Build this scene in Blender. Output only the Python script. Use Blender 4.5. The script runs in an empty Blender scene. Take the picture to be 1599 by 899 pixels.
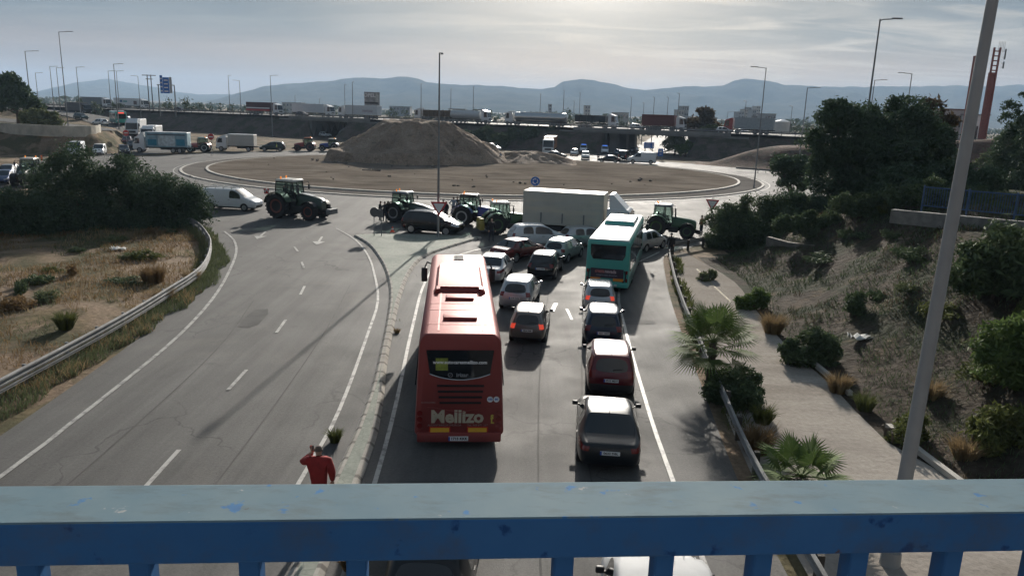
import bpy, bmesh, math, random
import numpy as np
from mathutils import Vector, Matrix, Euler

scene = bpy.context.scene
col = scene.collection
rad = math.radians
random.seed(7)
rng = np.random.default_rng(7)

# ---------------------------------------------------------------- camera
CAM_H, PITCH, ROLL, FPX = 9.5, rad(13.2), rad(1.8), 1180.0
cam_data = bpy.data.cameras.new('camera')
cam = bpy.data.objects.new('camera', cam_data)
col.objects.link(cam)
c_f = Vector((0, math.cos(PITCH), -math.sin(PITCH)))
c_u0 = Vector((0, math.sin(PITCH), math.cos(PITCH)))
c_r0 = Vector((1, 0, 0))
c_r = c_r0 * math.cos(ROLL) + c_u0 * math.sin(ROLL)
c_u = -c_r0 * math.sin(ROLL) + c_u0 * math.cos(ROLL)
m3 = Matrix((c_r, c_u, -c_f)).transposed()
cam.matrix_world = Matrix.Translation((0, 0, CAM_H)) @ m3.to_4x4()
cam_data.sensor_width = 36.0
cam_data.lens = 36.0 * FPX / 1599.0
cam_data.clip_start = 0.05
cam_data.clip_end = 30000
scene.camera = cam

# ---------------------------------------------------------------- sky, sun, exposure
SUN_EL, SUN_AZ = rad(20), rad(5)
world = bpy.data.worlds.new('World')
scene.world = world
world.use_nodes = True
nt = world.node_tree
nt.nodes.clear()


def wn(t, **kw):
    n = nt.nodes.new(t)
    for k, v in kw.items():
        setattr(n, k, v)
    return n


def wl(a, b):
    nt.links.new(a, b)


w_out = wn('ShaderNodeOutputWorld')
w_bg = wn('ShaderNodeBackground')
w_bg.inputs['Strength'].default_value = 0.066
w_sky = wn('ShaderNodeTexSky', sky_type='NISHITA', sun_disc=False, sun_elevation=SUN_EL, sun_rotation=SUN_AZ,
           air_density=1.0, dust_density=2.5, ozone_density=1.5)
w_tc = wn('ShaderNodeTexCoord')
w_sep = wn('ShaderNodeSeparateXYZ')
wl(w_tc.outputs['Generated'], w_sep.inputs[0])


def wmath(op, a, b=None, clamp=False):
    n = wn('ShaderNodeMath', operation=op, use_clamp=clamp)
    for i, v in enumerate((a, b)):
        if v is None:
            continue
        if isinstance(v, (int, float)):
            n.inputs[i].default_value = v
        else:
            wl(v, n.inputs[i])
    return n.outputs[0]


zz = wmath('MAXIMUM', w_sep.outputs['Z'], 0.0)
den = wmath('ADD', zz, 0.07)
uu = wmath('DIVIDE', w_sep.outputs['X'], den)
vv = wmath('DIVIDE', w_sep.outputs['Y'], den)
w_cmb = wn('ShaderNodeCombineXYZ')
wl(uu, w_cmb.inputs[0]); wl(vv, w_cmb.inputs[1])


def wnoise(scale, sx, sy, rot, detail=8, rough=0.55, dist=0.6, off=(0, 0, 0)):
    mp = wn('ShaderNodeMapping')
    mp.inputs['Scale'].default_value = (sx, sy, 1)
    mp.inputs['Rotation'].default_value = (0, 0, rad(rot))
    mp.inputs['Location'].default_value = off
    wl(w_cmb.outputs[0], mp.inputs[0])
    n = wn('ShaderNodeTexNoise')
    n.inputs['Scale'].default_value = scale
    n.inputs['Detail'].default_value = detail
    n.inputs['Roughness'].default_value = rough
    n.inputs['Distortion'].default_value = dist
    wl(mp.outputs[0], n.inputs['Vector'])
    return n.outputs['Fac']


def wramp(fac, stops, interp='EASE'):
    r = wn('ShaderNodeValToRGB')
    r.color_ramp.interpolation = interp
    el = r.color_ramp.elements
    while len(el) < len(stops):
        el.new(0.5)
    for e, (p, c) in zip(el, stops):
        e.position = p
        e.color = (c, c, c, 1) if isinstance(c, (int, float)) else (*c, 1)
    wl(fac, r.inputs[0])
    return r.outputs['Color']


def wmix(fac, a, b):
    m = wn('ShaderNodeMix', data_type='RGBA')
    if isinstance(fac, (int, float)):
        m.inputs[0].default_value = fac
    else:
        wl(fac, m.inputs[0])
    for i, v in ((6, a), (7, b)):
        if isinstance(v, tuple):
            m.inputs[i].default_value = (*v, 1)
        else:
            wl(v, m.inputs[i])
    return m.outputs[2]


cl1 = wramp(wnoise(0.55, 0.55, 1.0, 12, off=(1.3, 0.4, 0)), [(0.40, 0.0), (0.60, 1.0)])
cl2 = wramp(wnoise(1.7, 0.45, 1.0, 18, dist=1.0, off=(4.1, 2.0, 0)), [(0.42, 0.0), (0.78, 1.0)])
# layered grey cloud deck, cool; lit wisps, warm
deck = wmix(cl1, (0.62, 1.15, 1.7), (2.2, 2.45, 2.75))
low = wramp(zz, [(0.0, (4.6, 3.2, 2.7)), (0.055, (3.7, 2.8, 2.45)), (0.10, (1.05, 1.6, 2.1)), (0.4, (1.0, 1.6, 2.25))])
deck2 = wmix(wramp(zz, [(0.0, 0.9), (0.06, 0.75), (0.12, 0.4)]), deck, low)
side = wramp(wmath('ADD', wmath('MULTIPLY', w_sep.outputs['X'], 0.8), 0.5), [(0.3, 0.25), (0.62, 1.0)])
wis = wn('ShaderNodeMath', operation='MULTIPLY')
wl(cl2, wis.inputs[0]); wl(side, wis.inputs[1])
deck3 = wmix(wis.outputs[0], deck2, (5.2, 4.9, 4.5))
# veil in front of the sun, brightest towards it
sdir = wn('ShaderNodeCombineXYZ')
sdir.inputs[0].default_value = math.sin(SUN_AZ) * math.cos(SUN_EL)
sdir.inputs[1].default_value = math.cos(SUN_AZ) * math.cos(SUN_EL)
sdir.inputs[2].default_value = math.sin(SUN_EL)
dot = wn('ShaderNodeVectorMath', operation='DOT_PRODUCT')
wl(w_tc.outputs['Generated'], dot.inputs[0]); wl(sdir.outputs[0], dot.inputs[1])
glow = wmath('POWER', wmath('MAXIMUM', dot.outputs['Value'], 0.0), 26.0)
glow2 = wmath('POWER', wmath('MAXIMUM', dot.outputs['Value'], 0.0), 220.0)
gl = wn('ShaderNodeVectorMath', operation='SCALE')
gl.inputs[0].default_value = (2.6, 2.5, 2.35)
wl(glow, gl.inputs['Scale'])
gl2 = wn('ShaderNodeVectorMath', operation='SCALE')
gl2.inputs[0].default_value = (420, 400, 370)
wl(glow2, gl2.inputs['Scale'])
gsum = wn('ShaderNodeVectorMath', operation='ADD')
wl(gl.outputs[0], gsum.inputs[0]); wl(gl2.outputs[0], gsum.inputs[1])
skymix = wmix(0.9, w_sky.outputs[0], deck3)
tot = wn('ShaderNodeVectorMath', operation='ADD')
wl(skymix, tot.inputs[0]); wl(gsum.outputs[0], tot.inputs[1])
wl(tot.outputs[0], w_bg.inputs['Color'])
wl(w_bg.outputs[0], w_out.inputs['Surface'])

sun_d = bpy.data.lights.new('sun', 'SUN')
sun_d.energy = 4.1
sun_d.angle = rad(0.6)
sun_d.color = (1.0, 0.93, 0.83)
sun = bpy.data.objects.new('sun', sun_d)
sun.rotation_euler = (-(math.pi / 2 - SUN_EL), 0, -SUN_AZ)
col.objects.link(sun)

scene.view_settings.view_transform = 'Standard'
scene.view_settings.look = 'None'
scene.view_settings.gamma = 1.0
scene.view_settings.exposure = 0.58
scene.view_settings.use_curve_mapping = False
scene.cycles.use_denoising = True
scene.cycles.max_bounces = 6
scene.cycles.volume_bounces = 1
scene.cycles.transparent_max_bounces = 16
scene.cycles.use_adaptive_sampling = True
scene.cycles.adaptive_threshold = 0.02


# ---------------------------------------------------------------- helpers
def ray(px, py):
    return c_f + c_r * ((px - 799.5) / FPX) + c_u * (-(py - 449.5) / FPX)


def G(px, py, z=0.0):
    """the point at height z seen at photograph pixel (px, py): used to survey the site from the photograph"""
    d = ray(px, py)
    t = (z - CAM_H) / d.z
    return Vector((d.x * t, d.y * t, z))


def at_depth(px, py, Y):
    d = ray(px, py)
    t = Y / d.y
    return Vector((d.x * t, Y, CAM_H + d.z * t))


def tag(o, label=None, cat=None, group=None, kind=None):
    if label: o['label'] = label
    if cat: o['category'] = cat
    if group: o['group'] = group
    if kind: o['kind'] = kind
    return o


def empty(name, loc=(0, 0, 0), phi=0.0, label=None, cat=None, group=None):
    """a thing's root; phi is its heading in degrees clockwise from +Y"""
    o = bpy.data.objects.new(name, None)
    o.empty_display_size = 0.3
    col.objects.link(o)
    o.location = loc
    o.rotation_euler = (0, 0, -rad(phi))
    return tag(o, label, cat, group)


def link_mesh(name, me, parent=None, loc=None):
    o = bpy.data.objects.new(name, me)
    col.objects.link(o)
    if parent is not None:
        o.parent = parent
    if loc is not None:
        o.location = loc
    return o


def np_mesh(name, verts, faces, mat, smooth=False):
    """mesh from an (n,3) array and an (m,k) face array"""
    me = bpy.data.meshes.new(name)
    verts = np.asarray(verts, dtype=np.float32)
    faces = np.asarray(faces, dtype=np.int32)
    m, k = faces.shape
    me.vertices.add(len(verts)); me.vertices.foreach_set('co', verts.ravel())
    me.loops.add(m * k); me.loops.foreach_set('vertex_index', faces.ravel())
    me.polygons.add(m)
    me.polygons.foreach_set('loop_start', np.arange(0, m * k, k, dtype=np.int32))
    me.polygons.foreach_set('loop_total', np.full(m, k, dtype=np.int32))
    me.update(calc_edges=True)
    me.validate()
    if smooth:
        me.polygons.foreach_set('use_smooth', np.ones(len(me.polygons), dtype=bool))
    if mat is not None:
        me.materials.append(mat)
    return me


class MB:
    """collects shapes that together make ONE mesh object"""

    def __init__(self):
        self.bm = bmesh.new()

    def box(self, c, s, rot=None, bevel=0.0, taper=None, seg=2):
        r = bmesh.ops.create_cube(self.bm, size=1.0)
        vs = r['verts']
        for v in vs:
            v.co = Vector((v.co.x * s[0], v.co.y * s[1], v.co.z * s[2]))
            if taper and v.co.z > 0:
                v.co.x *= taper[0]; v.co.y *= taper[1]
        if bevel:
            es = list({e for v in vs for e in v.link_edges})
            rb = bmesh.ops.bevel(self.bm, geom=es, offset=bevel, segments=seg, affect='EDGES', profile=0.5)
            vs = list({v for f in rb['faces'] for v in f.verts} | {v for v in vs if v.is_valid})
        M = Matrix.Translation(c)
        if rot is not None:
            M = M @ Euler(rot).to_matrix().to_4x4()
        for v in vs:
            v.co = M @ v.co
        return self

    def cyl(self, p0, p1, r0, r1=None, n=12, caps=True):
        r1 = r0 if r1 is None else r1
        p0, p1 = Vector(p0), Vector(p1)
        ax = (p1 - p0).normalized()
        a = ax.orthogonal().normalized(); b = ax.cross(a)
        A = [self.bm.verts.new(p0 + (a * math.cos(t) + b * math.sin(t)) * r0) for t in [2 * math.pi * i / n for i in range(n)]]
        B = [self.bm.verts.new(p1 + (a * math.cos(t) + b * math.sin(t)) * r1) for t in [2 * math.pi * i / n for i in range(n)]]
        for i in range(n):
            self.bm.faces.new((A[i], A[(i + 1) % n], B[(i + 1) % n], B[i]))
        if caps:
            self.bm.faces.new(A[::-1]); self.bm.faces.new(B)
        return self

    def tube(self, pts, r, n=8):
        pts = [Vector(p) for p in pts]
        rr = r if isinstance(r, (list, tuple)) else [r] * len(pts)
        rings = []
        ref = None
        for i, p in enumerate(pts):
            d = (pts[min(i + 1, len(pts) - 1)] - pts[max(i - 1, 0)]).normalized()
            if ref is None:
                ref = d.orthogonal().normalized()
            a = (ref - d * ref.dot(d))
            a = a.normalized() if a.length > 1e-5 else d.orthogonal().normalized()
            ref = a
            b = d.cross(a)
            rings.append([self.bm.verts.new(p + (a * math.cos(2 * math.pi * k / n) + b * math.sin(2 * math.pi * k / n)) * rr[i]) for k in range(n)])
        for A, B in zip(rings, rings[1:]):
            for k in range(n):
                self.bm.faces.new((A[k], A[(k + 1) % n], B[(k + 1) % n], B[k]))
        self.bm.faces.new(rings[0][::-1]); self.bm.faces.new(rings[-1])
        return self

    def poly(self, pts):
        self.bm.faces.new([self.bm.verts.new(p) for p in pts])
        return self

    def prism(self, pts, d):
        """closed prism: planar outline pts moved along vector d"""
        d = Vector(d)
        A = [self.bm.verts.new(p) for p in pts]
        B = [self.bm.verts.new(Vector(p) + d) for p in pts]
        n = len(A)
        self.bm.faces.new(A[::-1]); self.bm.faces.new(B)
        for i in range(n):
            self.bm.faces.new((A[i], A[(i + 1) % n], B[(i + 1) % n], B[i]))
        return self

    def loft(self, rings, closed=True, caps=True):
        R = [[self.bm.verts.new(p) for p in ring] for ring in rings]
        n = len(R[0])
        for A, B in zip(R, R[1:]):
            for k in range(n if closed else n - 1):
                self.bm.faces.new((A[k], A[(k + 1) % n], B[(k + 1) % n], B[k]))
        if closed and caps:
            self.bm.faces.new(R[0][::-1]); self.bm.faces.new(R[-1])
        return self

    def lathe(self, prof, axis='X', c=(0, 0, 0), n=24):
        """prof: (along axis, radius) pairs, revolved about the axis through c"""
        c = Vector(c)
        rings = []
        for a, r in prof:
            ring = []
            for k in range(n):
                t = 2 * math.pi * k / n
                u, v = r * math.cos(t), r * math.sin(t)
                ring.append(c + (Vector((a, u, v)) if axis == 'X' else Vector((u, v, a)) if axis == 'Z' else Vector((u, a, v))))
            rings.append(ring)
        return self.loft(rings)

    def mesh(self, name, mat, smooth=False, sharp=40):
        bm = self.bm
        bmesh.ops.recalc_face_normals(bm, faces=bm.faces)
        me = bpy.data.meshes.new(name)
        if smooth:
            for f in bm.faces:
                f.smooth = True
            for e in bm.edges:
                if len(e.link_faces) == 2 and e.calc_face_angle(0) > rad(sharp):
                    e.smooth = False
        bm.to_mesh(me); bm.free()
        if mat is not None:
            me.materials.append(mat)
        return me

    def build(self, name, mat, parent=None, smooth=False, loc=None):
        return link_mesh(name, self.mesh(name, mat, smooth), parent, loc)


def children(o):
    return [c for c in col.objects if c.parent is o]


def copy_tree(o, parent=None):
    kids = KIDS(o)
    c = o.copy()
    col.objects.link(c)
    c.parent = parent
    for ch in kids:
        copy_tree(ch, c)
    return c


def KIDS(o):
    return list(o.children)


def lettering(name, text, size, mat, parent, loc, rot, align='CENTER', depth=0.0, bold=0.0, sx=1.0):
    cu = bpy.data.curves.new(name, 'FONT')
    cu.body = text
    cu.size = size
    cu.align_x = align
    cu.align_y = 'CENTER'
    cu.offset = bold
    cu.resolution_u = 2
    t = bpy.data.objects.new(name + '_src', cu)
    me = bpy.data.meshes.new_from_object(t)
    bpy.data.objects.remove(t)
    me.materials.clear()
    me.materials.append(mat)
    for v in me.vertices:
        v.co.x *= sx
    o = link_mesh(name, me, parent, loc)
    o.rotation_euler = rot
    return o


# ---------------------------------------------------------------- materials
MATS = {}


def mat_base(name):
    m = bpy.data.materials.new(name)
    m.use_nodes = True
    n = m.node_tree
    return m, n, n.nodes['Principled BSDF']


def simple(name, c, rough=0.6, metal=0.0, coat=0.0, spec=0.5, var=0.12, vscale=3.0, emit=None, bump=0.0, bscale=60.0):
    """colour with a gentle noise variation so that nothing is flat"""
    if name in MATS:
        return MATS[name]
    m, n, b = mat_base(name)
    b.inputs['Roughness'].default_value = rough
    b.inputs['Metallic'].default_value = metal
    b.inputs['Coat Weight'].default_value = coat
    b.inputs['Coat Roughness'].default_value = 0.066
    b.inputs['Specular IOR Level'].default_value = spec
    tc = n.nodes.new('ShaderNodeTexCoord')
    if var > 0:
        ns = n.nodes.new('ShaderNodeTexNoise')
        ns.inputs['Scale'].default_value = vscale
        ns.inputs['Detail'].default_value = 6
        n.links.new(tc.outputs['Object'], ns.inputs['Vector'])
        r = n.nodes.new('ShaderNodeValToRGB')
        r.color_ramp.elements[0].position = 0.3
        r.color_ramp.elements[1].position = 0.7
        r.color_ramp.elements[0].color = (*[x * (1 - var) for x in c], 1)
        r.color_ramp.elements[1].color = (*[min(1, x * (1 + var)) for x in c], 1)
        n.links.new(ns.outputs['Fac'], r.inputs[0])
        n.links.new(r.outputs[0], b.inputs['Base Color'])
    else:
        b.inputs['Base Color'].default_value = (*c, 1)
    if emit:
        b.inputs['Emission Color'].default_value = (*emit[0], 1)
        b.inputs['Emission Strength'].default_value = emit[1]
    if bump:
        nb = n.nodes.new('ShaderNodeTexNoise')
        nb.inputs['Scale'].default_value = bscale
        n.links.new(tc.outputs['Object'], nb.inputs['Vector'])
        bp = n.nodes.new('ShaderNodeBump')
        bp.inputs['Strength'].default_value = bump
        bp.inputs['Distance'].default_value = 0.02
        n.links.new(nb.outputs['Fac'], bp.inputs['Height'])
        n.links.new(bp.outputs[0], b.inputs['Normal'])
    MATS[name] = m
    return m


class NT:
    """terse node building for the larger materials"""

    def __init__(self, name):
        self.m, self.t, self.b = mat_base(name)
        self.tc = self.t.nodes.new('ShaderNodeTexCoord')

    def noise(self, scale, detail=6, rough=0.6, dist=0.0, mscale=None, rot=0.0, src='Object'):
        n = self.t.nodes.new('ShaderNodeTexNoise')
        n.inputs['Scale'].default_value = scale
        n.inputs['Detail'].default_value = detail
        n.inputs['Roughness'].default_value = rough
        n.inputs['Distortion'].default_value = dist
        v = self.tc.outputs[src]
        if mscale:
            mp = self.t.nodes.new('ShaderNodeMapping')
            mp.inputs['Scale'].default_value = mscale
            mp.inputs['Rotation'].default_value = (0, 0, rot)
            self.t.links.new(v, mp.inputs[0])
            v = mp.outputs[0]
        self.t.links.new(v, n.inputs['Vector'])
        return n.outputs['Fac']

    def ramp(self, fac, stops, interp='LINEAR'):
        r = self.t.nodes.new('ShaderNodeValToRGB')
        r.color_ramp.interpolation = interp
        el = r.color_ramp.elements
        while len(el) < len(stops):
            el.new(0.5)
        for e, (p, c) in zip(el, stops):
            e.position = p
            e.color = (c, c, c, 1) if isinstance(c, (int, float)) else (*c, 1)
        self.t.links.new(fac, r.inputs[0])
        return r.outputs[0]

    def mix(self, fac, a, b, mode='MIX'):
        m = self.t.nodes.new('ShaderNodeMix')
        m.data_type = 'RGBA'
        m.blend_type = mode
        for i, v in ((0, fac), (6, a), (7, b)):
            if isinstance(v, (int, float)):
                m.inputs[i].default_value = v if i == 0 else (v, v, v, 1)
            elif isinstance(v, tuple):
                m.inputs[i].default_value = (*v, 1)
            else:
                self.t.links.new(v, m.inputs[i])
        return m.outputs[2]

    def bump(self, h, s=0.3, d=0.02):
        bp = self.t.nodes.new('ShaderNodeBump')
        bp.inputs['Strength'].default_value = s
        bp.inputs['Distance'].default_value = d
        self.t.links.new(h, bp.inputs['Height'])
        self.t.links.new(bp.outputs[0], self.b.inputs['Normal'])

    def out(self, color, rough=0.85, spec=0.3):
        if isinstance(color, tuple):
            self.b.inputs['Base Color'].default_value = (*color, 1)
        else:
            self.t.links.new(color, self.b.inputs['Base Color'])
        if isinstance(rough, (int, float)):
            self.b.inputs['Roughness'].default_value = rough
        else:
            self.t.links.new(rough, self.b.inputs['Roughness'])
        self.b.inputs['Specular IOR Level'].default_value = spec
        return self.m


def asphalt_mat():
    n = NT('asphalt')
    big = n.ramp(n.noise(0.09, 5), [(0.35, (0.088, 0.085, 0.082)), (0.65, (0.125, 0.121, 0.115))])
    streak = n.ramp(n.noise(1.0, 4, mscale=(1.1, 0.05, 1)), [(0.38, 0.82), (0.62, 1.1)])
    c = n.mix(1.0, big, streak, 'MULTIPLY')
    stain = n.ramp(n.noise(0.5, 5, dist=1.0), [(0.62, 0.0), (0.74, 0.45)])
    c = n.mix(stain, c, (0.055, 0.053, 0.052))
    dust = n.ramp(n.noise(0.22, 6, dist=0.5), [(0.55, 0.0), (0.75, 0.35)])
    c = n.mix(dust, c, (0.2, 0.18, 0.155))
    vo = n.t.nodes.new('ShaderNodeTexVoronoi')
    vo.feature = 'DISTANCE_TO_EDGE'
    vo.inputs['Scale'].default_value = 0.22
    wob = n.t.nodes.new('ShaderNodeVectorMath'); wob.operation = 'MULTIPLY_ADD'
    nz_ = n.t.nodes.new('ShaderNodeTexNoise'); nz_.inputs['Scale'].default_value = 0.7; nz_.inputs['Detail'].default_value = 6
    n.t.links.new(n.tc.outputs['Object'], nz_.inputs['Vector'])
    n.t.links.new(nz_.outputs['Color'], wob.inputs[0]); wob.inputs[1].default_value = (2.6, 2.6, 0); n.t.links.new(n.tc.outputs['Object'], wob.inputs[2])
    n.t.links.new(wob.outputs[0], vo.inputs['Vector'])
    crack = n.ramp(vo.outputs['Distance'], [(0.0, 0.85), (0.012, 0.0)])
    where = n.ramp(n.noise(0.06, 3), [(0.46, 0.0), (0.56, 1.0)])
    c = n.mix(n.mix(1.0, crack, where, 'MULTIPLY'), c, (0.035, 0.034, 0.033))
    oil = n.ramp(n.noise(0.9, 4, mscale=(1.6, 0.25, 1)), [(0.6, 0.0), (0.8, 0.4)])
    c = n.mix(oil, c, (0.05, 0.048, 0.047))
    grain = n.ramp(n.noise(14.0, 3), [(0.3, 0.86), (0.7, 1.14)])
    c = n.mix(1.0, c, grain, 'MULTIPLY')
    n.bump(n.noise(30.0, 3), 0.35, 0.02)
    return n.out(c, n.ramp(n.noise(0.4, 4), [(0.3, 0.72), (0.7, 0.86)]), 0.25)


def soil_mat():
    n = NT('soil')
    a = n.ramp(n.noise(0.08, 6, dist=0.6), [(0.3, (0.14, 0.10, 0.07)), (0.5, (0.22, 0.16, 0.11)), (0.7, (0.29, 0.22, 0.16))])
    veg = n.ramp(n.noise(0.22, 7, dist=0.8), [(0.45, 0.0), (0.56, 0.9)])
    c = n.mix(veg, a, (0.075, 0.072, 0.038))
    dry = n.ramp(n.noise(0.3, 7), [(0.52, 0.0), (0.68, 0.7)])
    c = n.mix(dry, c, (0.21, 0.155, 0.085))
    grit = n.ramp(n.noise(5.0, 5), [(0.3, 0.7), (0.7, 1.25)])
    c = n.mix(1.0, c, grit, 'MULTIPLY')
    n.bump(n.noise(3.0, 8), 0.7, 0.12)
    return n.out(c, 0.95, 0.1)


def sand_mat(name, lo, hi, scuff=(0.17, 0.155, 0.14), trk=0.05):
    n = NT(name)
    a = n.ramp(n.noise(0.12, 7, dist=0.4), [(0.3, lo), (0.7, hi)])
    tr = n.ramp(n.noise(0.5, 6, 0.65, mscale=(0.25, 1.0, 1), rot=trk), [(0.46, 0.0), (0.62, 0.75)])
    c = n.mix(tr, a, scuff)
    grit = n.ramp(n.noise(6.0, 5), [(0.3, 0.85), (0.7, 1.12)])
    c = n.mix(1.0, c, grit, 'MULTIPLY')
    n.bump(n.noise(5.0, 7), 0.5, 0.05)
    return n.out(c, 0.97, 0.0)


def paint_line_mat():
    n = NT('road_paint')
    w = n.ramp(n.noise(2.2, 8, 0.7), [(0.36, 0.0), (0.52, 1.0)])
    c = n.mix(w, (0.15, 0.145, 0.14), (0.40, 0.39, 0.365))
    return n.out(c, 0.6, 0.4)


def leaf_mat(name, lo, hi, trans=0.25):
    m, t, b = mat_base(name)
    geo = t.nodes.new('ShaderNodeNewGeometry')
    r = t.nodes.new('ShaderNodeValToRGB')
    r.color_ramp.elements[0].color = (*lo, 1)
    r.color_ramp.elements[1].color = (*hi, 1)
    tc = t.nodes.new('ShaderNodeTexCoord')
    ns = t.nodes.new('ShaderNodeTexNoise')
    ns.inputs['Scale'].default_value = 0.9
    ns.inputs['Detail'].default_value = 3
    t.links.new(tc.outputs['Object'], ns.inputs['Vector'])
    mx = t.nodes.new('ShaderNodeMath'); mx.operation = 'MULTIPLY_ADD'
    t.links.new(geo.outputs['Random Per Island'], mx.inputs[0])
    mx.inputs[1].default_value = 0.5
    t.links.new(ns.outputs['Fac'], mx.inputs[2])
    sb = t.nodes.new('ShaderNodeMath'); sb.operation = 'SUBTRACT'
    t.links.new(mx.outputs[0], sb.inputs[0]); sb.inputs[1].default_value = 0.25
    t.links.new(sb.outputs[0], r.inputs[0])
    t.links.new(r.outputs[0], b.inputs['Base Color'])
    b.inputs['Roughness'].default_value = 0.75
    b.inputs['Specular IOR Level'].default_value = 0.12
    tr = t.nodes.new('ShaderNodeBsdfTranslucent')
    t.links.new(r.outputs[0], tr.inputs['Color'])
    ms = t.nodes.new('ShaderNodeMixShader')
    ms.inputs[0].default_value = trans
    t.links.new(b.outputs[0], ms.inputs[1]); t.links.new(tr.outputs[0], ms.inputs[2])
    t.links.new(ms.outputs[0], t.nodes['Material Output'].inputs['Surface'])
    return m


def clear_glass_mat():
    m, t, b = mat_base('clear_glass')
    b.inputs['Base Color'].default_value = (0.05, 0.07, 0.065, 1)
    b.inputs['Roughness'].default_value = 0.05
    tr = t.nodes.new('ShaderNodeBsdfTransparent')
    tr.inputs['Color'].default_value = (0.62, 0.74, 0.7, 1)
    ms = t.nodes.new('ShaderNodeMixShader')
    ms.inputs[0].default_value = 0.3
    t.links.new(tr.outputs[0], ms.inputs[1]); t.links.new(b.outputs[0], ms.inputs[2])
    t.links.new(ms.outputs[0], t.nodes['Material Output'].inputs['Surface'])
    return m


def car_paint(name, c, metal=0.25, rough=0.3):
    if name in MATS:
        return MATS[name]
    n = NT(name)
    dirt = n.ramp(n.noise(2.5, 6), [(0.45, 0.0), (0.8, 0.22)])
    cc = n.mix(dirt, c, tuple(x * .75 + .03 for x in c))
    m = n.out(cc, rough, 0.5)
    n.b.inputs['Metallic'].default_value = metal
    n.b.inputs['Coat Weight'].default_value = 0.4
    n.b.inputs['Coat Roughness'].default_value = 0.12
    MATS[name] = m
    return m


M_ASPHALT = asphalt_mat()
M_SOIL = soil_mat()


def bank_mat(name, lo, hi, veg, dry):
    n = NT(name)
    c = n.ramp(n.noise(0.22, 7, dist=0.8), [(0.3, lo), (0.7, hi)])
    c = n.mix(n.ramp(n.noise(0.35, 7, dist=0.5), [(0.47, 0.0), (0.6, 0.85)]), c, veg)
    c = n.mix(n.ramp(n.noise(0.9, 7), [(0.56, 0.0), (0.7, 0.7)]), c, dry)
    c = n.mix(1.0, c, n.ramp(n.noise(4.0, 6), [(0.3, 0.65), (0.7, 1.25)]), 'MULTIPLY')
    n.bump(n.noise(2.4, 8), 0.9, 0.2)
    return n.out(c, 0.95, 0.1)


M_SHADEBANK = bank_mat('shaded_slope_earth', (0.045, 0.035, 0.026), (0.09, 0.071, 0.054), (0.035, 0.042, 0.022), (0.14, 0.10, 0.06))  # right slope earth, the shade of its trees painted into the darker colour
M_DARKBANK = bank_mat('embankment_earth', (0.085, 0.068, 0.06), (0.14, 0.112, 0.096), (0.06, 0.062, 0.042), (0.14, 0.112, 0.08))
M_REDBANK = bank_mat('reddish_earth', (0.10, 0.062, 0.048), (0.17, 0.105, 0.08), (0.06, 0.05, 0.035), (0.15, 0.11, 0.07))
M_SAND = sand_mat('island_sand', (0.16, 0.135, 0.112), (0.255, 0.22, 0.183), (0.115, 0.098, 0.082))
M_PATH = sand_mat('path_sand', (0.33, 0.295, 0.26), (0.43, 0.39, 0.345), (0.27, 0.24, 0.21), trk=1.5)
M_APRON = sand_mat('apron_concrete', (0.17, 0.158, 0.145), (0.23, 0.213, 0.195), (0.14, 0.128, 0.116))
M_LINE = paint_line_mat()
M_CONC = simple('concrete', (0.34, 0.325, 0.30), 0.85, var=0.18, vscale=1.2, bump=0.3)
def kerb_joint_mat():
    n = NT('kerb_blocks')
    w = n.t.nodes.new('ShaderNodeTexWave'); w.bands_direction = 'Y'; w.inputs['Scale'].default_value = 0.314
    w.inputs['Distortion'].default_value = 0.4
    n.t.links.new(n.tc.outputs['Object'], w.inputs['Vector'])
    c = n.ramp(n.noise(1.4, 6), [(0.3, (0.33, 0.305, 0.27)), (0.7, (0.47, 0.44, 0.395))])
    c = n.mix(n.ramp(w.outputs['Fac'], [(0.03, 0.8), (0.09, 0.0)]), c, (0.12, 0.11, 0.10))
    c = n.mix(n.ramp(n.noise(4.0, 6), [(0.52, 0.0), (0.7, 0.5)]), c, (0.2, 0.18, 0.155))
    return n.out(c, 0.9, 0.1)


M_KERBJ = kerb_joint_mat()
M_KERB = simple('kerb_stone', (0.46, 0.43, 0.385), 0.85, var=0.2, vscale=1.5, bump=0.3)
M_GALV = simple('galvanised_steel', (0.42, 0.43, 0.43), 0.42, 0.7, var=0.15)
M_DULL = simple('weathered_guardrail', (0.25, 0.25, 0.245), 0.8, 0.0, spec=0.15, var=0.25, vscale=1.5)
M_POST = simple('weathered_wood_post', (0.07, 0.06, 0.05), 0.9)
M_POLE = simple('grey_pole_paint', (0.20, 0.205, 0.21), 0.5, 0.2)
M_BLACK = simple('black_plastic', (0.018, 0.018, 0.02), 0.55)
M_RUBBER = simple('tyre_rubber', (0.02, 0.02, 0.021), 0.85)
M_RIM = simple('alloy_rim', (0.42, 0.43, 0.44), 0.35, 0.8)
M_TINT = simple('tinted_glass', (0.012, 0.015, 0.018), 0.06, 0.0, 0.6, 0.5, var=0)
M_CLEAR = clear_glass_mat()
M_TAIL = simple('red_lens', (0.17, 0.012, 0.010), 0.2, coat=0.5, var=0.1)
M_TAILON = simple('lit_red_lens', (0.5, 0.03, 0.02), 0.3, emit=((1.0, 0.10, 0.05), 0.35), var=0)
M_HEAD = simple('clear_lens', (0.6, 0.62, 0.64), 0.15, 0.3, 0.5, var=0.05)
M_HEADON = simple('lit_headlight', (0.9, 0.9, 0.85), 0.2, emit=((1, 0.97, 0.9), 4.0), var=0)
M_AMBER = simple('amber_lens', (0.8, 0.25, 0.02), 0.3, emit=((1, 0.3, 0.03), 0.5), var=0)
M_WHITE = simple('white_paint', (0.74, 0.75, 0.76), 0.4, coat=0.3, var=0.06)
M_PLATE = simple('number_plate', (0.72, 0.73, 0.72), 0.5, var=0.03)
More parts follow.
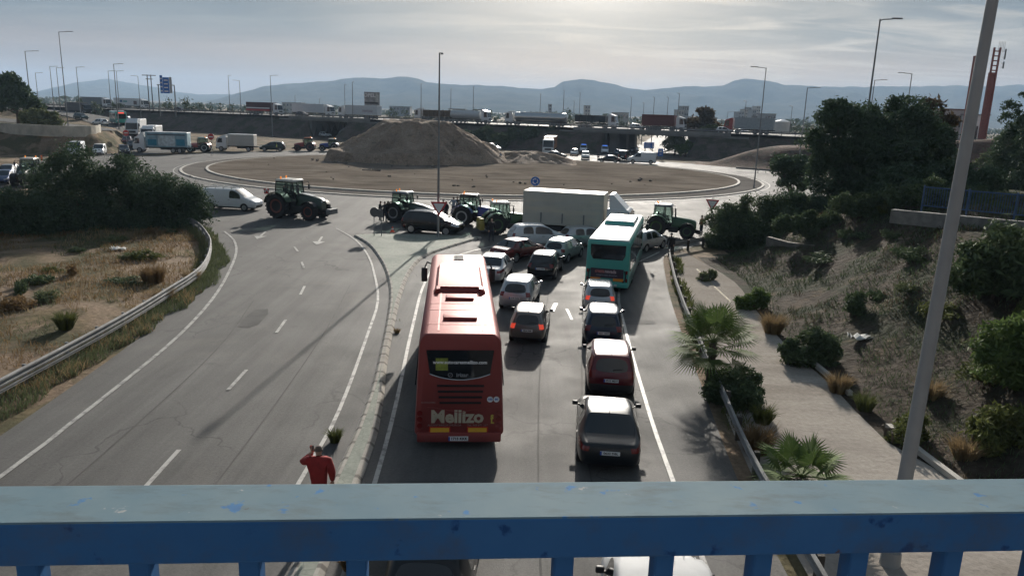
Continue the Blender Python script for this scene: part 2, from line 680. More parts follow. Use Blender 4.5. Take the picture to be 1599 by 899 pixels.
M_PLATE_BLUE = simple('plate_blue_band', (0.02, 0.08, 0.4), 0.5, var=0)
M_INK = simple('black_lettering', (0.015, 0.015, 0.018), 0.6, var=0)
M_CHROME = simple('chrome', (0.6, 0.6, 0.62), 0.15, 1.0, var=0.05)
M_RED = simple('sign_red', (0.45, 0.03, 0.03), 0.5, var=0.1)
M_SIGNW = simple('sign_white', (0.66, 0.67, 0.68), 0.5, var=0.08)
M_BLUE = simple('sign_blue', (0.02, 0.13, 0.48), 0.5, var=0.1)
M_SKIN = simple('skin', (0.42, 0.25, 0.18), 0.6)
M_HAIR = simple('dark_hair', (0.03, 0.022, 0.017), 0.7)
M_BARK = simple('bark', (0.10, 0.078, 0.06), 0.9, var=0.3, vscale=6, bump=0.6, bscale=20)


# ---------------------------------------------------------------- terrain
def smooth(t):
    t = np.clip(t, 0, 1)
    return t * t * (3 - 2 * t)


def poly_sd(X, Y, poly):
    """signed distance to a polygon, positive inside"""
    d = np.full(X.shape, 1e9)
    inside = np.zeros(X.shape, dtype=bool)
    n = len(poly)
    for i in range(n):
        ax, ay = poly[i]; bx, by = poly[(i + 1) % n]
        ex, ey = bx - ax, by - ay
        t = np.clip(((X - ax) * ex + (Y - ay) * ey) / (ex * ex + ey * ey), 0, 1)
        d = np.minimum(d, np.hypot(X - ax - t * ex, Y - ay - t * ey))
        cond = (ay > Y) != (by > Y)
        with np.errstate(divide='ignore', invalid='ignore'):
            xi = ax + (Y - ay) * ex / (ey if ey != 0 else 1e-9)
        inside ^= cond & (X < xi)
    return np.where(inside, d, -d)


def line_dist(X, Y, pts):
    """distance to a polyline and the height interpolated along it"""
    best = np.full(X.shape, 1e9); z = np.zeros(X.shape)
    for (ax, ay, az), (bx, by, bz) in zip(pts, pts[1:]):
        ex, ey = bx - ax, by - ay
        t = np.clip(((X - ax) * ex + (Y - ay) * ey) / (ex * ex + ey * ey), 0, 1)
        d = np.hypot(X - ax - t * ex, Y - ay - t * ey)
        z = np.where(d < best, az + (bz - az) * t, z)
        best = np.minimum(best, d)
    return best, z


HW_D = np.array((0.908, -0.418)); HW_N = np.array((0.418, 0.908)); HW_P = np.array((0.0, 203.0))
HW_Z = 5.7


def hw(s, n, z=0.0):
    p = HW_P + HW_D * s + HW_N * n
    return Vector((p[0], p[1], z))


OPEN = [(-68.0, -54.5), (24.0, 47.0)]
RAMP = [(-67, 141, 0.0), (-73, 150, 0.7), (-81, 164, 1.8), (-101, 191, 3.5), (-135, 226, 5.0), (-200, 272, 5.7)]
PLATEAU = [(-260, 250), (-140, 165), (-92, 137), (-77, 130.5), (-74, 134), (-75, 141), (-84, 160), (-104, 186), (-140, 222), (-220, 270)]
REDHILL = [(36, 156), (46, 144), (58, 137), (90, 128), (160, 114), (240, 84), (320, 60), (320, 100), (120, 140), (52, 170)]
FOOT_Y = [-20, 14, 19, 21.5, 26.5, 31, 38, 44, 51, 60, 75]
FOOT_X = [12.6, 12.4, 12.3, 11.9, 12.1, 12.1, 12.7, 13.6, 13.6, 20, 34]
RAIL_Y = [-20, 22.4, 25.9, 30, 34.8, 40.4, 46.6, 51, 56.7, 64, 75]
RAIL_X = [-16.2, -16.12, -16.11, -16.17, -16.46, -17.04, -18.98, -20.9, -24.2, -33, -48]
PH = rng.uniform(0, 6.28, 24)


def wav(X, Y, f, k):
    return (np.sin(X * f + PH[k]) * np.cos(Y * f * 1.13 + PH[k + 1]) + 0.6 * np.sin(X * f * 2.3 + Y * f * 1.7 + PH[k + 2])
            + 0.35 * np.cos(X * f * 4.1 - Y * f * 3.7 + PH[k + 3])) / 1.6


VG = rng.uniform(0, 1, (128, 128))


def vnoise(X, Y, f, seed=0, octaves=3):
    """irregular value noise, roughly -1 to 1"""
    out = 0; amp = 1.0; tot_ = 0
    for o_ in range(octaves):
        U, W = X * f * 2 ** o_ + 17.3 * seed, Y * f * 2 ** o_ + 9.1 * seed
        i, j = np.floor(U).astype(int), np.floor(W).astype(int)
        u, w = smooth(U - i), smooth(W - j)
        i0, i1, j0, j1 = i % 128, (i + 1) % 128, j % 128, (j + 1) % 128
        v = (VG[i0, j0] * (1 - u) + VG[i1, j0] * u) * (1 - w) + (VG[i0, j1] * (1 - u) + VG[i1, j1] * u) * w
        out = out + amp * (v * 2 - 1); tot_ += amp; amp *= .5
    return out / tot_ * 1.6


def height(X, Y):
    X = np.asarray(X, float); Y = np.asarray(Y, float)
    h = np.full(X.shape, -0.06) + 0.02 * wav(X, Y, 0.4, 0)
    fx = np.interp(Y, FOOT_Y, FOOT_X)
    up = smooth((X - fx) / 11.5)
    fade = 1 - smooth((Y - 56) / 22)
    h += fade * up * (4.8 + 0.5 * wav(X, Y, 0.35, 4)) + fade * np.clip((X - fx) / 4, 0, 1) * 0.16 * wav(X, Y, 1.3, 8)
    rx = np.interp(Y, RAIL_Y, RAIL_X)
    left = np.clip((rx - 0.6 - X) / 2.5, 0, 1) * (1 - smooth((Y - 60) / 8)) * (X > -60)
    h += left * (0.10 + 0.13 * wav(X, Y, 0.5, 12) + 0.05 * wav(X, Y, 1.9, 16))
    sd = poly_sd(X, Y, PLATEAU)
    hp = 3.4 * np.clip(1 + np.minimum(sd + 0.3, 0) / np.interp(X, [-95, -80], [11.0, 2.6]), 0, 1)
    h = np.maximum(h, hp + np.where(hp > 0.1, 0.12 * wav(X, Y, 0.7, 2) * (sd < -0.5), 0))
    d, z = line_dist(X, Y, RAMP)
    h = np.maximum(h, z - np.maximum(d - 5.5, 0) / 1.7)
    sdr = poly_sd(X, Y, REDHILL)
    h = np.maximum(h, np.where(sdr > 0, smooth(sdr / 11.0) * (3.9 + np.clip(X - 50, 0, 60) * 0.085), -9))
    S = (X - HW_P[0]) * HW_D[0] + (Y - HW_P[1]) * HW_D[1]
    N = (X - HW_P[0]) * HW_N[0] + (Y - HW_P[1]) * HW_N[1]
    dn = np.maximum(np.maximum(-N + 0.8, N - 24), 0)
    he = HW_Z - 0.35 - dn / 1.6
    for a, b in OPEN:
        he = np.where((S > a) & (S < b), -9, he)
    h = np.maximum(h, np.where((Y < 420), he, -9))
    return h


def ground_z(x, y):
    return float(height(np.array([x]), np.array([y]))[0])


def axis(lo, hi, step, far_lo, far_hi, g=1.22):
    a = list(np.arange(lo, hi + 1e-6, step))
    s, v = step, a[-1]
    while v < far_hi:
        s *= g; v += s; a.append(v)
    s, v = step, a[0]
    pre = []
    while v > far_lo:
        s *= g; v -= s; pre.append(v)
    return np.array(pre[::-1] + a)


xs = axis(-112, 100, 1.3, -9000, 9000)
ys = axis(-12, 262, 1.3, -60, 7000)
XX, YY = np.meshgrid(xs, ys)
ZZ = height(XX, YY)
nx, ny = len(xs), len(ys)
idx = np.arange(nx * ny).reshape(ny, nx)
quads = np.stack([idx[:-1, :-1], idx[:-1, 1:], idx[1:, 1:], idx[1:, :-1]], -1).reshape(-1, 4)
gm = np_mesh('ground', np.stack([XX, YY, ZZ], -1).reshape(-1, 3), quads, M_SOIL, True)
for m in (M_SHADEBANK, M_DARKBANK, M_REDBANK):
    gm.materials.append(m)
cx_, cy_ = (XX[:-1, :-1] + XX[1:, 1:]).ravel() / 2, (YY[:-1, :-1] + YY[1:, 1:]).ravel() / 2
mi = np.zeros(len(cx_), dtype=np.int32)
N_ = (cx_ - HW_P[0]) * HW_N[0] + (cy_ - HW_P[1]) * HW_N[1]
mi[(N_ > -16) & (N_ < 40) & (cy_ < 420)] = 2
mi[poly_sd(cx_, cy_, REDHILL) > -4] = 3
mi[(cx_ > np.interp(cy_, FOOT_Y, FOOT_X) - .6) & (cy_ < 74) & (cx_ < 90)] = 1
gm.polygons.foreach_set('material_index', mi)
o = link_mesh('ground', gm)
tag(o, kind='structure')


# ---------------------------------------------------------------- roads
def sheet(name, pts, z, mat, kind='structure'):
    mb = MB()
    mb.poly([(p[0], p[1], z) for p in pts])
    bmesh.ops.triangulate(mb.bm, faces=mb.bm.faces)
    o = mb.build(name, mat)
    for p in o.data.polygons:
        if p.normal.z < 0:
            o.data.flip_normals(); break
    return tag(o, kind=kind)


def resample(pts, step):
    pts = [Vector(p) for p in pts]
    out = [pts[0]]
    # Catmull-Rom through the surveyed points
    P = [pts[0] * 2 - pts[1]] + pts + [pts[-1] * 2 - pts[-2]]
    for i in range(1, len(P) - 2):
        n = max(1, int((P[i + 1] - P[i]).length / step))
        for k in range(1, n + 1):
            t = k / n
            a, b, c, d = P[i - 1], P[i], P[i + 1], P[i + 2]
            out.append(0.5 * ((2 * b) + (c - a) * t + (2 * a - 5 * b + 4 * c - d) * t * t + (3 * b - a - 3 * c + d) * t ** 3))
    return out


def offsets(pts, d):
    out = []
    for i, p in enumerate(pts):
        t = pts[min(i + 1, len(pts) - 1)] - pts[max(i - 1, 0)]
        n = Vector((-t.y, t.x, 0)).normalized()
        out.append(p + n * d)
    return out


def ribbon(mb, pts, w, lift=0.0):
    A, B = offsets(pts, w / 2), offsets(pts, -w / 2)
    up = Vector((0, 0, lift))
    va = [mb.bm.verts.new(p + up) for p in A]; vb = [mb.bm.verts.new(p + up) for p in B]
    for i in range(len(va) - 1):
        mb.bm.faces.new((va[i], vb[i], vb[i + 1], va[i + 1]))
    return mb


def line(pts3, w, z, step=1.5):
    return [Vector((p[0], p[1], z)) for p in resample([Vector((p[0], p[1], 0)) for p in pts3], step)]


LL = [(-12.8, 2), (-12.88, 17.25), (-13.02, 20.64), (-13.27, 24.77), (-13.72, 29.95), (-14.66, 35.68), (-16.0, 41.37), (-17.88, 47.92), (-19.73, 52.54), (-21.68, 55.91), (-23.98, 58.67), (-29, 63.5), (-37, 70)]
RL = [(-5.3, 2), (-5.32, 17.8), (-5.4, 22.64), (-6.12, 31.15), (-6.7, 36.7), (-7.95, 42.57), (-9.41, 48.24), (-11.46, 54.09), (-14.02, 59.07)]
ISL_L = [(-4.3, 2), (-4.5, 17.96), (-4.6, 21.93), (-5.0, 27.06), (-6.15, 36.75), (-7.3, 42.66), (-8.55, 47.3), (-10.2, 52.18), (-11.9, 55.6)]
ISL_R = [(-2.4, 56.6), (-4.5, 51.92), (-5.75, 48.38), (-6.0, 43.74), (-5.72, 38.17), (-5.28, 33.28), (-4.62, 27.08), (-4.05, 22.72), (-3.75, 18.0), (-3.6, 2)]
LR1 = [(-3.2, 2), (-3.4, 18.09), (-4.3, 31.35), (-4.84, 40.0), (-4.7, 45.5), (-3.4, 50.0), (-1.0, 54.0)]
RR = [(4.2, 2), (4.46, 18.73), (4.76, 25.87), (5.22, 33.42), (5.75, 39.5), (7.2, 46.5), (10.4, 53.0)]
GUARD_R = [(5.9, 2), (6.44, 14.39), (6.61, 18.87), (7.19, 24.52), (7.85, 30.78), (8.42, 36.06), (9.41, 43.36), (10.84, 51.63), (12.6, 54.6), (16.5, 58.5)]
PATH_R = [(12.5, 2), (12.3, 19.25), (11.6, 21.48), (11.9, 26.51), (11.9, 31.21), (12.5, 37.82), (13.2, 43.92), (12.6, 50.69), (12.2, 53.6)]

lpts = resample([Vector((p[0] - 1.5 - 0.0 * p[1], p[1], 0)) for p in LL], 2.0)
rpts = resample([Vector((p[0] - 0.35, p[1], 0)) for p in GUARD_R], 2.0)
carriage = [(p.x, p.y) for p in lpts] + [(-36, 76), (0, 80), (30, 76)] + [(p.x, p.y) for p in rpts[::-1]]
sheet('road_carriageways', carriage, 0.010, M_ASPHALT)
path_poly = [(p.x + 0.1, p.y) for p in resample([Vector((*p, 0)) for p in GUARD_R[:8]], 2)] + [(p.x, p.y) for p in resample([Vector((*p, 0)) for p in PATH_R[::-1]], 2)]
sheet('sandy_path', path_poly, 0.006, M_PATH)

RC = Vector((-7.0, 119.5, 0)); RX, RY = 42.5, 39.0


def ring_pt(t, grow, z=0.0):
    # the circle is a little fuller on its right side
    rx = RX + grow + 2.5 * max(0.0, math.cos(t - 0.5))
    return Vector((RC.x + rx * math.cos(t), RC.y + (RY + grow) * math.sin(t), z))


NR = 120
mb = MB()
for i in range(NR):
    a, b = 2 * math.pi * i / NR, 2 * math.pi * (i + 1) / NR
    mb.poly([ring_pt(a, -1, 0.014), ring_pt(a, 14.5, 0.014), ring_pt(b, 14.5, 0.014), ring_pt(b, -1, 0.014)])
bmesh.ops.remove_doubles(mb.bm, verts=mb.bm.verts, dist=0.001)
tag(mb.build('roundabout_road', M_ASPHALT), kind='structure')

mb = MB()
rings = [[ring_pt(2 * math.pi * i / NR, g, z) for i in range(NR)] for g, z in ((0.0, 0.0), (0.0, 0.13), (-0.35, 0.15))]
mb.loft(rings, caps=False)
rings = [[ring_pt(2 * math.pi * i / NR, g, z) for i in range(NR)] for g, z in ((-3.4, 0.15), (-3.4, 0.30), (-3.75, 0.31))]
mb.loft(rings, caps=False)
tag(mb.build('roundabout_kerb', M_KERB), kind='structure')
mb = MB()
mb.loft([[ring_pt(2 * math.pi * i / NR, g, 0.148) for i in range(NR)] for g in (-0.34, -3.41)], caps=False)
tag(mb.build('roundabout_apron', M_APRON), kind='structure')
# the sand of the middle, gently uneven
mb = MB()
rr = []
for k in range(26):
    f = 1 - k / 25.0
    ring = []
    for i in range(NR):
        p = ring_pt(2 * math.pi * i / NR, -3.74)
        q = RC + (p - RC) * max(f, 0.004)
        w = min(1.0, k / 4)
        q.z = 0.305 + w * (0.14 + 0.16 * float(wav(np.array(q.x), np.array(q.y), 0.22, 5)) + 0.03 * float(wav(np.array(q.x), np.array(q.y), 1.1, 9)))
        ring.append(q)
    rr.append(ring)
mb.loft(rr, caps=False)
tag(mb.build('roundabout_sand', M_SAND, smooth=True), kind='structure')


def road(name, pts, w, z, dz=True):
    P = resample([Vector(p) if len(p) == 3 else Vector((*p, 0)) for p in pts], 3.0)
    mb = MB()
    ribbon(mb, P, w, z)
    return tag(mb.build(name, M_ASPHALT), kind='structure')


road('far_road', [(12, 152), (22, 170), (33, 195), (46, 240), (64, 320), (90, 440), (140, 700)], 17, 0.022)
road('exit_road', [(38, 122), (66, 112), (110, 100), (180, 70)], 14, 0.026)
road('approach_road', [(-62, 128), (-61, 100), (-56, 84), (-68, 66), (-95, 45), (-140, 10)], 10, 0.018)
road('left_exit_road', [(-65, 154), (-68.5, 140), (-69.5, 124), (-65, 106), (-58, 92)], 9, 0.030)
road('ramp_road', RAMP, 9.5, 0.07)
road('upper_road', [(-79, 143, 3.4), (-90, 157, 3.4), (-118, 182, 3.4), (-170, 222, 3.4)], 9, 0.10)
P = [hw(s, 12, HW_Z) for s in range(-420, 300, 6)]
mb = MB(); ribbon(mb, P, 23.6, 0.03)
tag(mb.build('highway', M_ASPHALT), kind='structure')

# painted markings
mb = MB()
Z = 0.034
ribbon(mb, line(LL[:10], 0.15, Z), 0.15)
ribbon(mb, line(RL, 0.15, Z), 0.12)
ribbon(mb, line(LR1, 0.15, Z), 0.13)
ribbon(mb, line(RR, 0.15, Z), 0.13)
for a, b in (((-9.13, 19.41), (-9.05, 17.3)), ((-9.57, 26.05), (-9.48, 24.0)), ((-10.14, 32.73), (-9.93, 30.7)), ((-11.09, 39.3), (-10.79, 37.4)),
             ((-13.0, 45.6), (-12.4, 43.9)), (tuple(G(885, 483).xy), tuple(G(893, 500).xy)), ((-14.9, 50.6), (-14.2, 49.0))):
    ribbon(mb, [Vector((*a, Z)), Vector((*b, Z))], 0.13)
# give-way dashes at the mouth of the approach, and edge line of the ring
for i in range(9):
    a = Vector((-1.2 + i * 1.35, 54.4 + 0.10 * i, Z))
    ribbon(mb, [a, a + Vector((0.75, 0.06, 0))], 0.34)
mbr = [ring_pt(math.pi * (1.05 + 0.9 * k / 60) , 0.75, Z) for k in range(-70, 130)]
ribbon(mb, mbr, 0.16)
for k in range(0, 60, 2):
    if 12 < k < 40:
        continue
    ribbon(mb, [ring_pt(math.pi * (1.0 + k / 60), 13.4, Z), ring_pt(math.pi * (1.0 + (k + 1.0) / 60), 13.4, Z)], 0.16)


def arrow(x, y, phi, L=3.4):
    d = Vector((math.sin(rad(phi)), math.cos(rad(phi)), 0)); n = Vector((d.y, -d.x, 0)); p = Vector((x, y, Z))
    ribbon(mb, [p, p + d * L * 0.62], 0.16)
    mb.poly([p + d * L * 0.62 - n * 0.45, p + d * L - n * 0.02, p + d * L + n * 0.02, p + d * L * 0.62 + n * 0.45])


arrow(*G(415, 362).xy, 172); arrow(*G(503, 370).xy, 172)
ribbon(mb, [Vector((*G(862, 487).xy, Z)), Vector((*G(868, 474).xy, Z))], .22)
tag(mb.build('road_markings', M_LINE), kind='structure')
# old yellow line on the sandy path
mb = MB()
ribbon(mb, [Vector((*G(1088, 420).xy, 0.014)), Vector((*G(1118, 450).xy, 0.014)), Vector((*G(1142, 472).xy, 0.014))], 0.11)
n_ = NT('old_yellow_line')
n_ = n_.out(n_.mix(n_.ramp(n_.noise(5.0, 6), [(0.4, 0.0), (0.6, 1.0)]), (0.3, 0.27, 0.235), (0.42, 0.35, 0.19)), 0.8)
tag(mb.build('path_marking', n_), kind='structure')

# joints between paving passes and darker mended patches
mb = MB()
zr = 0.0195
for pts_ in ([(-10.9, 3), (-11.0, 17), (-11.5, 28), (-12.7, 36)], [(-7.3, 3), (-7.4, 18), (-7.9, 30), (-8.8, 40)], [(.75, 3), (.85, 18), (1.3, 30), (2.0, 40)], [(2.2, 3), (2.3, 20), (2.8, 28)]):
    ribbon(mb, line(pts_, .05, zr), .045)
for x, y, w_, h_, a_ in ((-11.6, 33, .8, 3.0, .1), (5.9, 34.2, 1.7, .7, .2)):
    P4 = [Vector((x + math.cos(a_) * u - math.sin(a_) * v, y + math.sin(a_) * u + math.cos(a_) * v, zr)) for u, v in ((-w_ / 2, -h_ / 2), (w_ * .1, -h_ * .56), (w_ / 2, -h_ * .4), (w_ * .55, h_ * .2), (w_ * .3, h_ / 2), (-w_ * .4, h_ * .45), (-w_ * .56, 0))]
    mb.poly(P4)
n_ = NT('mended_asphalt')
tag(mb.build('road_repairs', n_.out(n_.mix(n_.ramp(n_.noise(1.3, 6), [(.35, 0.0), (.65, 1.0)]), (.075, .072, .07), (.10, .097, .094)), .85, .15)), kind='structure')

# splitter island between the carriageways
outline = [Vector((*p, 0)) for p in ISL_L] + [Vector((-9.5, 56.4, 0)), Vector((-6.0, 56.75, 0))] + [Vector((*p, 0)) for p in ISL_R]
left_e = resample([Vector((*p, 0)) for p in ISL_L], 1.0)
right_e = resample([Vector((*p, 0)) for p in ISL_R], 1.0)
top_e = [Vector((-11.2, 56.3, 0)), Vector((-9.5, 56.75, 0)), Vector((-6.0, 57.0, 0)), Vector((-3.6, 56.95, 0))]
out = left_e + top_e + right_e
kerb_r = offsets(out, -0.19)
mb = MB()
n = len(out)
mb.loft([[p + Vector((0, 0, -0.02)) for p in out], [p + Vector((0, 0, 0.04)) for p in out], [p.lerp(q, 0.55) + Vector((0, 0, 0.14)) for p, q in zip(out, kerb_r)], [q + Vector((0, 0, 0.14)) for q in kerb_r]], caps=False)
n_ = NT('kerb_blocks')
jo = n_.ramp(n_.noise(3.0, 3, mscale=(0.2, 1.6, 1)), [(0.46, 0.7), (0.5, 1.0)])
tag(mb.build('splitter_kerb', M_KERBJ), kind='structure')
n_ = NT('stamped_concrete')
c = n_.ramp(n_.noise(0.5, 7, dist=0.5), [(0.35, (0.20, 0.225, 0.19)), (0.65, (0.30, 0.315, 0.265))])
v = n_.t.nodes.new('ShaderNodeTexVoronoi'); v.feature = 'DISTANCE_TO_EDGE'; v.inputs['Scale'].default_value = 2.6
n_.t.links.new(n_.tc.outputs['Object'], v.inputs['Vector'])
c = n_.mix(n_.ramp(v.outputs['Distance'], [(0.0, 0.5), (0.06, 0.0)]), c, (0.13, 0.135, 0.12))
c = n_.mix(1.0, c, n_.ramp(n_.noise(9.0, 5), [(0.3, 0.8), (0.7, 1.15)]), 'MULTIPLY')
n_.bump(v.outputs['Distance'], 0.3, 0.02)
M_STAMP = n_.out(c, 0.85, 0.3)
mb = MB()
half = len(kerb_r) // 2
mb.poly([p + Vector((0, 0, 0.137)) for p in kerb_r])
bmesh.ops.triangulate(mb.bm, faces=mb.bm.faces)
tag(mb.build('splitter_pavement', M_STAMP), kind='structure')


# ---------------------------------------------------------------- mounds of earth on the island
def mound(name, cx, cy, rx, ry, H, flat, cut, seed):
    r_ = np.random.default_rng(seed)
    ph = r_.uniform(0, 6.28, 12)
    na, nr = 110, 40
    V = []
    for k in range(nr + 1):
        f = k / nr
        for i in range(na):
            a = 2 * math.pi * i / na
            wob = 1 + 0.07 * math.sin(3 * a + ph[0]) + 0.05 * math.sin(5 * a + ph[1]) + 0.03 * math.sin(9 * a + ph[2]) + 0.012 * math.sin(23 * a + ph[6])
            x, y = rx * wob * f * math.cos(a), ry * wob * f * math.sin(a)
            t = 1 - f
            prof = min(1.0, t / (1 - flat))
            z = H * (prof ** 0.92 if prof < 0.85 else 0.861 + (prof - 0.85) * 0.92)
            z += H * (.07 * float(vnoise(np.array(cx + x), np.array(cy + y), .22, seed, 5)) + .03 * float(vnoise(np.array(cx + x), np.array(cy + y), .9, seed + 3, 3))) * min(1, prof * 4)
            gul = 0.17 * H * (math.sin(17 * a + 4 * math.sin(3 * a + ph[3])) * 0.5 + 0.5 * math.sin(29 * a + ph[4])) * prof * (1 - prof) * 2.0
            z += gul + 0.12 * math.sin(x * 1.7 + ph[5]) * math.cos(y * 1.9 + ph[7]) * prof
            if cut:   # dug-away face along the near left foot
                ca = math.cos(a - math.radians(248))
                if ca > 0.35 and prof > 0.0:
                    z = max(z, min(1.9 + 0.25 * math.sin(6 * a + ph[8]), prof * H * 3.4)) if prof < 0.3 else z
            V.append((cx + x, cy + y, 0.2 + max(z, -0.1)))
    q = []
    for k in range(nr):
        for i in range(na):
            q.append((k * na + i, k * na + (i + 1) % na, (k + 1) * na + (i + 1) % na, (k + 1) * na + i))
    n = NT(name + '_earth')
    c = n.ramp(n.noise(0.25, 7, dist=0.8), [(0.3, (0.25, 0.19, 0.145)), (0.7, (0.42, 0.33, 0.255))])
    c = n.mix(n.ramp(n.noise(0.8, 6), [(0.55, 0.0), (0.7, 0.6)]), c, (0.10, 0.09, 0.055))
    c = n.mix(1.0, c, n.ramp(n.noise(4.0, 6), [(0.3, 0.7), (0.7, 1.2)]), 'MULTIPLY')
    n.bump(n.noise(1.1, 9, 0.65), 1.0, 0.6)
    m = n.out(c, 0.95, 0.1)
    return tag(link_mesh(name, np_mesh(name, V, q, m, True)), kind='structure')


mound('earth_mound', -18.3, 137.0, 16.6, 14.5, 6.9, 0.34, True, 3)
mound('earth_mound', 2.2, 141.5, 10.5, 7.5, 2.1, 0.15, False, 5)


# ---------------------------------------------------------------- hills on the horizon
def ridge(name, prof, Y, foot, back, mat, rough, seed):
    """range of hills: prof lists (photo x, photo y) along its crest, surveyed at distance Y"""
    px = np.array([p[0] for p in prof], float); py = np.array([p[1] for p in prof], float)
    N = 420
    u = np.linspace(px[0], px[-1], N)
    crest = np.interp(u, px, py)
    r_ = np.random.default_rng(seed)
    for f, a in ((0.02, 1.0), (0.06, 0.55), (0.15, 0.35), (0.35, 0.2)):
        crest += rough * a * np.sin(u * f + r_.uniform(0, 6.28))
    C = [at_depth(a, b, Y) for a, b in zip(u, crest)]
    rows = 34
    V = []
    ph = r_.uniform(0, 6.28, 16)
    for k in range(rows):
        t = k / (rows - 1)
        if t < 0.75:
            f = t / 0.75
            yy = Y - foot * (1 - f)
            hh = f ** 1.25
        else:
            f = (t - 0.75) / 0.25
            yy = Y + back * f
            hh = 1 - f
        for i, c in enumerate(C):
            x = c.x * yy / Y
            g = 0.0
            for j, fr in enumerate((1 / 900, 1 / 430, 1 / 210, 1 / 110)):
                g += math.sin(x * fr * 6.28 + ph[j] + 1.6 * math.sin(yy * fr * 3 + ph[j + 4])) / (j + 1.4)
            z = c.z * hh * (1 + 0.20 * g * (1 - abs(2 * hh - 1)) * (1.0 if t < 0.75 else 0.4))
            V.append((x, yy + 0.12 * foot * (1 - hh) * math.sin(x / 260 + ph[9]), z if hh > 0 else -5))
    q = [(k * N + i, k * N + i + 1, (k + 1) * N + i + 1, (k + 1) * N + i) for k in range(rows - 1) for i in range(N - 1)]
    return tag(link_mesh(name, np_mesh(name, V, q, mat, True)), kind='structure')


n_ = NT('hill_scrub')
M_HILL = n_.out(n_.ramp(n_.noise(0.006, 8, 0.7), [(0.35, (0.055, 0.06, 0.042)), (0.65, (0.12, 0.108, 0.08))]), 0.95, 0.0)
ridge('hills', [(-900, 150), (-500, 135), (-200, 140), (60, 142), (110, 130), (170, 124), (215, 131), (280, 143), (330, 146), (420, 148), (520, 152)], 6200, 1900, 900, M_HILL, 1.2, 2)
ridge('hills', [(330, 158), (380, 142), (415, 133), (440, 131), (480, 127), (520, 125), (555, 121), (600, 121), (635, 119), (650, 122), (665, 128), (700, 129), (740, 131), (800, 134), (842, 139), (866, 137), (880, 127), (905, 124), (925, 124), (950, 129), (985, 137), (1005, 138), (1030, 136), (1062, 133), (1100, 133), (1128, 133), (1146, 126), (1165, 123), (1190, 125), (1225, 131), (1280, 134), (1330, 132), (1390, 134), (1450, 133), (1520, 134), (1560, 132), (1599, 130), (1700, 140), (2000, 165), (2300, 190)], 4400, 1500, 900, M_HILL, 1.0, 4)

# ---------------------------------------------------------------- the air
hz = MB()
hz.box((0, 4400, 137), (26000, 9400, 280))
hm = bpy.data.materials.new('haze')
hm.use_nodes = True
ht = hm.node_tree
ht.nodes.clear()
ho = ht.nodes.new('ShaderNodeOutputMaterial')
hv = ht.nodes.new('ShaderNodeVolumePrincipled')
hv.inputs['Color'].default_value = (0.52, 0.73, 1.0, 1)
hv.inputs['Density'].default_value = 0.00014
hv.inputs['Anisotropy'].default_value = 0.1
ht.links.new(hv.outputs[0], ho.inputs['Volume'])
tag(hz.build('haze', hm), kind='stuff')


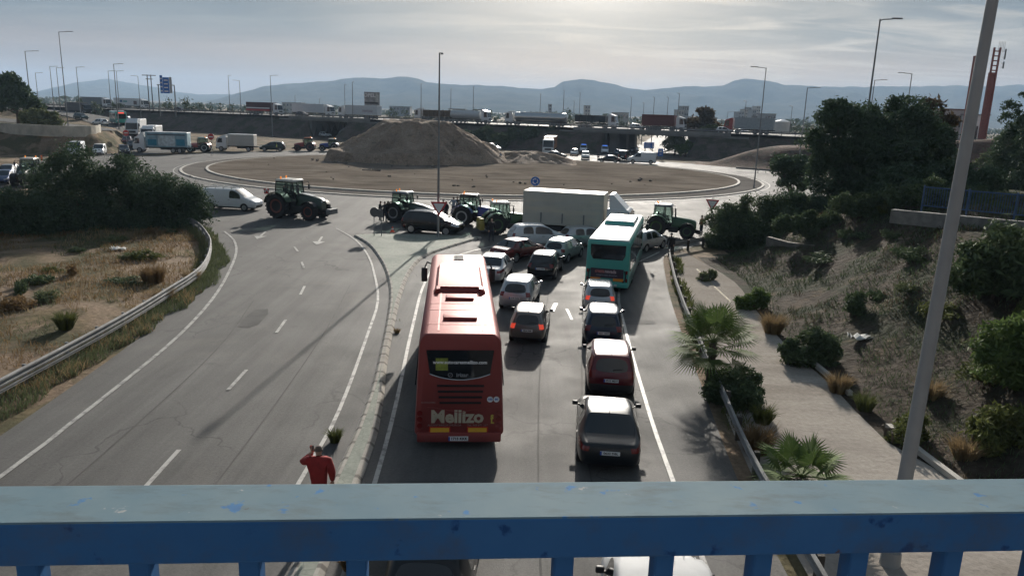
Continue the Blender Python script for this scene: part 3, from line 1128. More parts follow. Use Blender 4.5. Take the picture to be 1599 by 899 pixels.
# ---------------------------------------------------------------- cars
def car_stations(kind):
    """rear-to-front table of body sections; see car_mesh"""
    if kind == 'hatch':
        D = dict(L=3.95, W=1.71, wb=(0.72, 3.2), r=0.305)
        S = [dict(y=[.16, .16, .05, 0, .02, .07, .40, .42, .42], x4=.94, z4=.94, x5=.70, z5=1.34, zt=1.41, wf=.91),
             dict(y=.70, x4=.965, z4=.935, x5=.755, z5=1.39, zt=1.47), dict(y=1.42, x4=.97, z4=.925, x5=.77, z5=1.42, zt=1.49, cut='side'),
             dict(y=1.50, x4=.97, z4=.92, x5=.77, z5=1.42, zt=1.49), dict(y=2.2, x4=.97, z4=.905, x5=.75, z5=1.38, zt=1.45, cut='side'),
             dict(y=2.72, x4=.965, z4=.895, x5=.81, z5=1.15, zt=1.20, cut='side ws'),
             dict(y=3.05, x4=.96, z4=.88, x5=.86, z5=.94, zt=.985, cut='ws'), dict(y=3.5, x4=.93, z4=.80, x5=.84, z5=.845, zt=.88),
             dict(y=[3.8, 3.8, 3.9, 3.95, 3.93, 3.9, 3.84, 3.8, 3.78], x4=.86, z4=.68, x5=.8, z5=.72, zt=.74, wf=.9)]
        D['glassback'] = True
    elif kind == 'suv':
        D = dict(L=4.35, W=1.79, wb=(0.82, 3.45), r=0.335)
        S = [dict(y=[.2, .2, .06, 0, .02, .08, .38, .40, .40], x4=.95, z4=1.06, x5=.77, z5=1.50, zt=1.57, wf=.92),
             dict(y=.8, x4=.965, z4=1.05, x5=.79, z5=1.55, zt=1.61), dict(y=1.55, x4=.97, z4=1.035, x5=.80, z5=1.56, zt=1.63, cut='side'),
             dict(y=1.63, x4=.97, z4=1.03, x5=.80, z5=1.56, zt=1.63), dict(y=2.4, x4=.97, z4=1.015, x5=.77, z5=1.52, zt=1.59, cut='side'),
             dict(y=2.95, x4=.965, z4=1.0, x5=.81, z5=1.27, zt=1.33, cut='side ws'),
             dict(y=3.3, x4=.96, z4=.99, x5=.86, z5=1.06, zt=1.1, cut='ws'), dict(y=3.85, x4=.93, z4=.92, x5=.85, z5=.97, zt=1.0),
             dict(y=[4.2, 4.2, 4.3, 4.35, 4.33, 4.3, 4.22, 4.18, 4.16], x4=.87, z4=.78, x5=.8, z5=.84, zt=.86, wf=.9)]
        D['glassback'] = True
    elif kind == 'sedan':
        D = dict(L=4.6, W=1.75, wb=(0.98, 3.68), r=0.315)
        S = [dict(y=[.18, .18, .06, 0, .02, .05, .07, .12, .14], x4=.93, z4=.90, x5=.84, z5=.95, zt=.97, wf=.9),
             dict(y=.62, x4=.955, z4=.95, x5=.86, z5=1.0, zt=1.03), dict(y=1.30, x4=.965, z4=.945, x5=.74, z5=1.36, zt=1.42, cut='rw'),
             dict(y=1.75, x4=.97, z4=.935, x5=.76, z5=1.39, zt=1.46, cut='side'),
             dict(y=1.83, x4=.97, z4=.93, x5=.76, z5=1.39, zt=1.46), dict(y=2.55, x4=.97, z4=.915, x5=.74, z5=1.36, zt=1.43, cut='side'),
             dict(y=3.08, x4=.965, z4=.90, x5=.79, z5=1.13, zt=1.18, cut='side ws'),
             dict(y=3.42, x4=.96, z4=.885, x5=.85, z5=.935, zt=.97, cut='ws'), dict(y=4.0, x4=.93, z4=.80, x5=.84, z5=.85, zt=.88),
             dict(y=[4.4, 4.4, 4.53, 4.6, 4.58, 4.54, 4.48, 4.45, 4.43], x4=.86, z4=.66, x5=.8, z5=.70, zt=.73, wf=.88)]
        D['glassback'] = False
    elif kind == 'minivan':   # small van with closed sides
        D = dict(L=4.4, W=1.8, wb=(0.75, 3.4), r=0.31)
        S = [dict(y=[.2, .2, .06, 0, .02, .04, .12, .14, .14], x4=.97, z4=1.05, x5=.86, z5=1.72, zt=1.79, wf=.95),
             dict(y=.6, x4=.98, z4=1.05, x5=.87, z5=1.75, zt=1.83), dict(y=1.9, x4=.98, z4=1.04, x5=.87, z5=1.76, zt=1.84),
             dict(y=2.0, x4=.98, z4=1.04, x5=.87, z5=1.75, zt=1.83), dict(y=2.5, x4=.98, z4=1.03, x5=.84, z5=1.69, zt=1.77, cut='side'),
             dict(y=3.0, x4=.97, z4=1.02, x5=.86, z5=1.36, zt=1.42, cut='side ws'),
             dict(y=3.4, x4=.96, z4=1.0, x5=.88, z5=1.07, zt=1.11, cut='ws'), dict(y=3.95, x4=.93, z4=.90, x5=.85, z5=.95, zt=.98),
             dict(y=[4.25, 4.25, 4.35, 4.4, 4.38, 4.34, 4.3, 4.26, 4.24], x4=.88, z4=.74, x5=.8, z5=.8, zt=.82, wf=.9)]
        D['glassback'] = True
    else:  # 'van'
        D = dict(L=5.1, W=1.92, wb=(0.95, 4.1), r=0.33)
        S = [dict(y=[.16, .16, .05, 0, .02, .03, .07, .09, .09], x4=.98, z4=1.12, x5=.87, z5=1.83, zt=1.90, wf=.96),
             dict(y=.5, x4=.985, z4=1.12, x5=.88, z5=1.85, zt=1.93), dict(y=2.6, x4=.985, z4=1.11, x5=.88, z5=1.86, zt=1.94),
             dict(y=2.72, x4=.985, z4=1.11, x5=.88, z5=1.86, zt=1.94), dict(y=3.2, x4=.985, z4=1.10, x5=.86, z5=1.81, zt=1.89, cut='side'),
             dict(y=3.75, x4=.98, z4=1.09, x5=.87, z5=1.45, zt=1.51, cut='side ws'),
             dict(y=4.15, x4=.97, z4=1.08, x5=.89, z5=1.17, zt=1.21, cut='ws'), dict(y=4.65, x4=.94, z4=1.0, x5=.86, z5=1.04, zt=1.08),
             dict(y=[4.95, 4.95, 5.05, 5.1, 5.08, 5.05, 5.0, 4.97, 4.95], x4=.88, z4=.82, x5=.82, z5=.88, zt=.90, wf=.9)]
        D['glassback'] = True
    D['S'] = S
    return D


PARTS = ['body', 'windscreen', 'rear_window', 'side_window', 'side_window', 'underside', 'tail_light', 'tail_light', 'headlight', 'headlight', 'bumper']
CAR_CACHE = {}


def car_mesh(kind, lvl=2):
    """one control cage per body style, smoothed, wheel arches cut, then split into its parts"""
    if (kind, lvl) in CAR_CACHE:
        return CAR_CACHE[(kind, lvl)]
    D = car_stations(kind)
    L, W, S = D['L'], D['W'] / 2, D['S']
    CF = 0.84
    bm = bmesh.new()
    cr = bm.edges.layers.float.new('crease_edge')
    # ring: bottom centre -> side -> roof centre, 11 points on the right half
    keyz = {'zb': 0.24, 'sill': 0.33}

    def half(st):
        y = st['y'] if isinstance(st['y'], list) else [st['y']] * 9
        wf = st.get('wf', 1.0)
        w = W * wf
        z4 = st['z4']
        zm = 0.33 + (z4 - 0.33) * 0.45
        zu = 0.33 + (z4 - 0.33) * 0.74
        return [(0, y[0], .22), (w * .80 * CF, y[0], .22), (w * .80, y[1], .22), (w * .97, y[2], .33), (w * 1.0, y[3], zm), (w * .995, y[4], zu),
                (w * st['x4'], y[5], z4), (w * st['x5'], y[6], st['z5']), (w * st['x5'] * .92, y[7], st['z5'] + .62 * (st['zt'] - st['z5'])),
                (w * st['x5'] * .92 * CF, y[8], st['z5'] + .86 * (st['zt'] - st['z5'])), (0, y[8], st['zt'])]
    rings = []
    for st in S:
        h = half(st)
        R = [bm.verts.new((x, y - L / 2, z)) for x, y, z in h]
        Lh = [None] + [bm.verts.new((-x, y - L / 2, z)) for x, y, z in h[1:-1]] + [None]
        Lh[0], Lh[-1] = R[0], R[-1]
        rings.append((R, Lh))
    nst = len(S)
    for i in range(nst - 1):
        cut = S[i + 1].get('cut', '')
        for side in (0, 1):
            A, B = rings[i][side], rings[i + 1][side]
            for j in range(10):
                vs = [A[j], A[j + 1], B[j + 1], B[j]]
                f = bm.faces.new(vs if side else vs[::-1])
                k = 0
                if j <= 1: k = 5
                if j == 2: k = 10
                if j == 6 and 'side' in cut: k = 3 + side
                if j in (8, 9) and 'ws' in cut: k = 1
                if j in (8, 9) and 'rw' in cut: k = 2
                if j == 5 and i == 0 and kind == 'sedan': k = 6 + side
                if j == 5 and i == nst - 2 and kind != 'sedan': k = 8 + side
                f.material_index = k

    def cap(R, Lh, front):
        rows = []
        for j in range(2, 9):
            if j == 2:
                rows.append([Lh[2], Lh[1], R[0], R[1], R[2]])
            elif j == 8:
                rows.append([Lh[8], Lh[9], R[10], R[9], R[8]])
            else:
                a = R[j].co
                bl = 0.05 if j < 7 else 0.02
                s = 1 if front else -1
                yb = a.y + s * bl
                rows.append([Lh[j], bm.verts.new((-a.x * CF, a.y + s * bl * .6, a.z)), bm.verts.new((0, yb, a.z)), bm.verts.new((a.x * CF, a.y + s * bl * .6, a.z)), R[j]])
        for r in range(len(rows) - 1):
            for c in range(4):
                vs = [rows[r][c], rows[r][c + 1], rows[r + 1][c + 1], rows[r + 1][c]]
                f = bm.faces.new(vs if not front else vs[::-1])
                outer = c in (0, 3)
                side = 0 if c == 3 else 1
                k = 0
                if r == 0: k = 10
                if not front:
                    if r == 3 and outer: k = 6 + side
                    if r == 2 and outer and kind in ('van', 'minivan'): k = 6 + side
                    if r == 4 and D['glassback'] and not outer: k = 2
                    if r == 1 and kind == 'suv': k = 10
                else:
                    if r == 3 and outer: k = 8 + side
                    if r == 1 and not outer: k = 10
                f.material_index = k
    cap(*rings[0], False)
    cap(*rings[-1], True)
    bmesh.ops.recalc_face_normals(bm, faces=bm.faces)
    jw = {2: .4, 3: .2, 6: .45, 7: .15, 8: .1}
    for R, Lh in rings:
        pass
    for i in range(nst - 1):
        for side in (0, 1):
            for j, w in jw.items():
                e = bm.edges.get((rings[i][side][j], rings[i + 1][side][j]))
                if e: e[cr] = w
    for e in bm.edges:   # hold the glass outlines
        ms = {f.material_index for f in e.link_faces}
        if len(ms) == 2 and ms & {1, 2, 3, 4}:
            e[cr] = max(e[cr], .75)
    me = bpy.data.meshes.new('cage')
    bm.to_mesh(me); bm.free()
    dummy = [bpy.data.materials.get('slot%d' % i) or bpy.data.materials.new('slot%d' % i) for i in range(11)]
    for d in dummy:
        me.materials.append(d)
    ob = link_mesh('cage', me)
    ss = ob.modifiers.new('s', 'SUBSURF'); ss.levels = lvl; ss.render_levels = lvl
    cutters = []
    for wy in D['wb']:
        for sx in (-1, 1):
            mb = MB()
            x0 = sx * (W - 0.30); x1 = sx * (W + 0.12)
            mb.cyl((x0, wy - L / 2, D['r'] - 0.005), (x1, wy - L / 2, D['r'] - 0.005), D['r'] + 0.055, n=28)
            cm = mb.mesh('cutter', None)
            for d in dummy:
                cm.materials.append(d)
            for p in cm.polygons:
                p.material_index = 5
            co = link_mesh('cutter', cm)
            cutters.append(co)
            b = ob.modifiers.new('b', 'BOOLEAN'); b.operation = 'DIFFERENCE'; b.object = co; b.solver = 'EXACT'
    bpy.context.view_layer.update()
    ev = ob.evaluated_get(bpy.context.evaluated_depsgraph_get())
    full = bpy.data.meshes.new_from_object(ev)
    out = {}
    for k in range(11):
        b2 = bmesh.new(); b2.from_mesh(full)
        bmesh.ops.delete(b2, geom=[f for f in b2.faces if f.material_index != k], context='FACES')
        if not b2.faces:
            b2.free(); continue
        for f in b2.faces:
            f.smooth = True; f.material_index = 0
        for e in b2.edges:
            if len(e.link_faces) == 2 and e.calc_face_angle(0) > rad(38):
                e.smooth = False
        m = bpy.data.meshes.new(PARTS[k]); b2.to_mesh(m); b2.free()
        m.materials.clear()
        out[k] = m
    for c in cutters:
        bpy.data.objects.remove(c)
    bpy.data.objects.remove(ob)
    CAR_CACHE[(kind, lvl)] = (D, out)
    return CAR_CACHE[(kind, lvl)]


WHEELS = {}


def wheel(parent, x, y, r, w=0.2, rim=None, rimf=0.66):
    key = (round(r, 3), w, rimf, (rim or M_RIM).name)
    if key not in WHEELS:
        mb = MB()
        h = w / 2
        mb.lathe([(-h * .8, r * rimf), (-h, r * .75), (-h * .95, r * .93), (-h * .7, r), (h * .7, r), (h * .95, r * .93), (h, r * .75), (h * .8, r * rimf)], n=26)
        t = mb.mesh('tyre', M_RUBBER, True)
        mb = MB()
        mb.lathe([(-h * .86, 0.01), (-h * .86, r * rimf * .99), (h * .86, r * rimf * .99), (h * .86, 0.01)], n=20)
        for k in range(6):
            a = k * math.pi / 3
            for s in (-1, 1):
                mb.box((s * h * .9, math.cos(a) * r * rimf * .5, math.sin(a) * r * rimf * .5), (.02, r * rimf * .9, r * .09), rot=(a, 0, 0))
        mb.lathe([(-h * .98, 0.01), (-h * .98, r * .16), (h * .98, r * .16), (h * .98, 0.01)], n=12)
        WHEELS[key] = (t, mb.mesh('rim', rim or M_RIM))
    t, rm = WHEELS[key]
    o = link_mesh('wheel', t, parent, (x, y, r))
    link_mesh('rim', rm, o)
    return o


def on_surface(me, p, d):
    """where a ray from p along d meets the mesh"""
    from mathutils.bvhtree import BVHTree
    key = me.name
    if key not in BVH:
        b = bmesh.new(); b.from_mesh(me); BVH[key] = BVHTree.FromBMesh(b); b.free()
    h = BVH[key].ray_cast(Vector(p), Vector(d))
    return h[0], h[1]


BVH = {}
SMALL = {}


def car(kind, paint, label, cat='car', name='parked_car', pos=None, rear=None, phi=0.0, z=0.012, lvl=2, scale=1.0, group=None, brake=False,
        plate=None, rails=False, glass=None, bumper=None, rim=None, lights=False, wide=1.0, tall=1.0, detail=True):
    D, parts = car_mesh(kind, lvl)
    L, W = D['L'], D['W'] / 2
    d = Vector((math.sin(rad(phi)), math.cos(rad(phi)), 0))
    if rear is not None:
        pos = Vector((rear[0], rear[1], 0)) + d * (L * scale / 2)
    root = empty(name, (pos[0], pos[1], z), phi, label, cat, group)
    root.scale = (scale * wide, scale, scale * tall)
    gl = glass or M_TINT
    mm = {0: paint, 1: gl, 2: gl, 3: gl, 4: gl, 5: M_BLACK, 6: M_TAILON if brake else M_TAIL, 7: M_TAILON if brake else M_TAIL,
          8: M_HEADON if lights else M_HEAD, 9: M_HEADON if lights else M_HEAD, 10: bumper or M_BLACK}
    for k, m in parts.items():
        c = m.copy(); c.materials.append(mm[k])
        link_mesh(PARTS[k], c, root)
    for wy in D['wb']:
        for sx in (-1, 1):
            wheel(root, sx * (W - 0.115), wy - L / 2, D['r'], 0.2, rim)
    if not detail:
        return root
    z4 = D['S'][-4]['z4']
    yA = (D['S'][-4]['y']) - L / 2
    for sx in (-1, 1):
        mb = MB()
        mb.box((0.09, 0, 0.06), (0.17, 0.10, 0.13), bevel=0.03, seg=3)
        mb.box((0.0, 0.0, 0.02), (0.08, 0.05, 0.04))
        m = mb.build('side_mirror', M_BLACK if bumper is None else paint, root, True, (sx * (W * .97), yA, z4 + 0.02))
        m.scale.x = sx
    for sx in (-1, 1):
        for f in ((0.30, 0.55) if kind in ('sedan', 'hatch', 'suv') else (0.55,)):
            mb = MB()
            h, nrm = on_surface(parts[0], (sx * 3, L * (f - .5) - .12, z4 - 0.12), (-sx, 0, 0))
            if h is not None:
                mb.box((0, 0, 0), (0.03, 0.17, 0.025), bevel=0.006)
                mb.build('door_handle', M_BLACK, root, loc=h)
    # number plate, wiper, aerial
    zp = 0.33 + (D['S'][0]['z4'] - 0.33) * (0.62 if kind != 'sedan' else 0.70)
    h, nrm = on_surface(parts[0] if kind != 'suv' else parts[0], (0, -4, zp), (0, 1, 0))
    if h is not None:
        mb = MB(); mb.box((0, -0.012, 0), (0.52, 0.018, 0.115))
        pl = mb.build('number_plate', M_PLATE, root, loc=h)
        mb = MB(); mb.box((-0.24, -0.024, 0), (0.045, 0.006, 0.112))
        mb.build('blue_band', M_PLATE_BLUE, pl)
        if plate:
            lettering('lettering', plate, 0.095, M_INK, pl, (0.02, -0.0235, 0), (math.pi / 2, 0, 0), bold=0.003)
    h, nrm = on_surface(parts[0], (0, (D['S'][1]['y'] if kind != 'sedan' else 1.42) - L / 2 - .12, 3), (0, 0, -1))
    if h is not None:
        mb = MB(); mb.cyl((0, 0, -0.01), (0, 0, 0.02), 0.02, n=8); mb.cyl((0, 0, 0.02), (0, -0.12, 0.22), 0.006, 0.004, n=6)
        mb.build('aerial', M_BLACK, root, loc=h)
    if rails:
        for sx in (-1, 1):
            pts = []
            for f in (0.14, 0.17, 0.3, 0.42, 0.5, 0.53):
                h, nrm = on_surface(parts[0], (sx * W * .70, L * (f - .5), 3), (0, 0, -1))
                if h is not None:
                    pts.append(h + Vector((0, 0, 0.01 if f in (0.14, 0.53) else 0.05)))
            mb = MB(); mb.tube(pts, 0.018, 6)
            mb.build('roof_rail', rails if rails is not True else M_CHROME, root, True)
    if 2 in parts and kind in ('hatch', 'suv'):
        h, nrm = on_surface(parts[2], (0.05, -4, D['S'][0]['z4'] + 0.08), (0, 1, 0))
        if h is not None:
            mb = MB(); mb.cyl((0, -0.015, 0), (0, -0.03, 0), 0.025, n=8); mb.box((0.15, -0.012 + 0.0, 0.03), (0.34, 0.012, 0.014), rot=(0, -0.18, 0))
            mb.build('rear_wiper', M_BLACK, root, loc=h)
    return root


def Gr(px, py):
    return G(px, py, 0.25).xy


P_SILVER = car_paint('silver_paint', (0.42, 0.44, 0.46), 0.55)
P_BROWN = car_paint('grey_brown_paint', (0.19, 0.17, 0.155), 0.5)
P_DARKGREY = car_paint('dark_grey_paint', (0.009, 0.012, 0.016), 0.2, 0.28)
P_DARKGREY.node_tree.nodes['Principled BSDF'].inputs['Coat Weight'].default_value = 0.1
P_BLACK = car_paint('black_paint', (0.012, 0.013, 0.015), 0.2, 0.2)
P_NAVY = car_paint('dark_blue_paint', (0.014, 0.022, 0.045), 0.3, 0.2)
P_DKRED = car_paint('dark_red_paint', (0.13, 0.014, 0.02), 0.2, 0.22)
P_MAROON = car_paint('maroon_paint', (0.11, 0.018, 0.018), 0.25, 0.22)
P_WHITE = car_paint('car_white', (0.66, 0.68, 0.70), 0.0, 0.3)
P_PALE = car_paint('pale_green_silver', (0.40, 0.45, 0.42), 0.4)
P_DKGREEN = car_paint('dark_green_paint', (0.015, 0.035, 0.03), 0.2)
P_BLUE = car_paint('blue_paint', (0.03, 0.06, 0.16), 0.3)
P_GREYBLUE = car_paint('grey_blue_paint', (0.12, 0.15, 0.19), 0.4)

QUEUE = 'cars queueing towards the roundabout'
car('sedan', P_DARKGREY, 'dark grey four door saloon nearest the railing, chrome strip round its boot', rear=Gr(951, 731), phi=4.5, plate='0633 DBL', group=QUEUE, name='saloon_car', scale=.94, wide=1.08, tall=1.0)
car('suv', P_DKRED, 'dark red crossover with black tailgate cladding behind the grey saloon', rear=Gr(953, 616), phi=5, plate='7513 MDT', rails=M_BLACK, group=QUEUE, name='crossover_car', scale=.95)
car('hatch', P_NAVY, 'very dark blue hatchback between the red crossover and the silver car with brake lights', rear=Gr(941, 537), phi=5, plate='4321 GKZ', group=QUEUE, name='hatchback_car', bumper=P_NAVY)
car('hatch', P_SILVER, 'silver hatchback with lit brake lights right behind the green bus', rear=Gr(936, 484), phi=4, scale=.93, brake=True, group=QUEUE, name='hatchback_car', bumper=P_SILVER, plate=None)
car('hatch', P_BROWN, 'small grey brown hatchback with lit brake lights beside the red coach', rear=Gr(822, 531), phi=6, brake=True, group=QUEUE, name='hatchback_car', scale=.93, plate='2816 FRB')
car('hatch', P_SILVER, 'silver hatchback in front of the grey brown one, just right of the coach', rear=Gr(803, 480), phi=9, group=QUEUE, name='hatchback_car', bumper=P_SILVER, plate='6190 DXK')
car('hatch', P_BLACK, 'black hatchback with a pale shining roof behind the pale green car', rear=Gr(843, 432), phi=12, group=QUEUE, name='hatchback_car', bumper=P_BLACK, plate='9142 HVN')
car('sedan', P_SILVER, 'silver saloon half hidden by the front of the red coach', rear=Gr(760, 440), phi=9, group=QUEUE, name='saloon_car')
car('hatch', P_PALE, 'pale greenish silver hatchback turned to the right between black hatchback and bus', rear=Gr(863, 406), phi=24, group=QUEUE, name='hatchback_car', bumper=P_PALE, scale=1.0)
car('hatch', P_WHITE, 'white family car standing broadside in front of the tarpaulin lorry', pos=G(840, 385).xy, phi=74, group=QUEUE, name='family_car', bumper=P_WHITE, scale=1.08, tall=1.05)
car('sedan', P_MAROON, 'maroon saloon with a shining roof just ahead of the coach', rear=Gr(777, 405), phi=38, group=QUEUE, name='saloon_car', scale=.96)
car('hatch', P_SILVER, 'grey silver car hemmed in between the lorry and the green bus', pos=G(916, 384).xy, phi=70, group=QUEUE, name='hatchback_car', bumper=P_SILVER)
car('hatch', P_SILVER, 'light grey car looking out from behind the far side of the green bus', pos=G(1007, 389).xy, phi=38, group=QUEUE, name='hatchback_car', bumper=P_SILVER)
car('suv', P_BLACK, 'large black off-road car with silver roof rails at the tip of the traffic island', pos=G(676, 364).xy, phi=104, name='offroad_car', scale=1.08, rails=True)
# under the railing
car('suv', P_DARKGREY, 'dark estate car with chrome roof rails right under the railing', pos=(-1.36, 14.0), phi=2, rails=True, name='estate_car', scale=.95)
P_DUSTY = simple('dusty_white_paint', (.46, .465, .47), .65, spec=.25, var=.08)
V = car('van', P_DUSTY, 'white van with a ribbed roof seen between the railing bars', 'van', 'delivery_van', pos=(2.75, 11.35), phi=4)
for k in range(7):
    mb = MB(); mb.box((0, 0, 0), (0.035, 2.9, 0.02), bevel=0.008)
    mb.build('roof_rib', P_DUSTY, V, loc=(-0.6 + 0.2 * k, -0.75, 1.925 - 0.02 * abs(k - 3)))

# roundabout and beyond
WV = car('van', P_WHITE, 'white van with empty roof rack following the largest tractor', 'van', 'delivery_van', pos=G(364, 327).xy, phi=98)
mb = MB()
for k in range(4):
    mb.box((0, -1.9 + 0.75 * k, 2.04), (1.62, 0.05, 0.05))
for s in (-1, 1):
    mb.box((s * .78, -0.75, 2.02), (0.05, 3.1, 0.05))
    for k in range(4):
        mb.box((s * .74, -1.9 + .75 * k, 1.93), (0.05, 0.05, 0.2))
mb.build('roof_rack', M_GALV, WV)
car('van', P_WHITE, 'tall white panel van behind the bushes at the left edge of the roundabout', 'van', 'panel_van', pos=G(121, 246).xy, phi=160, tall=1.25, scale=1.05, z=.03, lvl=1)
car('minivan', P_WHITE, 'small white van between the tall panel van and a dark off-road car', 'van', 'small_van', pos=G(156, 242).xy, phi=160, z=.03, lvl=1)
car('suv', P_BLACK, 'black off-road car next to the teal patterned lorry', 'car', 'offroad_car', pos=G(194, 241).xy, phi=150, z=.03, lvl=1)
car('hatch', P_SILVER, 'silver car parked at the left frame edge beside a tractor', 'car', 'hatchback_car', pos=G(14, 277).xy, phi=165, z=.03, lvl=1)
car('hatch', P_BLUE, 'blue car in front of the silver one at the left frame edge', 'car', 'hatchback_car', pos=G(9, 287).xy, phi=165, z=.03, lvl=1)
car('suv', P_DKGREEN, 'dark green off-road car beside a person in a yellow vest', 'car', 'offroad_car', pos=G(426, 236).xy, phi=262, z=.03, lvl=1, scale=1.15)
car('hatch', P_WHITE, 'white car under the left opening of the overpass', 'car', 'hatchback_car', pos=G(508, 214).xy, phi=120, z=.03, lvl=1)
for px, py, ph, kd, pt, lb in ((868, 247, 100, 'sedan', P_BLACK, 'black saloon in front of the white lorry cab beyond the mound'),
                               (951, 254, 285, 'sedan', P_BLACK, 'black saloon facing left on the far side of the roundabout'),
                               (914, 249, 185, 'suv', P_SILVER, 'silver off-road car heading this way beyond the roundabout'),
                               (897, 243, 190, 'hatch', P_WHITE, 'white hatchback beside the silver off-road car beyond the roundabout'),
                               (768, 236, 100, 'minivan', P_WHITE, 'small white van parked behind the small mound'),
                               (968, 243, 30, 'hatch', P_GREYBLUE, 'grey blue car driving away towards the overpass'),
                               (990, 239, 25, 'hatch', P_DARKGREY, 'dark little car on the road towards the overpass')):
    car(kd, pt, lb, 'van' if kd == 'minivan' else 'car', {'sedan': 'saloon_car', 'suv': 'offroad_car', 'hatch': 'hatchback_car', 'minivan': 'small_van'}[kd], pos=G(px, py).xy, phi=ph, z=.04, lvl=1)
car('van', P_WHITE, 'long white van standing across the exit at the far side of the roundabout', 'van', 'delivery_van', pos=G(1002, 256).xy, phi=281, z=.04, lvl=1, scale=1.1, tall=1.1)
car('van', P_BLACK, 'black box van between the black saloon and the long white van', 'van', 'delivery_van', pos=G(975, 251).xy, phi=20, z=.04, lvl=1, tall=1.1)
for px, py, lb in ((911, 238, 'police car with blue lights left of the overpass pier'), (944, 240, 'police car with blue lights right beside the overpass pier')):
    pc = car('minivan', P_WHITE, lb, 'police car', 'police_car', pos=G(px, py).xy, phi=185, z=.04, lvl=1)
    mb = MB(); mb.box((0, 0.1, 1.9), (1.2, 0.25, 0.13), bevel=.03); mb.build('light_bar', simple('blue_beacon', (0.02, 0.1, 0.7), 0.3, emit=((0.1, 0.3, 1.0), 0.6), var=0), pc)


# ---------------------------------------------------------------- coach
def rounded_box(mb, w, L, z0, z1, r=0.12, taper=1.0, seg=4, y0=0.0, nose=0.0):
    """vehicle shell from y0 to y0+L, narrower at the top by taper"""
    rings = []
    h = z1 - z0

    def sect(y, s):
        pts = []
        for cx, cz, a0 in ((1, 0, -90), (1, 1, 0), (-1, 1, 90), (-1, 0, 180)):
            for k in range(seg + 1):
                a = rad(a0 + 90 * k / seg)
                rr_ = r if cz else r * .6
                X = (w / 2 - rr_) * cx + rr_ * math.cos(a)
                Zz = (z0 + rr_ if cz == 0 else z1 - rr_) + rr_ * math.sin(a)
                t = (Zz - z0) / h
                pts.append(Vector((X * (1 - (1 - taper) * t * t) * s, y + nose * 0.0, z0 + h / 2 + (Zz - z0 - h / 2) * (1 - (1 - s) * .5))))
        return pts
    for y, s in ((0, .93), (.03, .975), (.12, 1.0), (L - .16, 1.0), (L - .04, .975), (L, .92)):
        rings.append(sect(y0 + y, s))
    mb.loft(rings)
    return mb


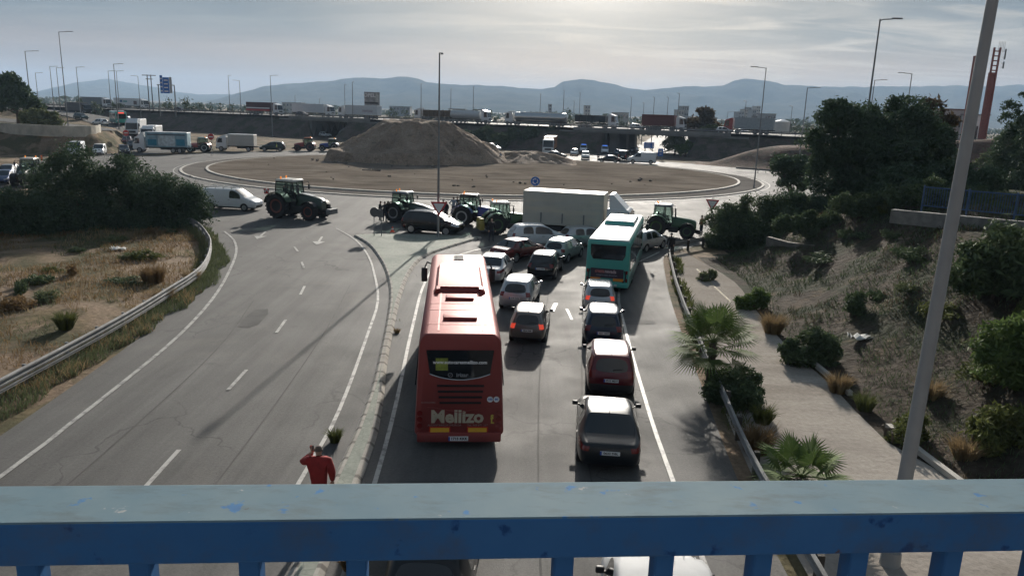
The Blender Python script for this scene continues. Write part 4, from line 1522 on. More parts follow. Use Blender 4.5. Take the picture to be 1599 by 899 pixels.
def coach():
    L, W, H = 11.9, 2.55, 3.42
    root = empty('coach', (-1.38, 20.05, 0.012), -4.6, 'dark red coach with a web address on its rear window, largest vehicle in the queue', 'coach')
    paint = car_paint('coach_red', (0.27, 0.055, 0.050), 0.45, 0.55)
    paint.node_tree.nodes['Principled BSDF'].inputs['Coat Weight'].default_value = 0.1
    paint.node_tree.nodes['Principled BSDF'].inputs['Coat Roughness'].default_value = 0.5
    mb = MB()
    rounded_box(mb, W, L, 0.36, H, 0.26, 0.88, 5)
    body = mb.build('body', paint, root, True)
    mb = MB()
    rounded_box(mb, W - .2, L - .5, 0.28, 0.5, 0.05, 1, 2, 0.25)
    mb.build('underside', M_BLACK, root)
    # rear window: curved lower edge, slightly proud
    rear = lambda x, z: (x, -0.012, z)
    def panel(pts, y, d=0.02):
        return [Vector((x, y, z)) for x, z in pts]
    top, bot = 2.97, 2.28
    def rw(k=1.0, g=0.0):
        pts = [(-0.94 * k - g, top + g), (0.94 * k + g, top + g)]
        for i in range(13):
            t = 1 - 2 * i / 12
            pts.append((t * (0.84 + g), bot - g - 0.17 * (1 - t * t)))
        return pts
    mb = MB(); mb.prism(panel(rw(), -0.03), (0, 0.05, 0))
    win = mb.build('rear_window', M_TINT, root)
    mb = MB(); mb.tube([Vector((t * .85, -.03, bot - .005 - 0.175 * (1 - t * t))) for t in [i / 8 - 1 for i in range(17)]], 0.014, 6)
    mb.build('chrome_trim', M_CHROME, win, True)
    R90 = (math.pi / 2, 0, 0)
    white = simple('white_lettering', (0.8, 0.8, 0.8), 0.6, var=0)
    lettering('web_address', 'www.autocaresmellizo.com', 0.135, white, win, (0.0, -0.034, 2.62), R90, sx=1.0, bold=.004)
    lettering('maker_name', 'irizar', 0.16, simple('dim_lettering', (0.25, 0.26, 0.28), 0.5, var=0), win, (0.06, -0.034, 2.245), R90, bold=0.004)
    mb = MB()
    for k in range(20):
        a0, a1 = 2 * math.pi * k / 20, 2 * math.pi * (k + 1) / 20
        mb.poly([(-.27 + r_ * math.cos(a), -.034, 2.245 + r_ * math.sin(a)) for r_, a in ((.055, a0), (.068, a0), (.068, a1), (.055, a1))])
    mb.poly([(-.31, -.034, 2.215), (-.295, -.034, 2.215), (-.23, -.034, 2.275), (-.245, -.034, 2.275)])
    mb.build('maker_emblem', MATS['dim_lettering'], win)
    mb = MB(); mb.poly([(-.68, -.032, 2.38), (-.68, -.032, 2.74), (-.34, -.032, 2.74), (-.34, -.032, 2.38)])
    mb.build('yellow_notice', simple('yellow_green_notice', (0.22, 0.27, 0.04), 0.6, var=.25, vscale=12), win)
    # louvres
    for k in range(4):
        z = 1.92 - 0.17 * k
        mb = MB(); mb.box((0, 0, 0), (1.32 - 0.05 * k, 0.03, 0.055), rot=(0.4, 0, 0))
        mb.build('louvre', M_BLACK, root, loc=(0.02, -0.012, z))
    mb = MB()
    mb.tube([(-.9, -.014, 1.28), (-.45, -.014, 1.22), (0, -.014, 1.12), (.45, -.014, 1.22), (.9, -.014, 1.28)], 0.012, 5)
    mb.build('body_crease', paint, root, True)
    beige = simple('beige_lettering', (0.45, 0.39, 0.29), 0.6, var=.05)
    nm = lettering('company_name', 'Mellizo', 0.52, beige, root, (-0.06, -0.016, 0.98), R90, bold=0.02, sx=1.0)
    lettering('company_name', 'S', 0.17, simple('yellow_lettering', (0.55, 0.45, 0.08), 0.6, var=0), root, (.93, -0.016, 0.98), R90, bold=0.012)
    lettering('company_name', 'L', 0.17, MATS['yellow_lettering'], root, (.94, -0.016, 0.85), R90, bold=0.012)
    dim = simple('pale_red_lettering', (0.34, 0.24, 0.22), 0.6, var=0)
    lettering('town_name', 'ALCANTARILLA / MURCIA', 0.082, dim, root, (-.42, -0.016, 0.735), R90)
    lettering('telephone_number', 'Tel. 968 871 267', 0.085, dim, root, (.52, -0.016, 0.735), R90)
    lettering('small_name', 'AUTOCARES', 0.07, dim, root, (-.88, -0.016, 1.42), R90)
    for x in (.86, 1.04):
        mb = MB(); mb.cyl((0, 0, 0), (0, -.01, 0), .085, n=24)
        s = mb.build('round_sticker', M_SIGNW, root, loc=(x, -.012, 1.52))
        lettering('speed_number', '100' if x < 1 else '80', .085, simple('blue_lettering', (0.05, 0.14, 0.42), .6, var=0), s, (0, -.0115, 0), R90, bold=.004)
    for x in (-.55, .52):
        mb = MB(); mb.box((0, 0, 0), (.60, .02, .20)); b = mb.build('reflector_plate', simple('reflector_red', (.5, .04, .02), .4, var=0), root, loc=(x, -.012, .585))
        mb = MB(); mb.box((0, -.008, 0), (.53, .012, .145)); mb.build('yellow_field', simple('reflector_yellow', (.72, .42, .04), .4, var=.05), b)
    for sx in (-1, 1):
        for z in (.72, .92, 1.1):
            mb = MB(); mb.cyl((0, 0, 0), (0, -.02, 0), .075, n=16); mb.build('tail_light', M_TAIL, root, loc=(sx * 1.12, -.008, z))
    mb = MB(); mb.box((0, .02, 0), (2.4, .14, .30), bevel=.05); bp = mb.build('bumper', paint, root, True, (0, -.03, .38))
    mb = MB(); mb.box((0, 0, 0), (.56, .02, .13)); pl = mb.build('number_plate', M_PLATE, root, loc=(-.02, -.09, .36))
    mb = MB(); mb.box((-.26, -.012, 0), (.045, .006, .12)); mb.build('blue_band', M_PLATE_BLUE, pl)
    lettering('lettering', '1715 KKK', .11, M_INK, pl, (.02, -.0125, 0), R90, bold=.005)
    # sides
    for sx in (-1, 1):
        for k in range(7):
            y0 = .5 + k * 1.55
            mb = MB()
            x0, x1 = sx * (W / 2 + .004), sx * (W / 2 * .915 + .012)
            mb.prism([(x0, y0, 1.75), (x0, y0 + 1.48, 1.75), (x1, y0 + 1.48, 2.85), (x1, y0, 2.85)], (-sx * .03, 0, 0))
            mb.build('side_window', M_TINT, root)
        for y in (2.6, 3.9, 9.6):
            wheel(root, sx * (W / 2 - .14), y, .49, .28)
        # roof side lamps
    mb = MB(); mb.prism([(-1.1, L + .02, 1.3), (1.1, L + .02, 1.3), (1.05, L - .06, 3.0), (-1.05, L - .06, 3.0)], (0, .03, .0))
    mb.build('windscreen', M_TINT, root)
    # roof: raised air conditioning hump with open back, two hatches, front grille and lettering
    mb = MB()
    pts = [(-.86, 0), (-.74, .13), (.74, .13), (.86, 0)]
    rings = []
    for y, s, k in ((5.0, 1, .35), (5.5, 1, 1), (8.9, 1, 1), (9.8, .9, .2)):
        rings.append([Vector((x * s, y, H - .02 + z * k * 1.35 + (.0 if z == 0 else .01))) for x, z in pts])
    mb.loft(rings)
    mb.build('air_conditioner', paint, root, True)
    mb = MB()
    mb.loft([[Vector((x, y, z)) for x, z in ((-.9, H - .02), (-.78, H + .16), (-.66, H + .17), (-.7, H - .02))] for y in (4.75, 5.2)])
    mb.loft([[Vector((-x, y, z)) for x, z in ((-.9, H - .02), (-.78, H + .16), (-.66, H + .17), (-.7, H - .02))] for y in (4.75, 5.2)])
    mb.box((0, 5.2, H + .07), (1.4, .1, .18))
    mb.build('roof_deflector', paint, root)
    for y in (1.75, 4.15):
        mb = MB(); mb.box((0, 0, 0), (1.0 if y < 3 else .92, .55, .07), bevel=.025)
        mb.box((0, -.27, .012), (1.0 if y < 3 else .92, .04, .11), bevel=.012)
        mb.build('roof_hatch', paint, root, True, (0, y, H + .02))
    mb = MB(); mb.box((0, 0, 0), (.42, .95, .03), bevel=.01)
    for k in range(6): mb.box((0, -.4 + .16 * k, .02), (.36, .05, .02))
    mb.build('roof_grille', simple('grey_grille', (.2, .2, .19), .6), root, loc=(0, 11.0, H + .012))
    t = lettering('roof_lettering', 'MELLIZO', .2, MATS['black_lettering'], root, (0.02, 9.95, H + .006), (0, 0, math.pi / 2))
    for x in (-.62, .62):
        mb = MB()
        mb.box((0, 0, 0), (.05, 10.5, .012)); mb.build('roof_seam', paint, root, loc=(x, 5.6, H + .003))
    for y in (1.0, 2.6, 3.4):
        mb = MB(); mb.box((0, 0, 0), (1.9, .025, .010)); mb.build('roof_seam', paint, root, loc=(0, y, H + .004))
    # mirrors on arms
    for sx in (-1, 1):
        mb = MB(); mb.tube([(sx * 1.05, L - .05, 2.95), (sx * 1.35, L + .25, 3.0), (sx * 1.45, L + .3, 2.75)], .035, 6)
        m = mb.build('mirror_arm', M_BLACK, root, True)
        mb = MB(); mb.box((sx * 1.47, L + .28, 2.45), (.26, .2, .62), bevel=.06, seg=3); mb.build('mirror_housing', M_BLACK, m, True)
    return root


coach()


def city_bus(pos, phi, label, L=11.0, W=2.4, H=2.88, detail=True, z=0.012, group=None):
    teal = car_paint('teal_bus_paint', (0.065, 0.38, 0.325), 0.0, 0.4)
    roofm = simple('white_roof', (0.66, 0.70, 0.68), 0.45, coat=.3, var=.1)
    root = empty('city_bus', (pos[0], pos[1], z), phi, label, 'bus', group)
    mb = MB(); rounded_box(mb, W, L, .30, H - .04, .12, .95, 4)
    mb.build('body', teal, root, True)
    mb = MB(); mb.box((0, L / 2, H - .02), (W * .95 - .12, L - .16, .10), bevel=.04); mb.build('roof', roofm, root, True)
    mb = MB(); mb.box((0, L / 2, .28), (W - .2, L - .5, .2)); mb.build('underside', M_BLACK, root)
    mb = MB()
    for y0, y1, k in ((5.6, 9.4, 1),):
        rg = []
        for y, s in ((y0, .06), (y0 + .35, .24), (y1 - .3, .24), (y1, .06)):
            rg.append([Vector((x, y, H + .02 + zz_ * s)) for x, zz_ in ((-.92, 0), (-.84, 1), (.84, 1), (.92, 0))])
        mb.loft(rg)
    ac = mb.build('air_conditioner', roofm, root)
    mb = MB(); mb.box((0, 5.68, H + .12), (1.78, .10, .2), rot=(-.5, 0, 0)); mb.build('unit_front', teal, ac)
    for x, m in ((-.5, simple('pale_brown_grille', (.36, .3, .25), .7)), (0, M_BLACK), (.5, MATS['pale_brown_grille'])):
        mb = MB(); mb.box((x, 6.9, H + .27), (.34, 1.2, .02)); mb.build('fan_grille', m, ac)
    mb = MB(); mb.box((0, 3.2, H + .06), (.62, .62, .05), bevel=.02); mb.build('roof_hatch', roofm, root)
    # rear
    mb = MB()
    pts = [(-.95, 2.62), (.95, 2.62), (.93, 2.05), (.80, 1.82), (-.80, 1.82), (-.93, 2.05)]
    mb.prism([(x, -.02, zz_) for x, zz_ in pts], (0, .05, 0)); mb.build('rear_window', M_TINT, root)
    if detail:
        adm = simple('advert_dark', (.045, .03, .045), .6, var=.2)
        mb = MB(); mb.box((0, -.012, 1.06), (1.78, .02, .52)); ad = mb.build('advert_panel', adm, root)
        R90 = (math.pi / 2, 0, 0)
        lettering('advert_word', 'cresta', .27, simple('advert_red', (.5, .16, .14), .6, var=0), ad, (-.30, -.024, 1.17), R90, align='RIGHT', bold=.008, sx=.78).location.x = -.14
        lettering('advert_word', 'nevada', .27, simple('advert_pink', (.55, .4, .4), .6, var=0), ad, (-.12, -.024, 1.17), R90, align='LEFT', bold=.008, sx=.82)
        lettering('advert_line', 'compra venta de coches', .115, simple('advert_pale', (.42, .42, .5), .6, var=0), ad, (0, -.024, .96), R90)
        for x in (-.62, .62):
            mb = MB(); mb.box((x, -.016, .735), (.55, .02, .16)); mb.build('reflector_plate', simple('orange_reflector', (.75, .27, .03), .4, var=.06), root)
        mb = MB()
        for sx in (-1, 1):
            mb.tube([(sx * .95, -.012, 1.25), (sx * 1.02, -.012, 1.0), (sx * 1.0, -.012, .75), (sx * .86, -.012, .62)], .045, 6)
        mb.build('lamp_surround', M_BLACK, root, True)
        for sx in (-1, 1):
            for zz_ in (.74, 1.16):
                mb = MB(); mb.box((sx * 1.06, -.014, zz_), (.1, .02, .2), bevel=.01); mb.build('tail_light', M_TAIL, root)
        mb = MB(); mb.box((0, -.02, .45), (2.3, .1, .26), bevel=.04); mb.build('bumper', teal, root, True)
        mb = MB(); mb.box((0, -.08, .48), (.5, .02, .11)); mb.build('number_plate', M_PLATE, root)
    else:
        mb = MB(); mb.box((0, L + .01, 2.55), (1.3, .03, .24)); mb.build('destination_sign', simple('red_led_sign', (.4, .03, .02), .5, emit=((1, .08, .04), .8), var=.3, vscale=14), root)
        for sx in (-1, 1):
            mb = MB(); mb.box((sx * .9, L + .01, .75), (.3, .03, .16)); mb.build('headlight', M_HEAD, root)
    mb = MB(); mb.prism([(-1.05, L + .012, 1.2), (1.05, L + .012, 1.2), (1.0, L + .0, 2.35), (-1.0, L + .0, 2.35)], (0, .02, 0)); mb.build('windscreen', M_TINT, root)
    for sx in (-1, 1):
        for y0, y1, z0 in ((.5, 2.0, 1.15), (2.1, 3.9, 1.15), (4.0, 5.2, .45), (5.3, 7.0, 1.15), (7.1, 8.6, 1.15), (8.7, 10.1, .45)):
            mb = MB(); x0, x1 = sx * (W / 2 + .006), sx * (W / 2 * .965 + .006)
            mb.prism([(x0, y0, z0), (x0, y1, z0), (x1, y1, 2.5), (x1, y0, 2.5)], (-sx * .03, 0, 0))
            mb.build('door' if z0 < 1 else 'side_window', M_TINT, root)
        mb = MB(); mb.box((sx * (W / 2 - .01), L * .5, .62), (.05, L - 1.2, .5)); mb.build('side_skirt', simple('dark_teal', (.02, .12, .11), .5), root)
        for y in (2.9, 8.9 - .6):
            wheel(root, sx * (W / 2 - .13), y, .47, .27)
        mb = MB(); mb.tube([(sx * 1.05, L - .1, 2.6), (sx * 1.35, L + .2, 2.55), (sx * 1.4, L + .22, 2.3)], .03, 6); mm_ = mb.build('mirror_arm', M_BLACK, root, True)
        mb = MB(); mb.box((sx * 1.41, L + .2, 2.1), (.2, .15, .45), bevel=.04); mb.build('mirror_housing', M_BLACK, mm_, True)
    return root


city_bus((5.12, 40.1), 13.0, 'teal city bus with white roof and dark advert across its rear')


# ---------------------------------------------------------------- lorries
def cab(root, cw, y0, L, H, z0, paint, deflector=None, sleeper=False):
    """forward-control cab from y0 to y0+L with windows, grille, lights, mirrors"""
    mb = MB()
    w = cw / 2
    prof = [(y0, z0), (y0 + L, z0), (y0 + L + .06, z0 + .9), (y0 + L - .02, z0 + 1.05), (y0 + L - .32, H - .12), (y0 + L - .5, H), (y0, H)]
    mb.prism([(-w, y, z) for y, z in prof], (cw, 0, 0))
    es = [e for e in mb.bm.edges]
    bmesh.ops.bevel(mb.bm, geom=es, offset=.05, segments=2, affect='EDGES')
    c = mb.build('cab', paint, root, True)
    zw0, zw1 = z0 + 1.08, H - .2
    ya = lambda z: y0 + L - .02 - .30 * (z - z0 - 1.05) / (H - .12 - z0 - 1.05) + .014
    mb = MB(); mb.prism([(-w + .1, ya(zw0), zw0), (w - .1, ya(zw0), zw0), (w - .16, ya(zw1), zw1), (-w + .16, ya(zw1), zw1)], (0, .02, .005))
    mb.build('windscreen', M_TINT, c)
    for s in (-1, 1):
        mb = MB(); mb.prism([(s * (w + .004), y0 + L * .42, zw0), (s * (w + .004), ya(zw0) - .2, zw0), (s * (w + .004), ya(zw1) - .22, zw1 - .05), (s * (w + .004), y0 + L * .42, zw1 - .05)], (s * .015, 0, 0))
        mb.build('side_window', M_TINT, c)
        mb = MB(); mb.box((s * (w - .28), y0 + L + .07, z0 + .3), (.36, .04, .18), bevel=.015); mb.build('headlight', M_HEAD, c)
        mb = MB(); mb.tube([(s * (w - .02), ya(zw1) - .1, zw1), (s * (w + .2), ya(zw1) + .06, zw1 - .05)], .025, 6); mb.box((s * (w + .22), ya(zw1) + .05, zw1 - .38), (.2, .1, .55), bevel=.03)
        mb.build('side_mirror', M_BLACK, c)
    mb = MB()
    mb.box((0, y0 + L + .068, z0 + .62), (cw * .62, .03, .40))
    mb.build('grille', M_BLACK, c)
    mb = MB(); mb.box((0, y0 + L + .02, z0 + .02), (cw * .98, .2, .34), bevel=.05); mb.build('bumper', paint if sleeper else M_BLACK, c, True)
    if deflector:
        mb = MB()
        a = deflector
        mb.prism([(-w * .86, y0 + L - .55, H - .01), (-w * .86, y0 + .15, H - .01), (-w * .86, y0 + .15, H + a), (-w * .86, y0 + .4, H + a)], (cw * .86, 0, 0))
        mb.build('wind_deflector', paint, c)
    return c


def lorry(pos, phi, label, boxL, boxH, cw=2.4, cabH=2.6, paint=None, boxm=None, z=0.012, deflector=.9, floor=1.05, group=None, name='lorry', axles=None, stripes=None, roofm=None, tail=0.0, skirt=False):
    root = empty(name, (pos[0], pos[1], z), phi, label, 'lorry', group)
    paint = paint or P_WHITE
    L = boxL + 2.35
    y0 = -L / 2
    mb = MB()
    mb.box((0, y0 + boxL / 2, (floor + boxH) / 2), (cw + .08, boxL, boxH - floor), bevel=.03, seg=1)
    bx = mb.build('cargo_box', boxm, root)
    mb = MB(); mb.box((0, y0 + boxL / 2, boxH + .015), (cw + .02, boxL - .06, .03)); mb.build('box_roof', roofm or M_WHITE, bx)
    mb = MB()
    mb.box((0, y0 + boxL / 2 + .6, floor - .15), (.9, boxL + 2.4, .22))
    for s in (-1, 1):
        mb.box((s * (cw / 2 - .08), y0 + boxL * .45, floor - .32), (.06, boxL * .42, .34))
    mb.build('chassis', M_BLACK, root)
    cab(root, cw, y0 + boxL + .25, 2.0, cabH, .55, paint, deflector)
    r = .46
    for y in (axles or (y0 + boxL * .22, y0 + boxL + 1.35)):
        for s in (-1, 1):
            wheel(root, s * (cw / 2 - .12), y, r, .3, M_RIM)
            if s == 1:
                pass
    for s in (-1, 1):
        mb = MB(); mb.box((s * .85, y0 - .012, floor - .14), (.36, .02, .13)); mb.build('tail_light', M_TAIL, root)
    if stripes:
        for (a, b, z0_, z1_, m, nm) in stripes:
            for s in (-1, 1):
                mb = MB(); mb.box((s * (cw / 2 + .045), y0 + boxL * (a + b) / 2, (z0_ + z1_) / 2), (.012, boxL * (b - a), z1_ - z0_)); mb.build(nm, m, bx)
    return root


def tarp(name, c, streak):
    n = NT(name)
    a = n.ramp(n.noise(0.8, 6), [(0.3, tuple(x * .85 for x in c)), (0.7, c)])
    b = n.ramp(n.noise(1.0, 5, mscale=(1, 0.25, 2.6)), [(0.42, 0.0), (0.66, .75)])
    cc = n.mix(b, a, streak)
    n.bump(n.noise(1.6, 3, mscale=(1, 2.2, .5)), .35, .06)
    return n.out(cc, .6, .4)


M_TARP = tarp('grey_tarpaulin', (.50, .49, .44), (.58, .53, .42))
M_TARP2 = tarp('pale_tarpaulin', (.52, .50, .46), (.45, .43, .39))
M_TARPD = tarp('dark_tarpaulin', (.12, .12, .125), (.16, .155, .15))
M_CREAM = simple('cream_roof', (.52, .47, .39), .6, var=.1)
tl = lorry(G(906, 376).xy + Vector((0, 1.2)), 104, 'lorry with a large grey tarpaulin box and white cab across the junction', 6.2, 3.55, paint=P_WHITE, boxm=M_TARP, roofm=M_CREAM, cabH=2.55, deflector=1.05)
for k in range(1, 4):
    for s in (-1, 1):
        mb = MB(); mb.box((s * 1.25, -4.47 + k * 1.65, 1.6), (.02, .1, .75)); mb.build('side_strap', simple('strap_grey', (.16, .17, .175), .7), tl)
teal_l = simple('pale_teal_panel', (.30, .46, .49), .5, var=.15)
lorry(G(254, 238.5).xy, 262, 'blue and white patterned box lorry on the far left of the roundabout', 7.2, 3.7, boxm=simple('blue_white_box', (.24, .36, .42), .5, var=.25, vscale=1.4), z=.03, cabH=2.8, deflector=.8,
      axles=(-3.3, -2.2, 3.6), stripes=[(.06, .27, 1.35, 2.5, simple('deep_teal_panel', (.02, .2, .3), .5), 'side_panel'), (.30, .70, 1.25, 3.1, simple('white_pattern_panel', (.5, .56, .58), .5, var=.3, vscale=2.2), 'side_panel'), (.74, .95, 1.35, 2.4, MATS['deep_teal_panel'], 'side_panel'), (.05, .95, 3.15, 3.35, simple('dark_band', (.05, .06, .07), .5), 'side_band')])
lorry(G(370, 236).xy, 266, 'white lorry with pale tarpaulin box behind the roundabout sand', 5.0, 3.25, boxm=M_TARP2, z=.03, cabH=2.7, deflector=.4)
# lorries on the slip road at the left
def ramp_at(px, py, z):
    p = G(px, py, z)
    return p.xy, max(0.0, ground_z(p.x, p.y)) + .12
for px, py, zz_, ph, lb, bl, bh, bm_, ch, df in ((214, 219, 1.0, 165, 'tall white lorry cab coming down the slip road beside another', 6.5, 3.6, M_WHITE, 3.1, .7),
                                                 (238, 226, .5, 168, 'white lorry behind the blue patterned one on the slip road', 5.5, 3.1, M_WHITE, 2.7, .4)):
    p, gz = ramp_at(px, py, zz_)
    lorry(p, ph, lb, bl, bh, boxm=bm_, z=gz, cabH=ch, deflector=df, group='lorries on the slip road')
p, gz = ramp_at(124, 184, 3.4)
lorry(p, 120, 'grey tarpaulin lorry waiting beyond the pale wall at the left', 7.5, 3.4, boxm=M_TARPD, z=gz, cabH=2.7, deflector=.5, paint=P_DARKGREY, roofm=M_CREAM)
p, gz = ramp_at(180, 194, 3.2)
city_bus(p, 145, 'teal city bus with a red destination sign on the slip road', detail=False, z=gz, L=10.6)
for px, py, zz_, ph, kd, pt, lb in ((197, 199, 2.6, 160, 'van', P_WHITE, 'white van behind the teal bus on the slip road'),
                                    (206, 214, 1.6, 160, 'hatch', P_GREYBLUE, 'grey blue car beside the lorries on the slip road'),
                                    (207, 232, 0.4, 160, 'hatch', P_DARKGREY, 'dark car at the foot of the slip road'),
                                    (199, 226, 0.7, 160, 'hatch', P_DKRED, 'red car on the slip road next to the white lorry'),
                                    (127, 190, 3.4, 120, 'suv', P_DKGREEN, 'dark green car beyond the pale wall'),
                                    (157, 197, 3.4, 300, 'hatch', P_WHITE, 'white car right at the rounded end of the pale wall'),
                                    (97, 178, 3.6, 130, 'van', P_WHITE, 'white van with red front left of the dark tarpaulin lorry'),
                                    (82, 177, 3.6, 130, 'hatch', P_SILVER, 'silver car behind the trees at the upper left')):
    p, gz = ramp_at(px, py, zz_)
    car(kd, pt, lb, 'van' if kd == 'van' else 'car', {'suv': 'offroad_car', 'hatch': 'hatchback_car', 'van': 'delivery_van'}[kd], pos=p, phi=ph, z=gz, lvl=1, detail=False)


def semi(pos, phi, label, trailer='box', boxm=None, paint=None, z=0.0, L=12.5, mark=None, roofm=None, group='lorries on the overpass'):
    root = empty('articulated_lorry', (pos[0], pos[1], z), phi, label, 'lorry', group)
    y0 = -L / 2 - 1.2
    if trailer == 'tank':
        mb = MB(); mb.lathe([(y0, .3), (y0 + .05, .9), (y0 + .3, 1.2), (y0 + L - .3, 1.2), (y0 + L - .05, .9), (y0 + L, .3)], axis='Y', c=(0, 0, 2.2), n=20); bx = mb.build('tank', boxm, root, True)
        mb = MB(); mb.box((0, y0 + L / 2, 3.42), (.5, L * .8, .08)); mb.build('catwalk', M_GALV, bx)
    elif trailer == 'slats':
        bx = link_mesh('flat_bed', MB().box((0, y0 + L / 2, 1.25), (2.5, L, .2)).mesh('flat_bed', M_BLACK), root)
        for k in range(5):
            mb = MB(); mb.box((0, y0 + .25 + L * (k + .5) / 5.3, 2.3), (2.4, L / 5.6, 1.8), bevel=.03, seg=1); mb.build('load_stack', boxm, root)
    else:
        mb = MB(); mb.box((0, y0 + L / 2, 2.5), (2.5, L, 2.7), bevel=.03, seg=1); bx = mb.build('trailer_box', boxm, root)
        if roofm:
            mb = MB(); mb.box((0, y0 + L / 2, 3.87), (2.46, L - .05, .04)); mb.build('trailer_roof', roofm, bx)
        if mark:
            for a, b, z0_, z1_, m in mark:
                for s in (-1, 1):
                    mb = MB(); mb.box((s * 1.258, y0 + L * (a + b) / 2, (z0_ + z1_) / 2), (.012, L * (b - a), z1_ - z0_)); mb.build('side_marking', m, bx)
    mb = MB(); mb.box((0, y0 + L / 2 + 1, .95), (1.0, L + 2.6, .25)); mb.build('chassis', M_BLACK, root)
    cab(root, 2.45, y0 + L + .45, 2.1, 3.3, .6, paint or P_WHITE, .35, True)
    for y in (y0 + 1.6, y0 + 2.9, y0 + 4.2, y0 + L - .6, y0 + L + 1.8):
        for s in (-1, 1):
            wheel(root, s * 1.1, y, .5, .32)
    return root


HP = math.degrees(math.atan2(HW_D[0], HW_D[1]))   # heading along the highway, to the right


def hw_px(px, n):
    """highway coordinate seen at photograph column px, lane n metres in from the near edge"""
    lo, hi = -400.0, 300.0
    for _ in range(60):
        m = (lo + hi) / 2
        q = hw(m, n, HW_Z + 1.5) - Vector((0, 0, CAM_H))
        # roll-corrected column
        x = 799.5 + FPX * q.dot(c_r) / q.dot(c_f)
        lo, hi = (m, hi) if x < px else (lo, m)
    return hw(lo, n, HW_Z + .035)


W_BOX = simple('white_trailer', (.56, .59, .62), .5, var=.08)
dk = simple('dark_blue_print', (.05, .12, .25), .5)
semi(hw_px(205, 20), HP, 'white articulated lorry with blue writing far left on the highway', boxm=W_BOX, z=HW_Z + .035, L=13.5, mark=[(.25, .36, 2.3, 3.1, dk), (.39, .55, 2.35, 2.9, simple('green_print', (.1, .3, .3), .5)), (.80, .93, 1.5, 2.9, simple('picture_print', (.12, .09, .09), .5, var=.4, vscale=2))], group=None)
semi(hw_px(150, 8), HP, 'grey box lorry behind the white one with blue writing', boxm=simple('grey_trailer', (.2, .23, .25), .6), z=HW_Z + .035, L=11)
semi(hw_px(413, 6), HP, 'lorry with dark and red striped trailer on the overpass', boxm=simple('dark_red_trailer', (.07, .025, .028), .5, var=.2), z=HW_Z + .035, L=10.5, mark=[(0, .92, 1.9, 2.25, M_SIGNW), (0, .92, 1.2, 1.7, M_RED)])
semi(hw_px(489, 15), HP, 'white box lorry just left of the billboard', boxm=W_BOX, z=HW_Z + .035, L=13)
semi(hw_px(562, 6), HP + 180, 'white articulated lorry right below the billboard, cab at its left', boxm=W_BOX, z=HW_Z + .035, L=11.5, mark=[(.12, .45, 1.9, 2.6, simple('faint_print', (.42, .4, .44), .5, var=.3))])
semi(hw_px(679, 6), HP + 180, 'flat lorry loaded with brown stacks on the overpass', 'slats', simple('brown_stack', (.11, .075, .045), .8, var=.5, vscale=4), z=HW_Z + .035, L=9.5)
semi(hw_px(733, 6), HP, 'white tanker lorry with white cab right of the tall central lamp post', 'tank', simple('tank_white', (.5, .52, .54), .35, .2, var=.06), z=HW_Z + .035, L=10)
semi(hw_px(838, 6), HP + 180, 'long shining silver tanker lorry in the middle of the overpass', 'tank', simple('tank_steel', (.55, .56, .56), .25, .8, var=.05), z=HW_Z + .035, L=15)
semi(hw_px(930, 8), HP, 'lorry with a pale cab and dark low trailer over the pier', 'slats', simple('dark_load', (.05, .055, .06), .8), z=HW_Z + .035, L=9)
semi(hw_px(1036, 6), HP, 'lorry with a rusty red tarpaulin trailer at the right end of the overpass', boxm=simple('rusty_tarpaulin', (.13, .045, .04), .7, var=.2), z=HW_Z + .035, L=8.2)
semi(hw_px(1170, 8), HP + 180, 'red cabbed lorry with pale trailer beyond the large round tree', boxm=simple('pale_trailer', (.32, .36, .38), .6), paint=car_paint('cab_red', (.3, .03, .03), 0), z=HW_Z + .035, L=9)
for px, n_l, kd, pt, lb in ((280, 6, 'hatch', P_DARKGREY, 'dark car on the highway below the blue sign'), (996, 6, 'hatch', P_WHITE, 'white car between two lorries on the overpass'), (1132, 7, 'hatch', P_WHITE, 'white car beside the red cabbed lorry on the highway'), (472, 5, 'hatch', P_DARKGREY, 'low dark car on the overpass before the white box lorries')):
    p = hw_px(px, n_l)
    car(kd, pt, lb, 'car', 'hatchback_car', pos=p.xy, phi=HP, z=HW_Z + .035, lvl=1, detail=False)
# lorries on the far side of the roundabout
semi(G(857, 243).xy + Vector((0.6, 9.5)), 186, 'white lorry cab with orange side facing this way beyond the small mound', boxm=simple('orange_side', (.3, .13, .06), .6, var=.2), z=.04, L=12, group=None)


